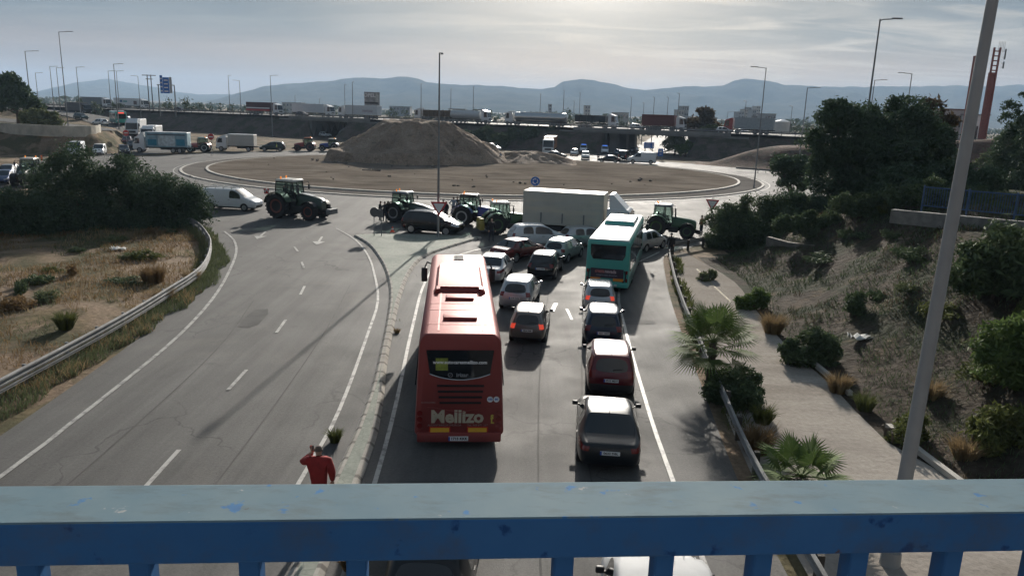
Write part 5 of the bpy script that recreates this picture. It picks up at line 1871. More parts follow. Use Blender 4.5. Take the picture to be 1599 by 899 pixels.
# ---------------------------------------------------------------- tractors
def tractor(pos, phi, label, paint, roofm, rimm, s=1.0, weight=True, hood_top=None, board=False, beacons=2, rear_tool=None, z=0.012, clear=True, group='tractors blocking the roundabout'):
    root = empty('tractor', (pos[0], pos[1], z), phi, label, 'tractor', group)
    root.scale = (s, s, s)
    RR, FR = .98, .70
    yr, yf = -1.35, 1.55

    def big_wheel(x, y, r, w, nm):
        mb = MB(); h = w / 2
        mb.lathe([(-h * .7, r * .56), (-h, r * .64), (-h, r * .9), (-h * .75, r * .955), (h * .75, r * .955), (h, r * .9), (h, r * .64), (h * .7, r * .56)], c=(0, 0, 0), n=36)
        for k in range(20):
            a = 2 * math.pi * k / 20
            for sd in (-1, 1):
                M = Matrix.Rotation(a + sd * .08, 4, 'X')
                vs = bmesh.ops.create_cube(mb.bm, size=1)['verts']
                for v in vs:
                    v.co = M @ (Vector((sd * h * .5 + v.co.x * h * 1.02, v.co.y * r * .085 + (sd * v.co.x) * .09, r * .955 + v.co.z * r * .09)))
        o = mb.build('wheel', M_RUBBER, root, True, (x, y, r))
        mb = MB()
        mb.lathe([(-h * .35, .02), (-h * .35, r * .3), (-h * .75, r * .45), (-h * .78, r * .575), (h * .78, r * .575), (h * .75, r * .45), (h * .35, r * .3), (h * .35, .02)], n=24)
        mb.lathe([(-h * .6, .02), (-h * .6, r * .16), (h * .6, r * .16), (h * .6, .02)], n=14)
        mb.build('rim', rimm, o, True)
    for sx in (-1, 1):
        big_wheel(sx * .98, yr, RR, .62, 'wheel')
        big_wheel(sx * .95, yf, FR, .52, 'wheel')
    mb = MB()
    mb.box((0, .3, .85), (.52, 3.6, .5), bevel=.05); mb.box((0, yr, RR), (1.5, .3, .3)); mb.box((0, yf, FR), (1.5, .22, .22)); mb.box((0, -1.95, .85), (.7, .5, .35))
    mb.box((.62, .25, .75), (.5, .9, .5), bevel=.06); mb.box((-.62, .25, .75), (.5, .9, .5), bevel=.06)
    mb.build('chassis', M_BLACK, root)
    # bonnet: sloped, tapering forward
    mb = MB()
    sec = lambda y, w, zt, zb: [Vector((x * w, y, zb + (zt - zb) * f)) for x, f in ((-1, 0), (-1, .72), (-.78, .95), (-.4, 1), (.4, 1), (.78, .95), (1, .72), (1, 0))]
    mb.loft([sec(.05, .46, 1.98, 1.0), sec(.5, .47, 1.96, .98), (sec(1.5, .43, 1.82, .95)), sec(2.15, .38, 1.66, .9), sec(2.32, .32, 1.5, .85)])
    bn = mb.build('bonnet', paint, root, True)
    if hood_top:
        mb = MB()
        mb.loft([[Vector((x * w, y, zt)) for x in (-1, 1)] for y, w, zt in ((.1, .30, 2.0), (.55, .30, 1.985), (1.45, .27, 1.85))], closed=False)
        mb.build('bonnet_top', hood_top, bn)
    mb = MB(); mb.box((0, 2.27, 1.2), (.5, .06, .5), rot=(-.1, 0, 0)); mb.build('grille', M_BLACK, bn)
    for sx in (-1, 1):
        mb = MB(); mb.box((sx * .24, 2.30, 1.46), (.16, .06, .11), bevel=.02); mb.build('headlight', M_HEAD, bn)
    # mudguards
    for sx in (-1, 1):
        mb = MB()
        rg = []
        for k in range(13):
            a = rad(20 + 150 * k / 12)
            c_, s_ = math.cos(a), math.sin(a)
            r0, r1 = RR + .10, RR + .14
            rg.append([Vector((sx * .56, yr + c_ * r0, RR + s_ * r0)), Vector((sx * 1.3, yr + c_ * r0, RR + s_ * r0)), Vector((sx * 1.3, yr + c_ * r1, RR + s_ * r1)), Vector((sx * .56, yr + c_ * r1, RR + s_ * r1))])
        mb.loft(rg)
        mg = mb.build('mudguard', paint, root, True)
        mb = MB(); mb.box((sx * 1.1, yr - .98, RR + .62), (.22, .08, .12)); mb.build('tail_light', M_TAIL, mg)
        mb = MB()
        rg = []
        for k in range(9):
            a = rad(35 + 110 * k / 8)
            rg.append([Vector((sx * x, yf + math.cos(a) * r0_, FR + math.sin(a) * r0_)) for x, r0_ in ((.7, FR + .07), (1.2, FR + .07), (1.2, FR + .1), (.7, FR + .1))])
        mb.loft(rg); mb.build('front_mudguard', M_BLACK, root, True)
    # cab: frame of posts, clear panes, seat and wheel inside, roof
    mb = MB()
    P = {}
    for sx in (-1, 1):
        for nm, (y0, z0, y1, z1) in {'a': (.12, 1.35, -.12, 2.88), 'b': (-.75, 1.2, -.72, 2.9), 'c': (-1.72, 1.75, -1.6, 2.88)}.items():
            x0, x1 = sx * (.70 if nm != 'a' else .56), sx * (.72 if nm != 'a' else .68)
            mb.tube([(x0, y0, z0), ((x0 + x1) / 2 + sx * .05, (y0 + y1) / 2, (z0 + z1) / 2), (x1, y1, z1)], .045, 6)
            P[(nm, sx)] = ((x0, y0, z0), (x1, y1, z1))
        mb.tube([P[('a', sx)][1], P[('b', sx)][1], P[('c', sx)][1]], .05, 6)
        mb.tube([P[('a', sx)][0], P[('b', sx)][0], P[('c', sx)][0]], .05, 6)
    for nm in 'ac':
        for q in (0, 1):
            mb.tube([P[(nm, -1)][q], P[(nm, 1)][q]], .045, 6)
    mb.box((0, -.75, 1.15), (1.3, 1.6, .5), bevel=.05)
    cf = mb.build('cab_frame', M_BLACK, root, True)
    for sx in (-1, 1):
        mb = MB(); mb.poly([P[('a', sx)][0], P[('b', sx)][0], P[('b', sx)][1], P[('a', sx)][1]]); mb.build('cab_door', M_CLEAR, cf)
        mb = MB(); mb.poly([P[('b', sx)][0], P[('c', sx)][0], P[('c', sx)][1], P[('b', sx)][1]]); mb.build('side_window', M_CLEAR, cf)
    for nm, k in (('a', 'windscreen'), ('c', 'rear_window')):
        mb = MB(); mb.poly([P[(nm, -1)][0], P[(nm, 1)][0], P[(nm, 1)][1], P[(nm, -1)][1]]); mb.build(k, M_CLEAR, cf)
    mb = MB(); mb.box((0, -1.05, 1.72), (.5, .5, .16), bevel=.05); mb.box((0, -1.3, 2.05), (.48, .14, .62), bevel=.05); mb.build('driver_seat', M_BLACK, cf, True)
    mb = MB(); mb.tube([(0, -.2, 1.4), (0, -.42, 1.95)], .04, 6); mb.lathe([(-.02, .19), (.02, .19), (.02, .16), (-.02, .16)], axis='Z', c=(0, -.43, 1.97), n=16); mb.build('steering_wheel', M_BLACK, cf)
    mb = MB(); mb.box((0, -.86, 2.98), (1.56, 1.75, .2), bevel=.08, taper=(.9, .9), seg=3); rf = mb.build('cab_roof', roofm, root, True)
    for sx in (-1, 1):
        for y in (.0, -1.72):
            mb = MB(); mb.box((sx * .55, y, 2.95), (.2, .06, .1), bevel=.02); mb.build('work_light', M_HEAD, rf)
        mb = MB(); mb.tube([(sx * .72, -.1, 2.75), (sx * 1.15, .12, 2.82), (sx * 1.2, .14, 2.7)], .022, 6); mb.box((sx * 1.2, .15, 2.42), (.2, .06, .42), bevel=.02); mb.build('side_mirror', M_BLACK, root, True)
    mb = MB(); mb.cyl((.58, .35, 1.8), (.58, .35, 2.75), .055, n=10); mb.cyl((.58, .35, 2.0), (.58, .35, 2.45), .085, n=10); mb.build('exhaust_pipe', simple('dark_steel', (.06, .06, .065), .5, .6), root, True)
    for k in range(beacons):
        mb = MB(); mb.cyl((-.5 + k * 1.0, -1.5 + k * .2, 3.06), (-.5 + k * 1.0, -1.5 + k * .2, 3.26), .06, .05, n=10); mb.build('beacon', M_AMBER, rf, True)
    mb = MB(); mb.tube([(0, 2.2, .7), (0, 2.75, .62)], .12, 8)
    for sx in (-1, 1): mb.tube([(sx * .35, 2.1, .6), (sx * .4, 2.7, .45), (sx * .38, 2.95, .62)], .06, 6)
    mb.build('front_linkage', M_BLACK, root, True)
    if weight:
        mb = MB(); mb.box((0, 3.02, .72), (1.1, .42, .42), bevel=.05); mb.build('front_weight', simple('weight_grey', (.16, .165, .17), .6), root)
    mb = MB()
    for sx in (-1, 1):
        mb.tube([(sx * .4, -2.0, .7), (sx * .45, -2.75, .55)], .05, 6); mb.tube([(sx * .42, -2.05, 1.25), (sx * .44, -2.6, .6)], .035, 6)
    mb.tube([(0, -2.0, 1.1), (0, -2.7, .95)], .04, 6)
    mb.build('rear_linkage', M_BLACK, root, True)
    if board:
        n = NT('striped_board'); 
        w = n.t.nodes.new('ShaderNodeTexWave'); w.inputs['Scale'].default_value = 1.6; w.bands_direction = 'DIAGONAL'
        n.t.links.new(n.tc.outputs['Object'], w.inputs['Vector'])
        m = n.out(n.ramp(w.outputs['Fac'], [(.48, (.55, .06, .05)), (.52, (.65, .6, .58))]), .5)
        for sx in (-1, 1):
            mb = MB(); mb.tube([(sx * 1.2, -2.1, 1.6), (sx * 1.25, -2.15, 2.0)], .025, 6); q = mb.build('board_arm', M_BLACK, root)
            mb = MB(); mb.box((0, 0, 0), (.42, .04, .42)); mb.box((0, -.0, 0), (.03, .5, .36)); mb.build('warning_board', m, q, loc=(sx * 1.25, -2.16, 2.1))
    if rear_tool:
        mb = MB(); mb.box((0, -2.75, .75), (1.7, .5, .7), bevel=.08); mb.cyl((-.5, -2.75, 1.1), (-.5, -2.75, 1.5), .3, .2, n=14); mb.cyl((.5, -2.75, 1.1), (.5, -2.75, 1.5), .3, .2, n=14); mb.build('rear_implement', rear_tool, root, True)
    return root


P_TGREEN = car_paint('tractor_dark_green', (.022, .045, .03), .1, .35)
P_TGREEN2 = car_paint('tractor_green', (.03, .10, .04), .0, .35)
P_TBLUE = car_paint('tractor_blue', (.02, .05, .30), .0, .35)
P_TRED = car_paint('tractor_red', (.28, .03, .025), .0, .35)
M_RIMRED = simple('dark_red_rim', (.16, .04, .03), .6)
M_RIMW = simple('pale_rim', (.45, .45, .44), .5)
M_RIMY = simple('green_rim', (.05, .10, .04), .5)
M_ROOFC = simple('cream_cab_roof', (.55, .52, .46), .5, coat=.2)
M_ROOFG = simple('grey_cab_roof', (.22, .24, .26), .45, coat=.3)
M_ROOFB = simple('dark_cab_roof', (.06, .055, .05), .5)
M_HOODW = simple('pale_bonnet', (.55, .57, .56), .4, coat=.4)
GT = lambda px, py: G(px, py).xy
tractor(GT(468, 340), 109, 'largest tractor, dark green with cream roof and dark red wheel rims, crossing the exit lanes', P_TGREEN, M_ROOFC, M_RIMRED, s=1.06, hood_top=M_HOODW, board=True)
tractor(GT(641, 347), 110, 'grey roofed tractor with pale bonnet behind the black off-road car', P_TGREEN, M_ROOFG, simple('grey_rim', (.2, .2, .2), .5), s=.84, weight=False, hood_top=M_HOODW)
tractor(GT(746, 353), 100, 'blue tractor with pale wheel rims between the black off-road car and a green tractor', P_TBLUE, M_ROOFB, M_RIMW, s=.86, weight=False)
tractor(GT(793, 364), 75, 'green tractor with cream roof and yellow rear implement behind the maroon saloon', P_TGREEN2, M_ROOFC, M_RIMY, s=.82, weight=False, hood_top=M_HOODW, rear_tool=simple('old_yellow', (.30, .25, .05), .6))
tractor(GT(1047, 369), 106, 'green tractor standing alone right of the teal bus', P_TGREEN2, M_ROOFG, M_RIMY, s=.84, weight=False)
tractor(GT(311, 238), 262, 'red tractor between the two lorries on the far left', P_TRED, simple('teal_cab_roof', (.16, .26, .28), .5), M_RIMW, s=.9, weight=False, z=.03)
tractor(GT(476, 236), 264, 'dark tractor with an orange beacon left of the mound', P_TRED, simple('orange_cab_roof', (.35, .09, .03), .5), M_RIMRED, s=.9, weight=False, z=.03)
tractor(GT(514, 236), 264, 'blue tractor at the left foot of the large mound', P_TBLUE, M_ROOFC, M_RIMW, s=.85, weight=False, z=.03)
fl = tractor(GT(46, 290), 165, 'tractor with an orange flag behind the bushes at the left frame edge', P_TGREEN, M_ROOFC, M_RIMRED, s=.95, weight=False, z=.03)
mb = MB(); mb.tube([(-.9, -1.5, 1.6), (-.95, -1.55, 3.3)], .02, 6); fp = mb.build('flag_pole', M_GALV, fl)
mb = MB()
mb.loft([[Vector((-.95 - .0 + .06 * math.sin(k * 1.2), -1.55 - k * .12, zz_)) for zz_ in (2.65, 3.3)] for k in range(6)], closed=False)
mb.build('flag', simple('orange_cloth', (.55, .13, .03), .8), fp)


# ---------------------------------------------------------------- people
def person(pos, phi, label, top, trousers, z=0.0, h=1.74, pose='stand', hair=M_HAIR, vest=None, bag=None, seed=0, bulk=1.0, phone=False, kind='person', lean=0.0):
    root = empty('person', (pos[0], pos[1], z), phi, label, 'person')
    k = h / 1.74
    r_ = random.Random(seed)
    sp = .10 + r_.random() * .06
    J, E_, R_ = [], [], []

    def add(p, r, parent=None, rx=None):
        J.append(Vector(p) * k); R_.append((r * k, (rx or r) * k))
        if parent is not None: E_.append((parent, len(J) - 1))
        return len(J) - 1
    pel = add((0, 0, .95), .135 * bulk, rx=.11 * bulk)
    sp1 = add((0, lean * .3, 1.13), .135 * bulk, pel, .11 * bulk)
    sp2 = add((0, lean * .7, 1.32), .15 * bulk, sp1, .115 * bulk)
    nk = add((0, lean, 1.46), .07, sp2)
    nk2 = add((0, lean + .015, 1.53), .052, nk)
    hd1 = add((0, lean + .02, 1.60), .082, nk2)
    hd2 = add((0, lean + .025, 1.68), .088, hd1)
    hd3 = add((0, lean + .015, 1.745), .055, hd2)
    hands = []
    for sx in (-1, 1):
        hip = add((sx * .095, 0, .88), .095, pel)
        kn = add((sx * sp, .03 if sx > 0 else -.02, .48), .065, hip)
        an = add((sx * (sp + .01), -.02 if sx > 0 else -.06, .09), .045, kn)
        toe = add((sx * (sp + .04), .15 if sx > 0 else .10, .04), .042, an)
        sh = add((sx * .19 * (bulk * .4 + .6), lean, 1.40), .072 * bulk, sp2)
        up = (pose == 'call' and sx < 0) or (pose == 'film')
        if up:
            el = add((sx * .42, .12, 1.26), .062 * bulk, sh); wr = add((sx * .17, .16, 1.52), .042, el)
            hands.append((wr, Vector((sx * .3, -.2, .9)).normalized(), sx))
        elif pose == 'hips':
            el = add((sx * .38, -.10, 1.16), .052, sh); wr = add((sx * .2, .08, 1.0), .036, el)
            hands.append((wr, Vector((-sx * .5, .4, -.3)).normalized(), sx))
        else:
            el = add((sx * (.25 + r_.random() * .03) * (1.12 if pose == 'call' else 1), -.03, 1.13), (.05 if pose != 'call' else .062) * bulk, sh); wr = add((sx * (.25 + r_.random() * .03), .08 + r_.random() * .05, .88), .036 if pose != 'call' else .05, el)
            hands.append((wr, Vector((0, .15, -1)).normalized(), sx))
    me = bpy.data.meshes.new('body'); me.from_pydata([tuple(v) for v in J], E_, [])
    ob = link_mesh('body', me)
    ob.modifiers.new('skin', 'SKIN')
    for i, v in enumerate(me.skin_vertices[0].data):
        v.radius = R_[i]
        v.use_root = i == 0
    s = ob.modifiers.new('ss', 'SUBSURF'); s.levels = s.render_levels = 2
    bpy.context.view_layer.update()
    m2 = bpy.data.meshes.new_from_object(ob.evaluated_get(bpy.context.evaluated_depsgraph_get()))
    bpy.data.objects.remove(ob)
    bm = bmesh.new(); bm.from_mesh(m2)
    # hands: palm, four fingers and a thumb, slightly curled
    for wr, d, sx in hands:
        p = J[wr]
        side = d.cross(Vector((0, 1, 0.2))).normalized(); nrm = side.cross(d)
        hb = MB()
        hb.tube([p, p + d * .05 * k, p + d * .10 * k], [.03 * k, .042 * k, .036 * k], 8)
        for f, (o_, ln) in enumerate(((-.027, .07), (-.009, .08), (.009, .075), (.027, .06))):
            b = p + d * .095 * k + side * o_ * k
            hb.tube([b, b + d * ln * .5 * k + nrm * .008 * k, b + d * ln * .9 * k + nrm * .03 * k], [.0095 * k, .0085 * k, .006 * k], 6)
        b = p + d * .035 * k - side * .03 * k
        hb.tube([b, b + (d * .035 - side * .025) * k, b + (d * .065 - side * .028 + nrm * .02) * k], [.012 * k, .010 * k, .007 * k], 6)
        tmp = hb.mesh('hand', None); bm.from_mesh(tmp); bpy.data.meshes.remove(tmp)
    # nose and ears
    fb = MB()
    c = J[hd1]
    fb.box(c + Vector((0, .098, .03)) * k, (.028 * k, .04 * k, .045 * k), bevel=.008 * k)
    for sx in (-1, 1):
        fb.box(c + Vector((sx * .088, -.005, .035)) * k, (.022 * k, .04 * k, .06 * k), bevel=.008 * k)
    tmp = fb.mesh('features', None); bm.from_mesh(tmp); bpy.data.meshes.remove(tmp)
    hand_p = [J[w] for w, _, _ in hands]
    for f in bm.faces:
        c = f.calc_center_median()
        zf = c.z / k
        f.smooth = True
        kk = 1
        if zf < .10: kk = 3
        elif zf < (.70 if pose == 'call' else .93) and abs(c.x) < .26 * k: kk = 2
        elif zf > 1.50 and abs(c.x) < .12 * k: kk = 0
        if any((c - hp).length < .14 * k and ((c - hp).dot(d) > -.01 * k) for hp, (_, d, _) in zip(hand_p, hands)) and zf > .10: kk = 0 if (abs(c.x) > .16 * k or pose in ('call', 'film') and zf > 1.3) else kk
        if kk == 0 and 1.62 < zf and c.y < (lean + .045) * k and abs(c.x) < .12 * k: kk = 4
        if zf > 1.72: kk = 4
        f.material_index = kk
    m3_ = bpy.data.meshes.new('body'); bm.to_mesh(m3_); bm.free()
    shoe = simple('dark_shoe', (.03, .027, .025), .6)
    for m in (M_SKIN, top, trousers, shoe, hair):
        m3_.materials.append(m)
    bpy.data.meshes.remove(m2)
    link_mesh('body', m3_, root)
    eb = MB()
    for sx in (-1, 1):
        eb.box(J[hd1] + Vector((sx * .034, .083, .055)) * k, (.026 * k, .012 * k, .012 * k), bevel=.004)
    eb.box(J[hd1] + Vector((0, .085, -.025)) * k, (.05 * k, .012 * k, .01 * k), bevel=.003)
    eb.build('eyes_and_mouth', M_INK, root)
    if vest:
        vb = MB()
        rg = []
        for zz_, w, dp in ((.92, .175, .135), (1.1, .172, .135), (1.3, .185, .14), (1.42, .15, .115)):
            rg.append([Vector((w * bulk * math.cos(a), lean * .7 + dp * bulk * math.sin(a), zz_)) * k for a in [2 * math.pi * q / 14 for q in range(14)]])
        vb.loft(rg); v_ = vb.build('safety_vest', vest, root, True)
        vb = MB()
        for zz_ in (1.02, 1.2):
            vb.loft([[Vector((.181 * bulk * math.cos(a), lean * .7 + .144 * bulk * math.sin(a), zz_ + dz)) * k for a in [2 * math.pi * q / 14 for q in range(14)]] for dz in (0, .05)], caps=False)
        vb.build('reflective_stripe', simple('reflective_grey', (.6, .6, .58), .4), v_)
    if bag:
        bb = MB(); bb.box(Vector((0, -.2 + lean, 1.24)) * k, (.3, .16, .44), bevel=.06, seg=3)
        for sx in (-1, 1): bb.tube([Vector((sx * .12, -.14, 1.42)) * k, Vector((sx * .13, .02, 1.49)) * k, Vector((sx * .13, .13, 1.3)) * k], .02, 5)
        bb.build('rucksack', bag, root, True)
    if phone:
        wr, d, sx = hands[0]
        pb = MB(); pb.box(J[wr] + d * .09 + Vector((.035, .0, .02)), (.014, .07, .14), bevel=.004)
        pb.build('mobile_phone', M_BLACK, root)
    return root


CL = lambda n, c: simple(n, c, .85, var=.2, vscale=8)
person((-4.30, 15.9), 4, 'man in a long red jacket holding a phone to his left ear beside the kerb', CL('red_jacket', (.28, .018, .016)), CL('dark_trousers', (.02, .022, .03)), z=.137, h=1.80, pose='call', bulk=1.5, phone=True, hair=simple('grey_brown_hair', (.13, .10, .08), .8), seed=1)
dkc, dkt = CL('black_jacket', (.014, .014, .017)), CL('navy_trousers', (.02, .024, .04))
hv = simple('yellow_vest', (.78, .92, .10), .7)
for px, py, ph, lb, tp, tr, kw in (
    (594, 346, 60, 'person in black at the left of the pair behind the two legged sign', dkc, dkt, {}),
    (601, 347, 20, 'person in black next to the yellow vest by the grey roofed tractor', dkc, dkt, {}),
    (606, 346, 30, 'person in a bright yellow vest beside the grey roofed tractor', CL('dark_green_top', (.03, .05, .02)), dkt, {'vest': hv}),
    (692, 343, 200, 'person in dark clothes with head hidden by the give way sign', CL('dark_brown_coat', (.035, .02, .018)), dkt, {}),
    (697, 345, 230, 'stout person in a dark coat right of the give way sign post', dkc, dkt, {'bulk': 1.2}),
    (708, 338, 10, 'person in a pale blue hooded top standing by the roundabout kerb', CL('pale_blue_top', (.27, .31, .38)), CL('blue_jeans', (.025, .03, .05)), {'pose': 'hips'}),
    (714, 337, 340, 'person in black standing close behind the pale blue top', dkc, dkt, {}),
    (767, 378, 160, 'person in dark work clothes at the rear of the green tractor', dkc, dkt, {'bulk': 1.1}),
    (1046, 403, 350, 'person in black with a rucksack by the bend of the right guardrail', dkc, CL('black_trousers', (.012, .012, .014)), {'bag': simple('black_rucksack', (.02, .02, .022), .8)}),
    (1094, 369, 320, 'person in a brownish orange jacket beside the right bushes', CL('tan_jacket', (.26, .15, .09)), dkt, {'pose': 'hips'}),
    (862, 345, 90, 'dark figure behind the tarpaulin lorry at the roundabout kerb', dkc, dkt, {}),
    (432, 237, 90, 'person in a yellow vest beside the dark green off-road car', CL('dark_grey_top', (.04, .04, .045)), dkt, {'vest': hv}),
    (781, 257, 180, 'person in a pale blue shirt at the right foot of the large mound', CL('blue_shirt', (.2, .28, .42)), CL('dark_blue_trousers', (.02, .025, .05)), {}),
    (934, 252, 20, 'dark figure beside the black saloon across the roundabout', dkc, dkt, {}),
):
    p = G(px, py)
    z_ = .015
    if px == 781:
        z_ = .45
    person(p.xy, ph, lb, tp, tr, z=z_, seed=px, **kw)


# ---------------------------------------------------------------- lamp posts
def lamp_post(base, H, phi=90, arm=1.6, label=None, group='street lamps around the junction', r=.09, double=False, mat=None, name='street_lamp'):
    root = empty(name, base, 0, label, 'street lamp', group)
    mb = MB(); mb.cyl((0, 0, -.3), (0, 0, H), r, r * .5, n=12); mb.cyl((0, 0, 0), (0, 0, .35), r * 1.35, r * 1.25, n=12)
    mb.build('pole', mat or M_POLE, root, True)
    for s in ((1, -1) if double else (1,)):
        d = Vector((math.sin(rad(phi)), math.cos(rad(phi)), 0)) * s
        mb = MB(); mb.tube([Vector((0, 0, H - .12)), d * .25 + Vector((0, 0, H - .02)), d * arm * .6 + Vector((0, 0, H + .03))], r * .4, 6)
        a = mb.build('arm', mat or M_POLE, root)
        mb = MB(); n = Vector((-d.y, d.x, 0))
        c = d * (arm * .8) + Vector((0, 0, H + .03))
        mb.loft([[c + d * t * arm * .4 + n * w * sgn + Vector((0, 0, z)) for sgn, z in ((-1, 0), (1, 0), (1, .09), (-1, .09))] for t, w in ((-.62, .07), (-.3, .15), (.5, .14), (.62, .08))])
        mb.build('lamp_head', M_POLE, a)
    return root


def lamp_px(bx, by, tx, ty, phi, label, arm=1.6, zb=None, Y=None, r=.09, double=False, z_at=0.0, group='street lamps around the junction'):
    """base at photo (bx,by) on the ground, or at distance Y; height from the top at (tx,ty)"""
    if Y is None:
        b = G(bx, by, z_at)
    else:
        b = at_depth(bx, by, Y)
        b.z = ground_z(b.x, b.y) if zb is None else zb
        b.x = at_depth(tx, ty, Y).x * .5 + at_depth(bx, by, Y).x * .5
    t = at_depth(tx, ty, b.y)
    return lamp_post(b, max(3.0, t.z - b.z), phi, arm, label, group, r, double)


lamp_px(684, 371, 691, 84, 0, 'tall grey lamp post on the traffic island, head end on', r=.10, arm=1.4)
lamp_px(1177, 295, 1195, 106, 268, 'grey lamp post right of the roundabout with arm to the left', r=.10, arm=2.0)
lamp_px(110, 232, 97, 50, 95, 'dark lamp post in front of the pale wall at the left', r=.11, arm=2.6)
lamp_px(1352, 230, 1370, 30, 92, 'tall lamp post rising out of the big pine trees', Y=62, zb=1.5, r=.11, arm=1.6)
lamp_px(50, 190, 40, 80, 95, 'lamp post at the far left behind the pale wall', Y=165, r=.13, arm=3.0, zb=3.4)
FL = [(81, 150, 79, 104, 225, 90), (91, 150, 89, 106, 230, 90), (122, 150, 120, 105, 215, 92), (183, 176, 178, 100, 175, 95), (171, 165, 171, 111, 235, 90), (185, 170, 183, 111, 240, 90), (218, 165, 216, 119, 250, 270),
      (358, 170, 357, 118, 250, 0), (377, 172, 373, 126, 260, 270), (424, 175, 422, 118, 222, 90), (57, 150, 57, 114, 240, 90), (461, 178, 461, 149, 300, 0), (499, 178, 499, 154, 300, 0),
      (539, 180, 538, 132, 240, 0), (551, 182, 550, 128, 225, 0), (658, 184, 657, 131, 220, 0), (704, 186, 704, 139, 235, 0), (739, 188, 739, 136, 228, 0),
      (843, 190, 844, 147, 222, 0), (880, 188, 880, 141, 210, 0), (896, 190, 896, 158, 260, 0), (905, 190, 905, 145, 230, 0), (985, 196, 985, 152, 230, 0), (1004, 198, 1005, 161, 250, 0),
      (1020, 198, 1021, 152, 215, 0), (1042, 200, 1042, 152, 215, 0), (1058, 200, 1060, 146, 200, 0), (1163, 205, 1163, 158, 210, 0), (1235, 200, 1236, 166, 220, 0), (1252, 240, 1258, 137, 140, 90), (1360, 200, 1362, 125, 150, 92), (1418, 180, 1421, 115, 130, 270), (1136, 190, 1136, 175, 300, 90)]
WH = {0: 'upright', 90: 'right armed', 92: 'right armed', 95: 'right armed', 270: 'left armed'}
for i, (bx, by, tx, ty, Y, ph) in enumerate(FL):
    if tx < 225: where = ['behind the slip road', 'near the slip road queue', 'above the slip road', 'beyond the pale wall', 'by the white lorry with blue writing', 'left of the blue sign'][i % 6]
    elif tx < 640: where = 'along the highway left of the mound'
    elif tx < 960: where = 'along the overpass in the middle'
    else: where = 'along the highway at the right'
    near = lamp_px(bx, by, tx, ty, ph, 'thin far lamp post %s, number %d from the left' % (where, i + 1), Y=Y, r=.13, arm=2.2, group='far street lamps along the highway')
    near['label'] = 'thin far lamp post ' + where
# nearest pole: thick concrete-grey, right foreground
b = G(1389, 880)
near_pole = lamp_post((b.x, b.y, 0), 16.0, 270, 2.2, 'thick pale grey pole in the right foreground, running out of the top of the frame', None, .165, mat=simple('pale_pole', (.33, .33, .325), .55, .1, var=.1, vscale=1.5))

near_pole.rotation_euler = (0, .018, 0)


# ---------------------------------------------------------------- signs
def post(mb, x, y, z0, z1, r=.04):
    mb.cyl((x, y, z0), (x, y, z1), r, n=8)


def yield_sign(px, py, H, size, label, phi=180, pole=True):
    p = G(px, py)
    root = empty('give_way_sign', (p.x, p.y, .0), phi, label, 'road sign')
    mb = MB(); post(mb, 0, -.06, -.2, H, .035); mb.build('post', M_GALV, root)

    def tri(s, y):
        c = H - size * .45
        return [Vector((-s / 2, y, c + s * .29)), Vector((s / 2, y, c + s * .29)), Vector((0, y, c - s * .58))]
    mb = MB(); mb.prism(tri(size, 0), (0, .02, 0)); a = mb.build('red_border', M_RED, root)
    mb = MB(); mb.prism(tri(size * .66, .021), (0, .006, 0)); mb.build('white_field', M_SIGNW, a)
    return root


yield_sign(685, 374, 3.0, 1.25, 'red and white give way triangle in front of the tall lamp post on the island')
yield_sign(1109, 354, 2.6, 1.2, 'give way triangle half hidden by the right bushes', phi=205)
# sign seen from behind on two posts at the island tip
p = G(590, 371)
r_ = empty('two_post_sign', (p.x, p.y, .14), 10, 'dark sign seen from behind on two posts at the left tip of the island', 'road sign')
for x in (-.28, .28):
    mb = MB(); post(mb, x, 0, -.1, 2.1, .03); mb.build('post', M_POLE, r_)
mb = MB(); mb.lathe([(-.012, .0), (-.012, .36), (.012, .36), (.012, .0)], axis='Y', c=(-.22, -.04, 1.75), n=24); mb.build('sign_disc', simple('sign_back', (.11, .115, .12), .5, .4), r_)
mb = MB(); mb.box((.22, -.04, 1.7), (.42, .02, .6)); mb.build('sign_plate', MATS['sign_back'], r_)
p = G(613, 365)
c_ = empty('traffic_cone', (p.x, p.y, .14), 0, 'small orange traffic cone at the island tip', 'traffic cone')
mb = MB(); mb.lathe([(.03, .14), (.03, .13), (.42, .03), (.44, .0)], axis='Z', n=16); mb.box((0, 0, .015), (.34, .34, .03)); mb.build('cone_body', simple('cone_orange', (.75, .09, .03), .6), c_, True)
mb = MB(); mb.lathe([(.2, .092), (.2, .095), (.28, .075), (.28, .07)], axis='Z', n=16); mb.build('white_band', M_SIGNW, c_, True)
# blue roundabout sign
p = G(834, 333)
r_ = empty('roundabout_sign', (p.x, p.y, .0), 180, 'round blue sign with white arrows behind the tarpaulin lorry', 'road sign')
mb = MB(); post(mb, 0, -.05, -.1, 3.3, .04); mb.build('post', M_GALV, r_)
zc = at_depth(835, 283, p.y).z
mb = MB(); mb.cyl((0, 0, zc), (0, .02, zc), .43, n=32); d_ = mb.build('sign_disc', M_BLUE, r_)
mb = MB()
for q in range(3):
    a0 = q * 2 * math.pi / 3
    P_ = [a0 + .25 + 1.25 * t / 6 for t in range(7)]
    for u, v in zip(P_, P_[1:]):
        mb.poly([Vector((r * math.cos(a), .024, zc + r * math.sin(a))) for r, a in ((.19, u), (.27, u), (.27, v), (.19, v))])
    e = P_[-1]
    mb.poly([Vector((.14 * math.cos(e), .024, zc + .14 * math.sin(e))), Vector((.32 * math.cos(e), .024, zc + .32 * math.sin(e))), Vector((.23 * math.cos(e + .6), .024, zc + .23 * math.sin(e + .6)))])
mb.build('arrows', M_SIGNW, d_)


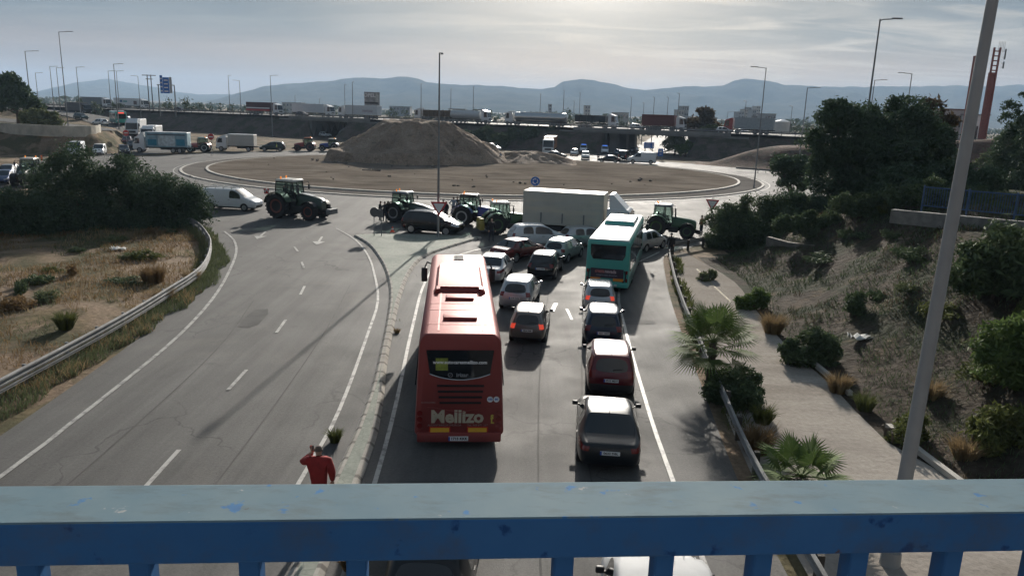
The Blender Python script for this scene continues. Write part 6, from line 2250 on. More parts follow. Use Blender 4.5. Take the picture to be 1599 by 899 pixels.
def panel_sign(px0, py0, px1, py1, Y, label, lines, rows, posts=2, name='direction_sign', down=None, back=0):
    a, b = at_depth(px0, py0, Y), at_depth(px1, py1, Y)
    w, h = b.x - a.x, a.z - b.z
    cx = (a.x + b.x) / 2
    g0 = ground_z(cx, Y)
    root = empty(name, (cx, Y, g0), 180, label, 'road sign')
    zt = a.z - g0
    mb = MB(); mb.box((0, 0, zt - h / 2), (w, .08, h)); pn = mb.build('sign_panel', M_BLUE, root)
    mb = MB()
    rr_ = random.Random(int(px0))
    for (xc, zc_, ww, hh) in lines:
        mb.box((-xc * w, .045, zt - zc_ * h), (ww * w, .012, hh * h))
    mb.build('white_markings', M_SIGNW, pn)
    for x in ((-.36, .36) if posts == 2 else (0,)):
        mb = MB(); mb.cyl((x * w, -.1, -.2), (x * w, -.1, zt), .10, n=8); mb.build('post', M_POLE, root)
    return root


bars = lambda xs_, rows, ww, hh: [(x, (r + .5) / rows, ww, hh) for x in xs_ for r in range(rows)]
panel_sign(1006, 222, 1021, 232, 172, 'wide blue direction sign on two posts before the overpass pier', bars((-.12,), 3, .5, .12) + [(.38, .5, .08, .7)], 3)
panel_sign(1028, 232, 1035, 244, 165, 'narrow blue sign beside the wide one near the overpass pier', [(0, .35, .5, .3), (0, .75, .4, .12)], 2)
# gantry signs over the highway at the left
gy = 222
a = at_depth(245, 150, gy)
g0 = at_depth(247, 172, gy)
root = empty('gantry_sign', (at_depth(259, 150, gy).x, gy, HW_Z), 180, 'blue motorway sign boards on a gantry above the highway at the left', 'road sign')
z_of = lambda py: at_depth(259, py, gy).z - HW_Z
x_of = lambda px: -(at_depth(px, 140, gy).x - root.location.x)
for x in (247, 272):
    mb = MB(); mb.cyl((x_of(x), -.2, -1), (x_of(x), -.2, z_of(133)), .16, n=8); mb.build('post', M_POLE, root)
mb = MB(); mb.cyl((x_of(245), -.2, z_of(133)), (x_of(272), -.2, z_of(133)), .12, n=8); mb.build('cross_beam', M_POLE, root)
for x0, x1, y0, y1 in ((250.6, 254.6, 118, 146), (255.0, 264.6, 121, 146)):
    mb = MB(); cx, w = (x_of(x0) + x_of(x1)) / 2, abs(x_of(x0) - x_of(x1)); zt, zb = z_of(y0), z_of(y1)
    mb.box((cx, 0, (zt + zb) / 2), (w, .1, zt - zb)); pn = mb.build('sign_panel', M_BLUE, root)
    mb = MB()
    for q in range(4):
        mb.box((cx, .055, zb + (zt - zb) * (q + .6) / 4.4), (w * .62, .012, (zt - zb) * .07))
    mb.build('white_markings', M_SIGNW, pn)
mb = MB(); cx, w = x_of(267), abs(x_of(264.8) - x_of(268.8)); mb.box((cx, 0, z_of(133)), (w, .1, z_of(121) - z_of(146))); mb.build('sign_panel', simple('pale_sign', (.35, .37, .41), .5), root)
# red no entry plates
for px, py, px2, lb in ((331, 243, 331, 'red no entry sign beside the red tractor'), (199, 236, 199, 'red no entry sign at the foot of the slip road')):
    p = G(px, py)
    r_ = empty('no_entry_sign', (p.x, p.y, 0), 180, lb, 'road sign')
    mb = MB(); post(mb, 0, -.05, -.1, 3.6, .045); mb.build('post', M_GALV, r_)
    mb = MB(); mb.cyl((0, 0, 3.3), (0, .02, 3.3), .55, n=24); d_ = mb.build('sign_disc', M_RED, r_)
    mb = MB(); mb.box((0, .026, 3.3), (.75, .012, .18)); mb.build('white_bar', M_SIGNW, d_)
# billboard above the highway
by_ = 238
cxp = at_depth(581, 160, by_)
root = empty('billboard', (cxp.x, by_, 4.0), 180, 'large billboard with big pale letters on legs above the overpass', 'billboard')
zt, zb = at_depth(581, 144, by_).z - 4, at_depth(581, 165, by_).z - 4
w = at_depth(593, 150, by_).x - at_depth(569, 150, by_).x
mb = MB(); mb.box((0, 0, (zt + zb) / 2), (w, .3, zt - zb)); pn = mb.build('board', simple('billboard_grey', (.2, .195, .2), .6, var=.3, vscale=1.2), root)
lettering('lettering', 'OPEL', 1.55, simple('billboard_letters', (.55, .54, .55), .6), pn, (w * .16, .17, zt - 1.0), (math.pi / 2, 0, math.pi), bold=.04)
mb = MB(); mb.box((-w * .33, .16, (zt + zb) / 2 + .4), (w * .2, .03, (zt - zb) * .7)); mb.build('pale_picture', simple('billboard_picture', (.32, .32, .31), .6, var=.3, vscale=2), pn)
mb = MB(); mb.box((w * .05, .16, zb + .75), (w * .86, .03, .55)); mb.build('dark_strip', M_INK, pn)
for x in (-.3, .3):
    mb = MB(); mb.box((x * w, 0, zb / 2 - 1), (.35, .35, zb + 2)); mb.build('leg', M_POLE, root)


# ---------------------------------------------------------------- guardrails and walls
def guardrail(name, pts, label, post_mat, post_w, step, side=1, bars=1, H=.75):
    P_ = resample([Vector((*p, 0)) for p in pts], .5)
    for p in P_:
        p.z = max(ground_z(p.x, p.y), -.04)
    root = empty(name, P_[len(P_) // 2], 0, label, 'guardrail')
    org = P_[len(P_) // 2].copy()
    prof = [(-.02, -.155), (.025, -.11), (.025, -.06), (-.03, -.02), (-.03, .02), (.025, .06), (.025, .11), (-.02, .155), (-.032, .15), (.012, .105), (.012, .065), (-.042, .022), (-.042, -.022), (.012, -.065), (.012, -.105), (-.032, -.15)]
    for bz in ([H - .16] if bars == 1 else [H - .16, H - .42]):
        rg = []
        for i, p in enumerate(P_):
            t = (P_[min(i + 1, len(P_) - 1)] - P_[max(i - 1, 0)]).normalized()
            n = Vector((-t.y, t.x, 0)).normalized() * side
            rg.append([p - org + n * u * 1.3 + Vector((0, 0, bz + v * (1 if bz > H - .3 else .4))) for u, v in prof])
        mb = MB(); mb.loft(rg); mb.build('rail', M_DULL, root)
    acc = 0
    for i in range(1, len(P_)):
        acc += (P_[i] - P_[i - 1]).length
        if acc >= step:
            acc = 0
            t = (P_[i] - P_[i - 1]).normalized(); n = Vector((-t.y, t.x, 0)).normalized() * side
            c = P_[i] - org - n * (.06 + post_w / 2)
            mb = MB(); mb.box(c + Vector((0, 0, H / 2 - .1)), (post_w, post_w, H + .24), rot=(0, 0, math.atan2(t.y, t.x)), bevel=.008, seg=1)
            mb.build('post', post_mat, root)
    return root


guardrail('guardrail', [(-16.2, 3), (-16.12, 22.4), (-16.11, 25.85), (-16.17, 30.05), (-16.46, 34.82), (-17.04, 40.39), (-18.98, 46.63), (-20.92, 51.0), (-24.15, 56.66), (-28, 61)], 'steel guardrail along the outside of the left lanes, curving away', M_DULL, .10, 2.0, side=-1, bars=2)
guardrail('guardrail', [(5.95, 3), (6.44, 14.39), (6.61, 18.87), (7.19, 24.52), (7.85, 30.78), (8.42, 36.06), (9.41, 43.36), (10.84, 51.63), (12.3, 54.0), (15.6, 57.2), (19, 60)], 'guardrail on dark square posts between right lanes and sandy path', M_POST, .15, 2.0, side=1)
guardrail('guardrail', [(40, 139), (52, 131), (66, 124), (95, 117)], 'low guardrail along the foot of the reddish bank', M_GALV, .12, 4.0, side=1)
guardrail('guardrail', [(27, 165), (36, 190), (48, 225), (58, 262)], 'far guardrail beside the road under the overpass', M_GALV, .12, 6.0, side=1)


def wall_strip(name, pts, t, h, mat, label, cat='wall', sink=.5):
    P_ = resample([Vector(p) for p in pts], 1.5)
    A, B = offsets(P_, t / 2), offsets(P_, -t / 2)
    mb = MB()
    mb.loft([[a - Vector((0, 0, sink)), a + Vector((0, 0, h)), b_ + Vector((0, 0, h)), b_ - Vector((0, 0, sink))] for a, b_ in zip(A, B)])
    o = mb.build(name, mat)
    return tag(o, label, cat)


M_CREAMW = simple('cream_wall', (.46, .42, .35), .85, var=.2, vscale=.8, bump=.2)
wall_strip('retaining_wall', [(-150, 174, 3.3), (-115, 151, 3.3), (-92.5, 136.5, 3.3), (-84, 132.0, 3.3), (-77.5, 130.2, 3.3), (-74.6, 132.5, 3.3), (-74.6, 137, 3.3), (-77, 142, 3.3)], .35, 1.35, M_CREAMW, 'long cream concrete wall with a rounded end above the left bank')
wall_strip('low_wall', [(20.3, 40.6, 4.75), (24, 36.6, 4.85), (30, 31, 4.9)], .45, .22, simple('dull_concrete', (.2, .19, .175), .9, var=.25), 'low pale wall along the top of the right slope')
wall_strip('broken_wall', [(17.2, 50.6, 1.2), (17.9, 48.4, 1.2), (18.8, 46.4, 1.4)], .3, .55, simple('old_concrete', (.16, .14, .12), .9, var=.3, vscale=2), 'short broken concrete wall under the right pine trees')
mb = MB()
kp = resample([Vector((12.0, 31.0, 0)), Vector((12.1, 27.0, 0)), Vector((12.1, 25.3, 0))], .6)
for p in kp: p.z = .03
A, B = offsets(kp, .09), offsets(kp, -.09)
mb.loft([[a, a + Vector((0, 0, .16)), b_ + Vector((0, 0, .16)), b_] for a, b_ in zip(A, B)])
tag(mb.build('kerb', M_KERB), kind='structure')
mb = MB()
kp = [Vector((12.1, 22.5, .03)), Vector((12.15, 20.5, .03)), Vector((12.4, 17.0, .03))]
A, B = offsets(kp, .09), offsets(kp, -.09)
mb.loft([[a, a + Vector((0, 0, .16)), b_ + Vector((0, 0, .16)), b_] for a, b_ in zip(A, B)])
tag(mb.build('kerb', M_KERB), kind='structure')

# blue railing at the top of the right slope
M_BLUERAIL = simple('blue_railing_paint', (.05, .10, .20), .5, var=.15)
rp = [Vector((22.2, 41.3, 0)), Vector((24.6, 38.9, 0)), Vector((28, 36.2, 0)), Vector((34, 31, 0))]
root = empty('blue_railing', (25, 38.6, 5.0), 0, 'blue bar railing at the top of the right slope', 'railing')
rs = resample(rp, .5)
for zz_ in (.15, 1.15):
    mb = MB(); mb.tube([p - Vector((25, 38.6, 0)) + Vector((0, 0, zz_)) for p in rs], .035, 6); mb.build('rail', M_BLUERAIL, root)
mb = MB()
fine = resample(rp, .13)
for p in fine:
    q = p - Vector((25, 38.6, 0)); mb.box(q + Vector((0, 0, .65)), (.022, .022, 1.0))
tag(mb.build('bars', M_BLUERAIL, root), kind=None)
for p in rs[::4]:
    q = p - Vector((25, 38.6, 0)); mb = MB(); mb.box(q + Vector((0, 0, .5)), (.07, .07, 1.5)); mb.build('post', M_BLUERAIL, root)


# ---------------------------------------------------------------- overpass
def obox(mb, s0, s1, n0, n1, z0, z1):
    mb.prism([hw(s0, n0, z0), hw(s1, n0, z0), hw(s1, n1, z0), hw(s0, n1, z0)], (0, 0, z1 - z0))
    return mb


M_BRIDGE = simple('bridge_concrete', (.22, .22, .21), .85, var=.22, vscale=.35, bump=.15, bscale=4)
for (a, b), lb in zip(OPEN, ('left overpass span over a side road beside the large mound', 'right overpass span on round edged piers over the main road')):
    o0 = hw((a + b) / 2, 12, 0)
    root = empty('overpass', o0, 0, lb, 'bridge')

    def oadd(nm, *bx):
        mb = MB()
        for q in bx: obox(mb, *q)
        bmesh.ops.translate(mb.bm, verts=mb.bm.verts, vec=-o0)
        return mb.build(nm, M_BRIDGE, root)
    oadd('deck', (a - 3, b + 3, -.3, 24.3, HW_Z - 1.0, HW_Z - .01))
    oadd('edge_beam', (a - 8, b + 8, -.62, -.302, HW_Z - .55, HW_Z + .28))
    oadd('abutment', (a - 2.2, a, .1, 23.9, -.5, HW_Z - 1.003))
    oadd('abutment', (b, b + 2.2, .1, 23.9, -.5, HW_Z - 1.003))
    oadd('wing_wall', (a - 12, a - 2.21, -.25, .35, -.5, HW_Z - .6))
    oadd('wing_wall', (b + 2.21, b + 12, -.25, .35, -.5, HW_Z - .6))
    if a > 0:
        for n0 in (3, 11, 19):
            oadd('pier', (a + .6, a + 2.6, n0, n0 + 2.2, -.5, HW_Z - 1.004)); oadd('pier', (b - 2.6, b - .6, n0, n0 + 2.2, -.5, HW_Z - 1.004))
# steel barrier along the near edge of the highway
o0 = hw(-40, 0, HW_Z)
root = empty('highway_barrier', o0, 0, 'dark steel barrier running along the near edge of the highway', 'guardrail')
for z0, z1 in ((.45, .8), (.95, 1.05)):
    mb = MB(); obox(mb, -300, 150, -.12, -.02, HW_Z + z0, HW_Z + z1); bmesh.ops.translate(mb.bm, verts=mb.bm.verts, vec=-o0); mb.build('rail', simple('dull_steel', (.16, .165, .17), .6, .4), root)
for s in range(-132, 84, 3):
    mb = MB(); obox(mb, s, s + .15, -.018, .12, HW_Z - .1, HW_Z + 1.0); bmesh.ops.translate(mb.bm, verts=mb.bm.verts, vec=-o0); mb.build('post', MATS['dull_steel'], root)


# ---------------------------------------------------------------- far structures
n_ = NT('tank_skin')
M_TANK = n_.out(n_.ramp(n_.noise(.4, 5), [(.3, (.42, .44, .44)), (.7, (.55, .56, .55))]), .5, .4)
for px0, px1, pyb, pyt, Y, lb in ((1143, 1170, 232, 206, 215, 'lower white storage tank left of the thin chimney'), (1182, 1199, 215, 190, 270, 'white storage tank behind the right lamp post'), (1207, 1233, 214, 191, 262, 'wide white storage tank nearest the big pines')):
    a, b = at_depth(px0, pyb, Y), at_depth(px1, pyt, Y)
    r = (b.x - a.x) / 2; h = b.z - ground_z((a.x + b.x) / 2, Y)
    root = empty('storage_tank', ((a.x + b.x) / 2, Y, ground_z((a.x + b.x) / 2, Y)), 0, lb, 'storage tank')
    mb = MB(); mb.cyl((0, 0, -.5), (0, 0, h), r, n=32); t = mb.build('shell', M_TANK, root, True)
    mb = MB(); mb.lathe([(h, r * 1.01), (h + .15, r * 1.01), (h + .9, r * .1), (h + .95, .01)], axis='Z', n=32); mb.build('roof', M_WHITE, t, True)
    mb = MB()
    for k in range(18):
        mb.box((r * .7, -r * .73, h * k / 18), (.6, .05, .05))
    for x in (-.3, .3): mb.box((r * .7 + x, -r * .73, h / 2), (.05, .05, h))
    mb.build('ladder', M_GALV, root)
p = at_depth(1172, 232, 218)
root = empty('chimney', (p.x, 218, ground_z(p.x, 218)), 0, 'pale square chimney beside the storage tanks', 'chimney')
h = at_depth(1172, 181, 218).z - root.location.z
mb = MB(); mb.box((0, 0, h / 2), (.9, .9, h)); mb.build('shaft', M_CONC, root)
mb = MB(); mb.box((0, 0, h - .6), (1.25, 1.25, 1.3)); mb.build('cap', M_POLE, root)
a = at_depth(1180, 214, 205); b = at_depth(1250, 219, 205)
root = empty('blue_fence', ((a.x + b.x) / 2, 205, ground_z((a.x + b.x) / 2, 205)), 0, 'blue fence in front of the storage tanks', 'fence')
hh = 9.5 - (215 - 184) * 205 / 1180 - root.location.z
mb = MB(); mb.box((0, 0, max(hh, 1.5) / 2), (b.x - a.x, .1, max(hh, 1.5))); mb.build('fence_panel', M_BLUERAIL, root)
for k in range(8):
    mb = MB(); mb.box(((k / 7 - .5) * (b.x - a.x), -.1, max(hh, 1.5) / 2), (.15, .1, max(hh, 1.5) + .3)); mb.build('post', M_POLE, root)

# red lattice tower group and shop on the right hill
TY = 190
def tx(px, py): return at_depth(px, py, TY)
tb = tx(1530, 195)
root = empty('red_tower', (tb.x, TY, ground_z(tb.x, TY)), 0, 'tall red steel tower of three slabs behind the right foreground pole', 'tower')
M_TOWER = simple('tower_red', (.24, .055, .035), .6, var=.2)
for x0, x1, yt, nm in ((1512, 1520, 87, 'slab'), (1540, 1550, 74, 'slab'), (1540, 1549, 113, 'slab')):
    c = (tx(x0, 150).x + tx(x1, 150).x) / 2 - tb.x
    zt = tx(x0, yt).z - root.location.z
    wv = tx(x1, 150).x - tx(x0, 150).x
    mb = MB()
    if yt == 74:
        for q in (-1, 1):
            mb.box((c + q * wv * .45, 0, zt / 2), (.35, .35, zt))
        for k in range(14):
            mb.box((c, 0, zt * .45 + k * zt * .04), (wv, .2, .25))
    else:
        mb.box((c - (0 if yt < 100 else -.3), .6 if yt > 100 else 0, zt / 2), (wv, 1.2, zt))
    mb.build(nm, M_TOWER, root)
zt = tx(1545, 74).z - root.location.z
mb = MB()
for k in range(5):
    mb.cyl((1.6 + k * .35, .3, zt - 1), (1.6 + k * .35, .3, zt + 1.4), .04, n=5)
mb.box((3.25, 0, zt - 1.5), (.35, .1, 2.4)); mb.box((3.25, 0, zt - 4), (.35, .1, 1.6))
for z_ in (zt - .8, zt - 2.2, zt - 3.6, zt - 4.5): mb.box((2.95, 0, z_), (.75, .07, .07))
mb.build('aerials', M_POLE, root)


def building(px0, px1, pyt, Y, d, label, wallm, roofm, wins, zb=None, name='building', cat='building', group=None):
    a, b = at_depth(px0, pyt, Y), at_depth(px1, pyt, Y)
    g0 = ground_z((a.x + b.x) / 2, Y) if zb is None else zb
    root = empty(name, ((a.x + b.x) / 2, Y, g0), 0, label, cat, group)
    w, h = b.x - a.x, a.z - g0
    mb = MB(); mb.box((0, d / 2, h / 2 - .5), (w, d, h + 1)); mb.build('wall', wallm, root)
    mb = MB(); mb.box((0, d / 2, h + .15), (w + .6, d + .6, .3)); mb.build('roof', roofm, root)
    nx_, nz_ = wins
    for i in range(nx_):
        for j in range(nz_):
            mb = MB(); mb.box((-w / 2 + w * (i + .5) / nx_, -.03, h * (j + .55) / nz_), (w / nx_ * .55, .08, h / nz_ * .45)); mb.build('window', M_TINT, root)
    return root


M_BW = simple('pale_render', (.42, .41, .39), .8)
M_BG = simple('grey_render', (.26, .27, .28), .8)
M_BR = simple('brown_roof', (.18, .09, .06), .8)
building(1461, 1512, 171, 205, 14, 'low pale building with red edged roof by the red tower', M_BW, M_BR, (8, 2), name='shop_building')
building(1519, 1545, 180, 200, 12, 'white low annex at the foot of the red tower', M_WHITE, M_BG, (4, 1), name='shop_building')
for i, (x0, x1, yt, Y, wi) in enumerate(((1066, 1076, 166, 620, (3, 4)), (1060, 1068, 172, 560, (2, 3)), (1154, 1162, 175, 700, (2, 5)), (1163, 1168, 171, 760, (2, 6)), (1170, 1174, 168, 780, (1, 7)), (1182, 1188, 166, 800, (2, 7)), (1176, 1181, 172, 720, (2, 5)),
                                            (914, 922, 165, 700, (2, 5)), (857, 862, 163, 800, (1, 5)), (1085, 1120, 183, 420, (6, 2)), (1195, 1212, 178, 500, (4, 2)), (700, 726, 170, 700, (5, 2)), (745, 760, 171, 650, (3, 2)), (960, 982, 176, 520, (5, 2)), (608, 640, 166, 800, (6, 2)), (440, 470, 160, 800, (5, 2)))):
    tall = wi[1] > 3
    building(x0, x1, yt, Y, 16, ('pale tower block ' if tall else 'low pale building ') + ('in the mist right of the round tree' if x0 > 1110 else 'in the mist above the right overpass span' if x0 > 900 else 'in the mist above the middle of the overpass' if x0 > 650 else 'in the mist behind the billboard trees'),
             M_BW if i % 2 else M_BG, M_BG, wi, zb=0, name='tower_block' if tall else 'far_building', group='buildings in the mist')
# pylon left of the gantry
p = at_depth(236, 165, 260)
root = empty('power_pylon', (p.x, 260, 0), 0, 'wooden looking double power pylon left of the blue gantry signs', 'pylon')
zt = at_depth(236, 117, 260).z
for x in (-.6, .6):
    mb = MB(); mb.cyl((x, 0, -.3), (x, 0, zt), .2, .14, n=8); mb.build('leg', M_BARK, root)
for z_ in (zt - .2, zt - 1.4):
    mb = MB(); mb.box((0, 0, z_), (4.6 if z_ > zt - 1 else 2.2, .25, .22)); mb.build('cross_arm', M_BARK, root)


# ---------------------------------------------------------------- vegetation
def rand_dirs(n):
    v = rng.normal(size=(n, 3))
    return v / np.linalg.norm(v, axis=1, keepdims=True)


def leaf_quads(C, s, flat=0.0, long=1.0):
    """one small bent-free quad per centre, randomly turned"""
    n = len(C)
    a = rand_dirs(n)
    if flat:
        a[:, 2] *= (1 - flat); a /= np.linalg.norm(a, axis=1, keepdims=True)
    b = np.cross(a, rand_dirs(n)); b /= np.linalg.norm(b, axis=1, keepdims=True) + 1e-9
    sz = (s * rng.uniform(.6, 1.35, n))[:, None]
    a = a * sz * long; b = b * sz * .55
    V = np.stack([C - a, C + b * .9, C + a, C - b * .9], 1).reshape(-1, 3)
    return V, np.arange(n * 4).reshape(-1, 4)


def crown_points(blobs, n, sub=12, subr=.42, hollow=.5, low=False):
    vol = np.array([b[3] ** 2 for b in blobs]); vol = vol / vol.sum()
    out = []
    for b, f in zip(blobs, vol):
        m = max(20, int(n * f))
        c = np.array(b[:3]); r = b[3]; sq = b[4] if len(b) > 4 else .85
        k = max(4, int(sub))
        d = rand_dirs(k); d[:, 2] = np.where((d[:, 2] < -.35) & (not low), -d[:, 2], d[:, 2])
        sc = c + d * np.array([1, 1, sq]) * r * rng.uniform(.55, .85, k)[:, None]
        sr = r * subr * rng.uniform(.6, 1.25, k)
        w = rng.integers(0, k, m)
        rr_ = sr[w] * np.where(rng.random(m) < .07, rng.uniform(1.0, 1.55, m), rng.uniform(hollow, 1.08, m))
        out.append(sc[w] + rand_dirs(m) * rr_[:, None] * np.array([1, 1, .8]))
    return np.concatenate(out)


LM = {'pine': leaf_mat('pine_leaf', (0.037, 0.066, 0.037), (0.117, 0.164, 0.094), .15), 'dark': leaf_mat('dark_leaf', (0.044, 0.069, 0.034), (0.140, 0.184, 0.091), .18),
      'olive': leaf_mat('olive_leaf', (0.070, 0.091, 0.044), (0.204, 0.226, 0.117), .2), 'fresh': leaf_mat('fresh_leaf', (0.056, 0.094, 0.027), (0.163, 0.225, 0.075), .25),
      'dry': leaf_mat('dry_grass', (.12, .075, .035), (.30, .205, .105), .25), 'straw': leaf_mat('straw_grass', (.20, .14, .07), (.40, .30, .17), .25),
      'green_grass': leaf_mat('green_grass', (0.050, 0.069, 0.022), (0.175, 0.188, 0.062), .25), 'brown': leaf_mat('brown_leaf', (.06, .045, .028), (.15, .115, .07), .2),
      'palm': leaf_mat('palm_leaf', (0.056, 0.100, 0.027), (0.150, 0.206, 0.065), .15), 'misty': leaf_mat('far_leaf', (0.046, 0.070, 0.041), (0.133, 0.164, 0.094), .1)}


def tree(pos, blobs, n, s, label, mat='dark', trunk=.18, cat='tree', name='tree', group=None, long=1.3, sub=12, trunk_h=None, subr=.42, multi=1, z=None):
    gz = ground_z(pos[0], pos[1]) if z is None else z
    root = empty(name, (pos[0], pos[1], gz), 0, label, cat, group)
    C = crown_points(blobs, n, sub, subr, low=name in ('bush', 'pine_tree'))
    if name == 'bush':      # foliage hanging down to the ground all round
        k = rng.integers(0, len(C), len(C) // 3)
        L_ = C[k] * np.array([.92, .92, 1.0]); L_[:, 2] *= rng.uniform(.1, .8, len(k)); C = np.concatenate([C, L_])
    C = C[C[:, 2] > -.1]
    V, F = leaf_quads(C, s, long=long)
    link_mesh('crown', np_mesh('crown', V, F, LM[mat]), root)
    mb = MB()
    th = trunk_h or max(.3, min(b[2] for b in blobs))
    for q in range(multi):
        ox, oy = (rng.uniform(-.3, .3), rng.uniform(-.3, .3)) if multi > 1 else (0, 0)
        mb.tube([(ox, oy, -.3), (ox * 1.2 + trunk * .3, oy * 1.2, th * .5), (ox * 1.4, oy * 1.4, th)], [trunk * 1.25, trunk, trunk * .75], 8)
        for b in blobs[:7]:
            e = Vector(b[:3]); m_ = Vector((ox, oy, th * .75)).lerp(e, .5) + Vector((0, 0, -.1 * b[3]))
            mb.tube([(ox * 1.3, oy * 1.3, th * .7), m_, e], [trunk * .6, trunk * .4, trunk * .15], 6)
    mb.build('trunk', M_BARK, root, True)
    return root


# left clump beside the guardrail
def blob_px(px, py, Y, rpx, base):
    p = at_depth(px, py, Y); return (p.x - base[0], rng.uniform(-.8, .8), p.z - ground_z(*base), rpx * Y / 1150)


LG = 'pine bushes inside the left bend'
for bs, bl, lb in (((-35.4, 53), ((14, 330, 36), (46, 318, 38), (-8, 345, 36), (36, 352, 40), (66, 345, 34)), 'lowest and leftmost pine bush of the clump inside the left bend'),
                   ((-32.0, 55), ((110, 258, 34), (82, 284, 38), (136, 274, 38), (118, 318, 48), (72, 328, 40), (104, 348, 44), (140, 345, 40)), 'tallest pine bush of the clump inside the left bend'),
                   ((-29.2, 57), ((200, 272, 34), (174, 292, 36), (226, 294, 36), (190, 330, 46), (160, 345, 40), (215, 345, 38)), 'third pine bush of the clump inside the left bend, between tallest and right one'),
                   ((-26.6, 58.5), ((272, 302, 34), (244, 311, 36), (298, 318, 30), (262, 340, 40), (302, 342, 22), (232, 346, 36), (285, 350, 26)), 'right pine bush of the clump, reaching over the guardrail end')):
    tree(bs, [blob_px(x, y, bs[1], r, bs) for x, y, r in bl], 34000, .085, lb, 'pine', .16, 'pine tree', 'pine_tree', LG, sub=18, subr=.5, trunk_h=1.2)
# upper left
b = at_depth(28, 185, 150)
tree((b.x, 150), [(0, 0, 5.0, 3.6), (-2.8, 0, 4.0, 3.0), (2.2, .5, 3.6, 2.7), (-.8, 0, 8.0, 2.4), (-3.2, 0, 6.8, 2.4), (1.0, 0, 7.2, 1.6)], 7000, .34, 'tall dark tree at the left frame edge above the cream wall', 'pine', .35)
b = at_depth(60, 185, 140)
tree((b.x, 140), [(0, 0, 2.4, 2.1), (2.0, 0, 1.9, 1.8), (-1.7, 0, 2.0, 1.7)], 3500, .28, 'low rounded olive bush behind the cream wall right of the tall dark tree', 'olive', .2, 'bush', 'bush')
# right clump of big pines on the slope
Rg = 'big pines on the right slope'
bs = (24.2, 57)
tree(bs, [blob_px(x, y, 57, r, bs) for x, y, r in ((1305, 185, 34), (1290, 225, 30), (1330, 215, 46), (1345, 265, 48), (1300, 275, 36), (1360, 190, 34), (1330, 320, 42))], 60000, .10, 'left of the big dark pines on the right slope, with an outlying top left branch', 'pine', .32, 'pine tree', 'pine_tree', Rg, subr=.45, sub=20, trunk_h=4)
bs = (28.6, 55)
tree(bs, [blob_px(x, y, 55, r, bs) for x, y, r in ((1412, 185, 36), (1390, 235, 48), (1440, 225, 40), (1425, 280, 50), (1380, 300, 46), (1455, 262, 34), (1408, 165, 18), (1400, 340, 40))], 65000, .10, 'right of the big dark pines, tallest crown beside the foreground pole', 'pine', .32, 'pine tree', 'pine_tree', Rg, subr=.45, sub=20, trunk_h=4)
bs = (31.5, 60)
tree(bs, [blob_px(x, y, 60, r, bs) for x, y, r in ((1448, 170, 20), (1462, 190, 20), (1440, 195, 18), (1455, 215, 24))], 2600, .17, 'thin brownish tree peeping out behind the right big pine', 'brown', .16, group=None, trunk_h=5)
bs = (26.0, 70)
tree(bs, [blob_px(x, y, 70, r, bs) for x, y, r in ((1232, 268, 28), (1250, 262, 20), (1215, 258, 18), (1236, 288, 22))], 16000, .11, 'small dark round tree with visible trunk left of the big pines', 'pine', .26, trunk_h=2.2)
bs = (16.8, 55.5)
tree(bs, [(0, 0, 1.6, 2.0), (2.2, -.5, 1.9, 2.1), (-1.3, .3, 1.3, 1.6), (-.9, .3, 2.7, 1.3), (1.0, .5, 3.0, 1.6), (3.8, 0, 2.2, 1.9)], 40000, .08, 'dense dark oleander bush hiding the right give way sign', 'dark', .1, 'bush', 'bush', multi=3)
bs = (21.6, 56.5)
tree(bs, [(0, 0, 1.6, 2.0), (2.0, -.4, 1.3, 1.9), (-1.4, .3, 1.6, 1.7), (4.2, -.8, 1.2, 1.8)], 34000, .085, 'dark undergrowth bush below the left big pine', 'pine', .1, 'bush', 'bush', multi=3)
bs = (26.5, 50.5)
tree(bs, [(0, 0, 1.0, 1.8), (2.2, .4, 1.4, 2.0), (-1.8, 0, .8, 1.5), (4.4, 0, 1.2, 1.5)], 28000, .09, 'dark low bush at the foot of the right big pine', 'pine', .1, 'bush', 'bush', multi=3)
for px, py, Y, lb in ((1265, 372, 48.5, 'dark scrub bush spreading down the slope below the left big pine'), (1350, 392, 46.5, 'wide dark scrub on the slope below the gap between the big pines'), (1430, 405, 44, 'dark scrub bush on the slope left of the foreground pole')):
    p = at_depth(px, py, Y)
    tree((p.x, Y), [(0, 0, .5, 1.1), (1.4, .3, .6, 1.1), (-1.3, .2, .4, 1.0), (2.6, 0, .4, .9)], 15000, .075, lb, 'dark', .06, 'bush', 'bush', multi=4, long=1.6)
# conifers at the right frame edge
for px, pt, Y, w, lb in ((1578, 140, 70, 3.4, 'dark pointed conifer at the right frame edge'), (1612, 160, 66, 3.2, 'second dark conifer cut by the right frame edge')):
    b = at_depth(px, 320, Y); gz = ground_z(b.x, Y); ht = at_depth(px, pt, Y).z - gz
    tree((b.x, Y), [((rng.uniform(-.2, .2)) * k, 0, ht * (.06 + .088 * k), w * (1.0 - .083 * k), .9) for k in range(11)], 32000, .10, lb, 'pine', .25, 'conifer', 'conifer_tree', subr=.4, trunk_h=ht * .5)
b = at_depth(1573, 190, 110)
tree((b.x, 110), [(0, 0, 4.6, 1.8), (-2.0, 0, 4.2, 1.5), (2.2, 0, 4.6, 1.6), (.6, 0, 5.4, 1.4)], 2600, .24, 'loose olive green tree behind the pointed conifer', 'olive', .2)
b = at_depth(1500, 190, 120)
tree((b.x, 120), [(0, 0, 3.6, 1.6), (-1.5, 0, 3.0, 1.3), (.6, 0, 5.0, 1.1)], 1800, .26, 'small tree at the foot of the red tower', 'olive', .2)
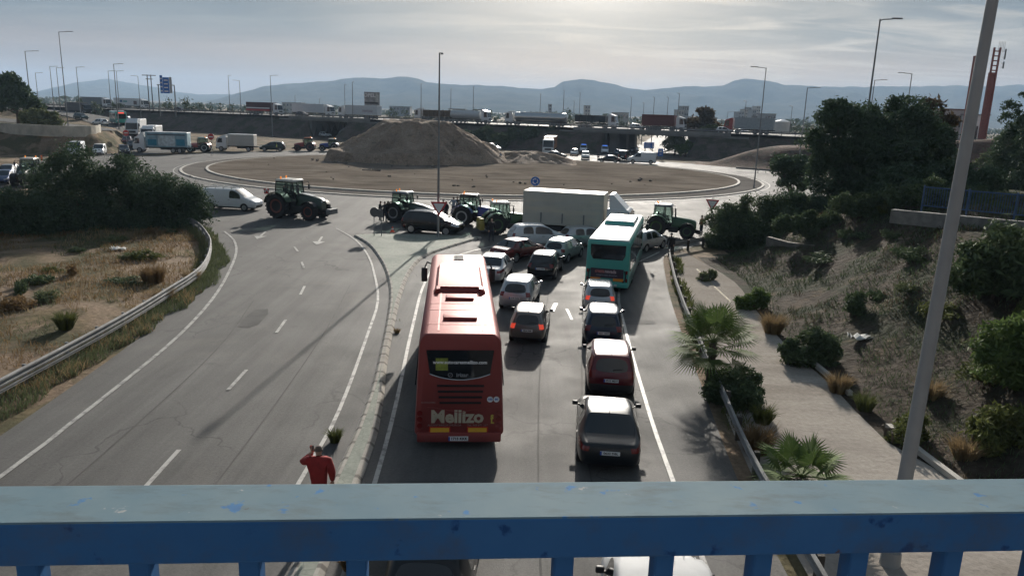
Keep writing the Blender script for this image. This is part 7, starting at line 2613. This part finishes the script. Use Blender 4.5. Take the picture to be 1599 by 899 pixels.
# foreground bushes on the right slope
for px, py, Y, bl, n, s, mt, lb in (
    (1545, 500, 29, [(0, 0, 1.4, 1.5), (1.3, .2, 1.6, 1.4), (-1.0, -.2, 1.0, 1.1), (2.6, 0, 1.4, 1.3)], 12000, .10, 'dark', 'big dark green bush on the right slope beside the foreground pole'),
    (1580, 640, 23, [(0, 0, 1.2, 1.2), (.9, .2, 1.8, 1.0), (-.7, -.2, .8, .9), (.6, -.9, .8, 1.1)], 11000, .08, 'fresh', 'fresh green oleander at the right frame edge lower on the slope'),
    (1535, 690, 20.5, [(0, 0, .5, .7), (.8, .2, .7, .8), (1.8, .1, .8, .9)], 6000, .07, 'green_grass', 'low grassy bush right of the foreground pole'),
    (1265, 560, 28.8, [(0, 0, .75, .8), (.7, .2, .65, .65), (-.6, 0, .5, .6)], 8000, .07, 'dark', 'dark oleander bush at the right edge of the sandy path'),
    (1170, 485, 37.5, [(0, 0, .4, .5), (.6, .2, .6, .5), (-.5, 0, .3, .4)], 2600, .07, 'fresh', 'small green shrub at the path edge beyond the straw tuft'),
    (1140, 640, 24.4, [(0, 0, .45, .75), (.5, .3, .55, .7), (-.4, .2, .4, .6), (.3, -.5, .4, .6)], 11000, .055, 'dark', 'dark oleander under the taller fan palm at the guardrail'),
    (1405, 690, 21.6, [(0, 0, .35, .5), (.5, .3, .4, .5)], 2500, .06, 'green_grass', 'weedy bush by the base of the foreground pole'),
    (1340, 500, 33.5, [(0, 0, .3, .7), (1.2, .3, .3, .7)], 2600, .08, 'dark', 'low dark shrub halfway up the right slope'),
    (1100, 430, 44.0, [(0, 0, .2, .4), (.5, .3, .3, .35)], 900, .07, 'olive', 'tiny weed at the far end of the sandy path')):
    p = at_depth(px, py, Y)
    tree((p.x, Y), bl, n, s, lb, mt, .05, 'bush', 'bush', multi=4, long=1.7)

# fan palms
def palm(pos, h, nf, R, label):
    root = empty('fan_palm', (pos[0], pos[1], ground_z(*pos)), 0, label, 'palm')
    mb = MB(); mb.tube([(0, 0, -.3), (.03, 0, h * .5), (0, 0, h)], [.16, .14, .12], 10)
    for k in range(30):
        a = k * 2.4; zz_ = h * (k + 1) / 31
        mb.box((.14 * math.cos(a), .14 * math.sin(a), zz_), (.06, .05, .12), rot=(0, .5, a))
    mb.build('trunk', M_BARK, root, True)
    mp, ml = LM['palm'], LM['palm']
    for k in range(nf):
        a = k * 2.39996 + rng.uniform(-.2, .2)
        el = math.radians(72 - 105 * (k / nf) ** .9 + rng.uniform(-8, 8))
        d = Vector((math.cos(a) * math.cos(el), math.sin(a) * math.cos(el), math.sin(el)))
        Lp = R * .5 * rng.uniform(.85, 1.15)
        b = Vector((0, 0, h)); e = b + d * Lp - Vector((0, 0, .08 * Lp))
        mb = MB(); mb.tube([b, b.lerp(e, .5) + Vector((0, 0, .03)), e], [.014, .011, .008], 5)
        side = d.cross(Vector((0, 0, 1))).normalized(); upv = side.cross(d).normalized()
        nb = 27
        for q in range(nb):
            t = (q / (nb - 1) - .5) * 2
            ang = t * rad(118)
            ld = (d * math.cos(ang) + side * math.sin(ang) + upv * .12 * math.cos(ang)).normalized()
            ln = R * .55 * (1 - .25 * abs(t)) * rng.uniform(.9, 1.08)
            wv = ld.cross(upv).normalized() * .028
            droop = Vector((0, 0, -ln * .16))
            p0, p1, p2 = e, e + ld * ln * .55, e + ld * ln + droop
            v = [mb.bm.verts.new(x) for x in (p0, p1 - wv, p2, p1 + wv)]
            mb.bm.faces.new(v)
        mb.build('frond', mp, root)
    return root


palm((7.15, 25.6), 1.75, 34, 1.75, 'taller fan palm at the right guardrail, half way along it')
palm((7.6, 17.9), .55, 22, 1.35, 'low fan palm nearest the blue railing, beside the guardrail')


def tuft_mesh(n, r, h, spread, mat, w=.012):
    a = rng.uniform(0, 6.283, n); rr_ = r * np.sqrt(rng.uniform(0, 1, n)) * .45
    B = np.stack([rr_ * np.cos(a), rr_ * np.sin(a), np.zeros(n)], 1)
    ln = h * rng.uniform(.55, 1.1, n)
    out = np.stack([np.cos(a + rng.normal(0, .5, n)), np.sin(a + rng.normal(0, .5, n)), np.zeros(n)], 1) * (spread * rng.uniform(.1, 1, n) * ln)[:, None]
    M_ = B + out * .45 + np.stack([0 * ln, 0 * ln, ln * .65], 1)
    T = B + out * 1.15 + np.stack([0 * ln, 0 * ln, ln * .95], 1)
    sd = np.stack([-np.sin(a * 3), np.cos(a * 3), 0 * a], 1) * w
    V = np.stack([B - sd, B + sd, M_ + sd * .8, T, M_ - sd * .8], 1).reshape(-1, 3)
    k = np.arange(n)[:, None] * 5
    F = np.concatenate([k + np.array([[0, 1, 2, 4]]), k + np.array([[4, 2, 3, 3]])], 0)
    return V, k


def tuft(pos, n, r, h, spread, mat, label, name='grass_tuft', group=None, w=.012):
    V, k = tuft_mesh(n, r, h, spread, mat, w)
    me = bpy.data.meshes.new(name)
    faces = []
    for q in k[:, 0]:
        faces.append((q, q + 1, q + 2, q + 4)); faces.append((q + 4, q + 2, q + 3))
    me.from_pydata([tuple(x) for x in V], [], [tuple(int(i) for i in f) for f in faces])
    me.materials.append(LM[mat])
    o = link_mesh(name, me, None, (pos[0], pos[1], ground_z(*pos)))
    return tag(o, label, 'grass tuft', group)


for px, py, n, r, h, sp_, mt, lb in (
    (1206, 520, 900, .75, .95, .8, 'straw', 'large straw coloured grass tuft beside the sandy path'),
    (1308, 612, 700, .6, .7, .7, 'straw', 'round straw tuft with green base by the broken kerb'),
    (1180, 705, 900, .75, .75, .8, 'dry', 'brownish grass tuft between guardrail and sandy path'),
    (1190, 660, 500, .5, .6, .8, 'green_grass', 'greenish grass tuft under the oleander at the guardrail'),
    (103, 515, 900, .55, .75, .7, 'green_grass', 'yellow green rounded tuft in the left field'),
    (1350, 640, 400, .5, .6, .8, 'green_grass', 'green weed tuft at the foot of the right slope'),
    (1450, 640, 500, .6, .7, .8, 'straw', 'straw tuft right behind the foreground pole'),
    (1505, 720, 500, .6, .7, .8, 'straw', 'straw tuft low on the slope near the railing'),
    (240, 440, 900, 1.1, .9, .6, 'dry', 'reddish dry grass clump behind the left guardrail'),
    (255, 470, 700, .7, .7, .8, 'straw', 'pale feathery grass at the left guardrail'),
    (300, 440, 500, .7, .7, .8, 'straw', 'pale feathery grass at the bend of the left guardrail'),
    (620, 520, 60, .2, .25, .8, 'dry', 'small dry weed at the traffic island kerb'),
    (523, 690, 300, .28, .42, .7, 'green_grass', 'green weed in front of the man in red at the kerb'),
    (548, 890, 300, .3, .5, .7, 'dry', 'dry weed at the kerb under the railing')):
    tuft(G(px, py).xy, n, r, h, sp_, mt, lb)


# low dark weeds and shrublets scattered over the left field: a few built, the rest copied
protos = []
for q in range(4):
    m_ = ['olive', 'dark', 'dry', 'green_grass'][q]
    C = crown_points([(0, 0, .18, .45, .6), (.4, .2, .12, .35, .6), (-.35, .1, .1, .3, .6)], 900, 10, .5, low=True)
    C = C[C[:, 2] > 0]
    V, F = leaf_quads(C, .045, long=2.0)
    protos.append(np_mesh('low_shrub', V, F, LM[m_]))
k = 0
while k < 45:      # and over the right slope
    x, y = rng.uniform(12.5, 32), rng.uniform(17, 56)
    if x < np.interp(y, FOOT_Y, FOOT_X) + .5 or vnoise(np.array(x), np.array(y), .2, 11) < -.2:
        continue
    o = link_mesh('low_shrub', protos[(0, 1, 1, 3)[k % 4]], None, (x, y, ground_z(x, y)))
    o.rotation_euler.z = rng.uniform(0, 6.28)
    o.scale = [rng.uniform(.8, 2.2)] * 2 + [rng.uniform(.7, 1.6)]
    tag(o, 'low scrubby weed on the earth slope right of the sandy path', 'weed', 'weeds on the right slope')
    k += 1
k = 0
while k < 70:
    x, y = rng.uniform(-40, -14), rng.uniform(16, 56)
    if x > np.interp(y, RAIL_Y, RAIL_X) - 1.0 or vnoise(np.array(x), np.array(y), .2, 9) < -.1:
        continue
    o = link_mesh('low_shrub', protos[k % 4], None, (x, y, ground_z(x, y)))
    o.rotation_euler.z = rng.uniform(0, 6.28)
    o.scale = [rng.uniform(.6, 1.7)] * 2 + [rng.uniform(.5, 1.3)]
    tag(o, 'low scrubby weed in the dry field left of the guardrail', 'weed', 'weeds in the left field')
    k += 1


def grass_field(name, mask, n, hmin, hmax, mat, w=.012, box=(-45, 3, -14, 60)):
    X = rng.uniform(box[0], box[2], n * 6); Y = rng.uniform(box[1], box[3], n * 6)
    keep = mask(X, Y)
    X, Y = X[keep][:n], Y[keep][:n]
    n = len(X)
    B = np.stack([X, Y, height(X, Y) - .02], 1)
    a = rng.uniform(0, 6.283, n); ln = rng.uniform(hmin, hmax, n)
    out = np.stack([np.cos(a), np.sin(a), 0 * a], 1) * (ln * rng.uniform(.15, .8, n))[:, None]
    T = B + out + np.stack([0 * ln, 0 * ln, ln], 1)
    wv = w * (1 + Y / 30)
    sd = np.stack([-np.sin(a + 1), np.cos(a + 1), 0 * a], 1) * wv[:, None]
    M_ = B + out * .4 + np.stack([0 * ln, 0 * ln, ln * .6], 1)
    V = np.stack([B - sd, B + sd, M_ + sd * .8, T, M_ - sd * .8], 1).reshape(-1, 3)
    k = np.arange(n)[:, None] * 5
    V4 = V.reshape(n, 5, 3)
    quads_ = np.concatenate([k + np.array([[0, 1, 2, 4]])], 0)
    tri_ = k + np.array([[4, 2, 3]])
    me = bpy.data.meshes.new(name)
    allv = V.astype(np.float32)
    me.vertices.add(len(allv)); me.vertices.foreach_set('co', allv.ravel())
    li = np.concatenate([np.concatenate([quads_, tri_], 1).ravel()]).astype(np.int32)
    me.loops.add(len(li)); me.loops.foreach_set('vertex_index', li)
    me.polygons.add(2 * n)
    tot = np.tile(np.array([4, 3], np.int32), n)
    me.polygons.foreach_set('loop_start', np.concatenate([[0], np.cumsum(tot)[:-1]]).astype(np.int32))
    me.polygons.foreach_set('loop_total', tot)
    me.update(calc_edges=True)
    me.materials.append(LM[mat])
    return tag(link_mesh(name, me), kind='stuff')


lf = lambda X, Y: X < np.interp(Y, RAIL_Y, RAIL_X) - .25
vergeL = lambda X, Y: (X < np.interp(Y, RAIL_Y, RAIL_X) + 1.0 + .35 * wav(X, Y, .9, 3)) & (X > np.interp(Y, RAIL_Y, RAIL_X) - .7)
grass_field('dry_grass', lambda X, Y: lf(X, Y) & (vnoise(X, Y, .22, 1) > -.05), 34000, .06, .34, 'dry', w=.007)
grass_field('straw_grass', lambda X, Y: lf(X, Y) & (vnoise(X, Y, .3, 2) > .3), 9000, .1, .4, 'straw', w=.007)
grass_field('green_weeds', lambda X, Y: lf(X, Y) & (vnoise(X, Y, .25, 3) > .15), 16000, .05, .25, 'olive', w=.007)
grass_field('verge_weeds', vergeL, 14000, .12, .42, 'olive', w=.008, box=(-26, 12, -13, 58))
grass_field('verge_grass', lambda X, Y: vergeL(X, Y) & (vnoise(X, Y, .4, 4) > .1), 6000, .15, .5, 'straw', w=.008, box=(-26, 12, -13, 58))
ft = lambda X, Y: X > np.interp(Y, FOOT_Y, FOOT_X) + .3
grass_field('slope_weeds', lambda X, Y: ft(X, Y) & (vnoise(X, Y, .3, 5) > -.3), 42000, .05, .28, 'dark', w=.007, box=(11, 12, 34, 58))
grass_field('slope_grass', lambda X, Y: ft(X, Y) & (vnoise(X, Y, .3, 6) > .25), 12000, .06, .3, 'brown', w=.007, box=(11, 12, 34, 58))
gr = lambda X, Y: np.abs(X - np.interp(Y, [p[1] for p in GUARD_R[:8]], [p[0] for p in GUARD_R[:8]]) - .35)
grass_field('guardrail_weeds', lambda X, Y: (gr(X, Y) < .4) & (vnoise(X, Y, .5, 7) > .1), 4500, .1, .4, 'green_grass', box=(5, 8, 12, 52))
kl = lambda X, Y: (np.abs(X - np.interp(Y, [p[1] for p in ISL_R[::-1]], [p[0] for p in ISL_R[::-1]]) - .12) < .10) & (wav(X, Y, 1.6, 5) > .55)
grass_field('kerb_weeds', kl, 700, .04, .14, 'green_grass', w=.006, box=(-7, 10, -2, 52))

# trees beyond: highway edge and far plain
def far_tree(px, pyt, Y, wpx, label, mat='misty', cone=False, zb=None, n=420, group=None):
    b = at_depth(px, 180, Y); gz = ground_z(b.x, Y) if zb is None else zb
    ht = max(1.5, at_depth(px, pyt, Y).z - gz); w = wpx * Y / 1180
    if cone:
        bl = [(0, 0, ht * (.15 + .17 * k), w * .5 * (1.05 - .19 * k), 1.2) for k in range(5)]
    else:
        bl = [(0, 0, ht * .55, min(w, ht) * .42), (-w * .25, 0, ht * .45, w * .28), (w * .25, 0, ht * .5, w * .3), (w * .05, 0, ht * .78, w * .24), (0, 0, ht * .25, w * .4)]
    return tree((b.x, Y), bl, n, max(.22, w * .05), label, mat, .2, 'tree', 'far_tree', group, trunk_h=ht * .6, sub=9, z=gz)


far_tree(1097, 160, 196, 58, 'large round tree at the right end of the overpass', 'brown', n=4200)
far_tree(1112, 205, 190, 34, 'smaller bush under the large round tree', 'olive', n=1400)
far_tree(1058, 205, 188, 40, 'green bush right of the overpass pier', 'olive', n=2200)
far_tree(1075, 222, 184, 36, 'low green bush in front of the pier bush', 'fresh', n=1500)
for i, (px, pt, w, cn) in enumerate(((800, 200, 44, 0), (830, 198, 40, 0), (862, 200, 44, 0), (895, 203, 40, 0), (920, 206, 34, 0), (755, 200, 50, 0), (725, 205, 40, 0), (780, 210, 40, 0))):
    far_tree(px, pt, 199 if i != 7 else 194, w, 'dark bush on the overpass bank, %s' % ['left of centre', 'mid left', 'below the silver tanker', 'behind the white lorry cab', 'against the left pier', 'right of the large mound', 'touching the large mound', 'lowest of the row'][i], 'misty', n=1200, zb=0, group='bushes on the overpass bank')
row = [(148, 157, 30), (170, 160, 26), (186, 162, 22), (203, 163, 20), (218, 160, 22), (232, 165, 16), (262, 153, 34), (290, 150, 40), (312, 156, 26), (330, 155, 16), (345, 155, 16), (362, 158, 22), (383, 161, 24), (125, 150, 30), (404, 160, 18), (424, 158, 14), (446, 159, 12), (612, 165, 26), (632, 166, 26), (650, 168, 24), (668, 167, 22), (690, 170, 24), (722, 166, 20), (742, 164, 24), (765, 168, 26), (828, 172, 26), (850, 171, 24), (884, 164, 26), (870, 172, 20), (945, 174, 28), (966, 176, 24), (990, 178, 28), (1000, 176, 20), (1128, 182, 16), (1146, 180, 16), (1243, 180, 26), (1262, 172, 20)]
for i, (px, pt, w) in enumerate(row):
    where = 'left of the blue motorway boards' if px < 245 else 'between blue boards and billboard' if px < 580 else 'right of the billboard' if px < 730 else 'above the silver tanker' if px < 1010 else 'near the storage tanks'
    far_tree(px, pt, 262 + (i * 37) % 60, w, 'dark tree in the far row ' + where, 'misty', cone=(w < 17), n=420, zb=0 if px > 200 else None, group='far trees ' + where)
# a wooded plain that reads as one dark band, far off
def far_wood(name, Y0, Y1, n, hmax, s):
    X = rng.uniform(-900, 900, n) ; Y = rng.uniform(Y0, Y1, n)
    C = np.stack([X * Y / 500, Y, rng.uniform(.2, 1, n) ** 1.4 * hmax * (.5 + .5 * np.sin(X * .06) * np.sin(X * .021 + 1) )], 1)
    V, F = leaf_quads(C, s, long=1.0)
    return tag(link_mesh(name, np_mesh(name, V, F, LM['misty'])), kind='stuff')
far_wood('far_woodland', 330, 620, 26000, 5.5, 1.1)
far_wood('far_woodland', 800, 1800, 16000, 9, 3.2)
# small hill with bushes behind the billboard
# stones, litter and tyre marks lying on the sand
n = 0
for px, py in ((583, 271), (577, 271), (608, 282), (709, 297), (715, 297), (738, 299), (760, 283), (802, 291), (812, 292), (820, 293), (740, 298), (984, 290), (998, 287), (1000, 285), (1065, 270), (1015, 288), (612, 265), (455, 288), (545, 266), (428, 252), (880, 295)):
    p = G(px, py)
    mb = MB()
    bmesh.ops.create_icosphere(mb.bm, subdivisions=2, radius=rng.uniform(.10, .28))
    for v in mb.bm.verts:
        v.co *= 1 + .25 * math.sin(v.co.x * 21 + px) * math.cos(v.co.y * 17)
        v.co.z *= .6
    o = mb.build('stone', simple('dark_stone', (.07, .062, .055), .9, var=.3), None, True, (p.x, p.y, .45 + .1))
    tag(o, 'dark stone lying on the roundabout sand', 'stone', 'stones on the roundabout sand')
for k in range(46):      # clods below the mound's dug face and about the sand
    if k < 26:
        a_ = rad(rng.uniform(205, 300)); x, y = -18.3 + 18.0 * math.cos(a_) * rng.uniform(.95, 1.12), 137 + 15.6 * math.sin(a_) * rng.uniform(.95, 1.1)
    else:
        x, y = rng.uniform(-40, 28), rng.uniform(86, 118)
    mb = MB()
    bmesh.ops.create_icosphere(mb.bm, subdivisions=1, radius=rng.uniform(.08, .3) if k < 26 else rng.uniform(.05, .16))
    for v in mb.bm.verts:
        v.co *= 1 + .3 * math.sin(v.co.x * 31 + k) * math.cos(v.co.y * 27 + k)
        v.co.z *= .65
    tag(mb.build('stone', simple('earth_clod', (.15, .125, .10), .95, var=.3), None, loc=(x, y, .5)), 'clod of earth at the foot of the large mound' if k < 26 else 'small stone on the near part of the roundabout sand', 'stone', 'clods below the large mound' if k < 26 else 'small stones on the sand')
p = G(580, 272)
mb = MB(); mb.box((0, 0, 0), (2.6, .25, .14), rot=(0, .04, .1)); mb.box((.9, .1, .1), (.8, .2, .1), rot=(0, .1, .5))
tag(mb.build('plank', simple('old_wood', (.05, .042, .035), .9), None, loc=(p.x, p.y, .55)), 'dark plank lying on the roundabout sand below the mound', 'plank')
for px, py, lb in ((1345, 540, 'crumpled white plastic sheet on the right slope'), (185, 392, 'white scrap lying beside the dark patch in the left field')):
    p = at_depth(px, py, 30.5 if px > 900 else G(px, py).y)
    gx = [(i / 6 - .5, j / 4 - .5) for i in range(7) for j in range(5)]
    V = [(u * 1.1 * (1 if px > 900 else .8), v * .55, .08 + .12 * math.sin(u * 9) * math.cos(v * 11) + .05 * math.sin(u * 23)) for u, v in gx]
    F = [(i * 5 + j, i * 5 + j + 1, (i + 1) * 5 + j + 1, (i + 1) * 5 + j) for i in range(6) for j in range(4)]
    o = link_mesh('plastic_sheet', np_mesh('plastic_sheet', V, F, simple('white_plastic', (.6, .6, .58), .4)), None, (p.x, p.y, ground_z(p.x, p.y)))
    so = o.modifiers.new('t', 'SOLIDIFY'); so.thickness = .01
    tag(o, lb, 'plastic sheet')


# ---------------------------------------------------------------- footbridge railing in front
def rail_material():
    n = NT('worn_blue_paint')
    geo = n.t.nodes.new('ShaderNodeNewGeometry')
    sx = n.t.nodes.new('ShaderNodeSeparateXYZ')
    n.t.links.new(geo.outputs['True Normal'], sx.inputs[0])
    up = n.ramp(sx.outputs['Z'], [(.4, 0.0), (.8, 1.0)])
    fade = n.mix(n.ramp(n.noise(6, 6), [(.3, 0.0), (.7, 1.0)]), (.13, .205, .25), (.19, .255, .28))   # chalky upper side, sky reflection on it painted in too
    spots = n.ramp(n.noise(30, 4, .5), [(.64, 0.0), (.69, .85)])
    fade = n.mix(spots, fade, (.06, .19, .42))
    chips = n.ramp(n.noise(22, 4, src='Object', mscale=(1, 1.2, 1)), [(.68, 0.0), (.72, 1.0)])
    fade = n.mix(chips, fade, (.38, .38, .37))
    blue = n.mix(n.ramp(n.noise(4, 6), [(.3, 0.0), (.7, 1.0)]), (.036, .125, .30), (.052, .155, .35))
    blot = n.ramp(n.noise(27, 4, .5), [(.64, 0.0), (.70, .8)])
    blue = n.mix(blot, blue, (.014, .05, .17))
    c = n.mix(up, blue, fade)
    grime = n.ramp(n.noise(9, 7, .7, mscale=(1, 3, 1)), [(.5, 0.0), (.72, .5)])
    c = n.mix(grime, c, (.10, .10, .095))
    rust = n.ramp(n.noise(31, 5, .6), [(.70, 0.0), (.74, .8)])
    c = n.mix(rust, c, (.12, .06, .03))
    n.bump(n.noise(160, 3), .06, .001)
    return n.out(c, .8, .08)


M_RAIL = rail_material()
A = Vector((-.67, .905, 0)); B = Vector((.75, 1.02, 0))
dv = (B - A).normalized(); nv = Vector((dv.y, -dv.x, 0))
root = empty('footbridge_railing', (0.04, .955, 9.0), 0, 'worn blue painted railing of the footbridge across the bottom of the picture', 'railing')
ang = math.atan2(dv.y, dv.x)
cen = A.lerp(B, .5) + nv * .05
org = Vector((.04, .955, 0))
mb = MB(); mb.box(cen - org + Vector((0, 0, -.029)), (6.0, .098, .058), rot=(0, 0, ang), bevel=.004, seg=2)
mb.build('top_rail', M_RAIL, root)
mb = MB(); mb.box(cen - org + Vector((0, 0, -.93)), (6.0, .06, .05), rot=(0, 0, ang), bevel=.004)
mb.build('bottom_rail', M_RAIL, root)
for k in range(-18, 19):
    if k == -1:
        continue
    s = .034 + .1345 * k
    c = org + dv * (s / dv.x * 1.0) + nv * .058
    mb = MB(); mb.box(Vector((0, 0, -.485)), (.026, .03, .85), rot=(0, 0, ang), bevel=.002, seg=1)
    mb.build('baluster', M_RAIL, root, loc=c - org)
mb = MB(); mb.box((0.04, -.9, 7.75), (14, 3.6, .35)); tag(mb.build('footbridge_deck', M_CONC), kind='structure')
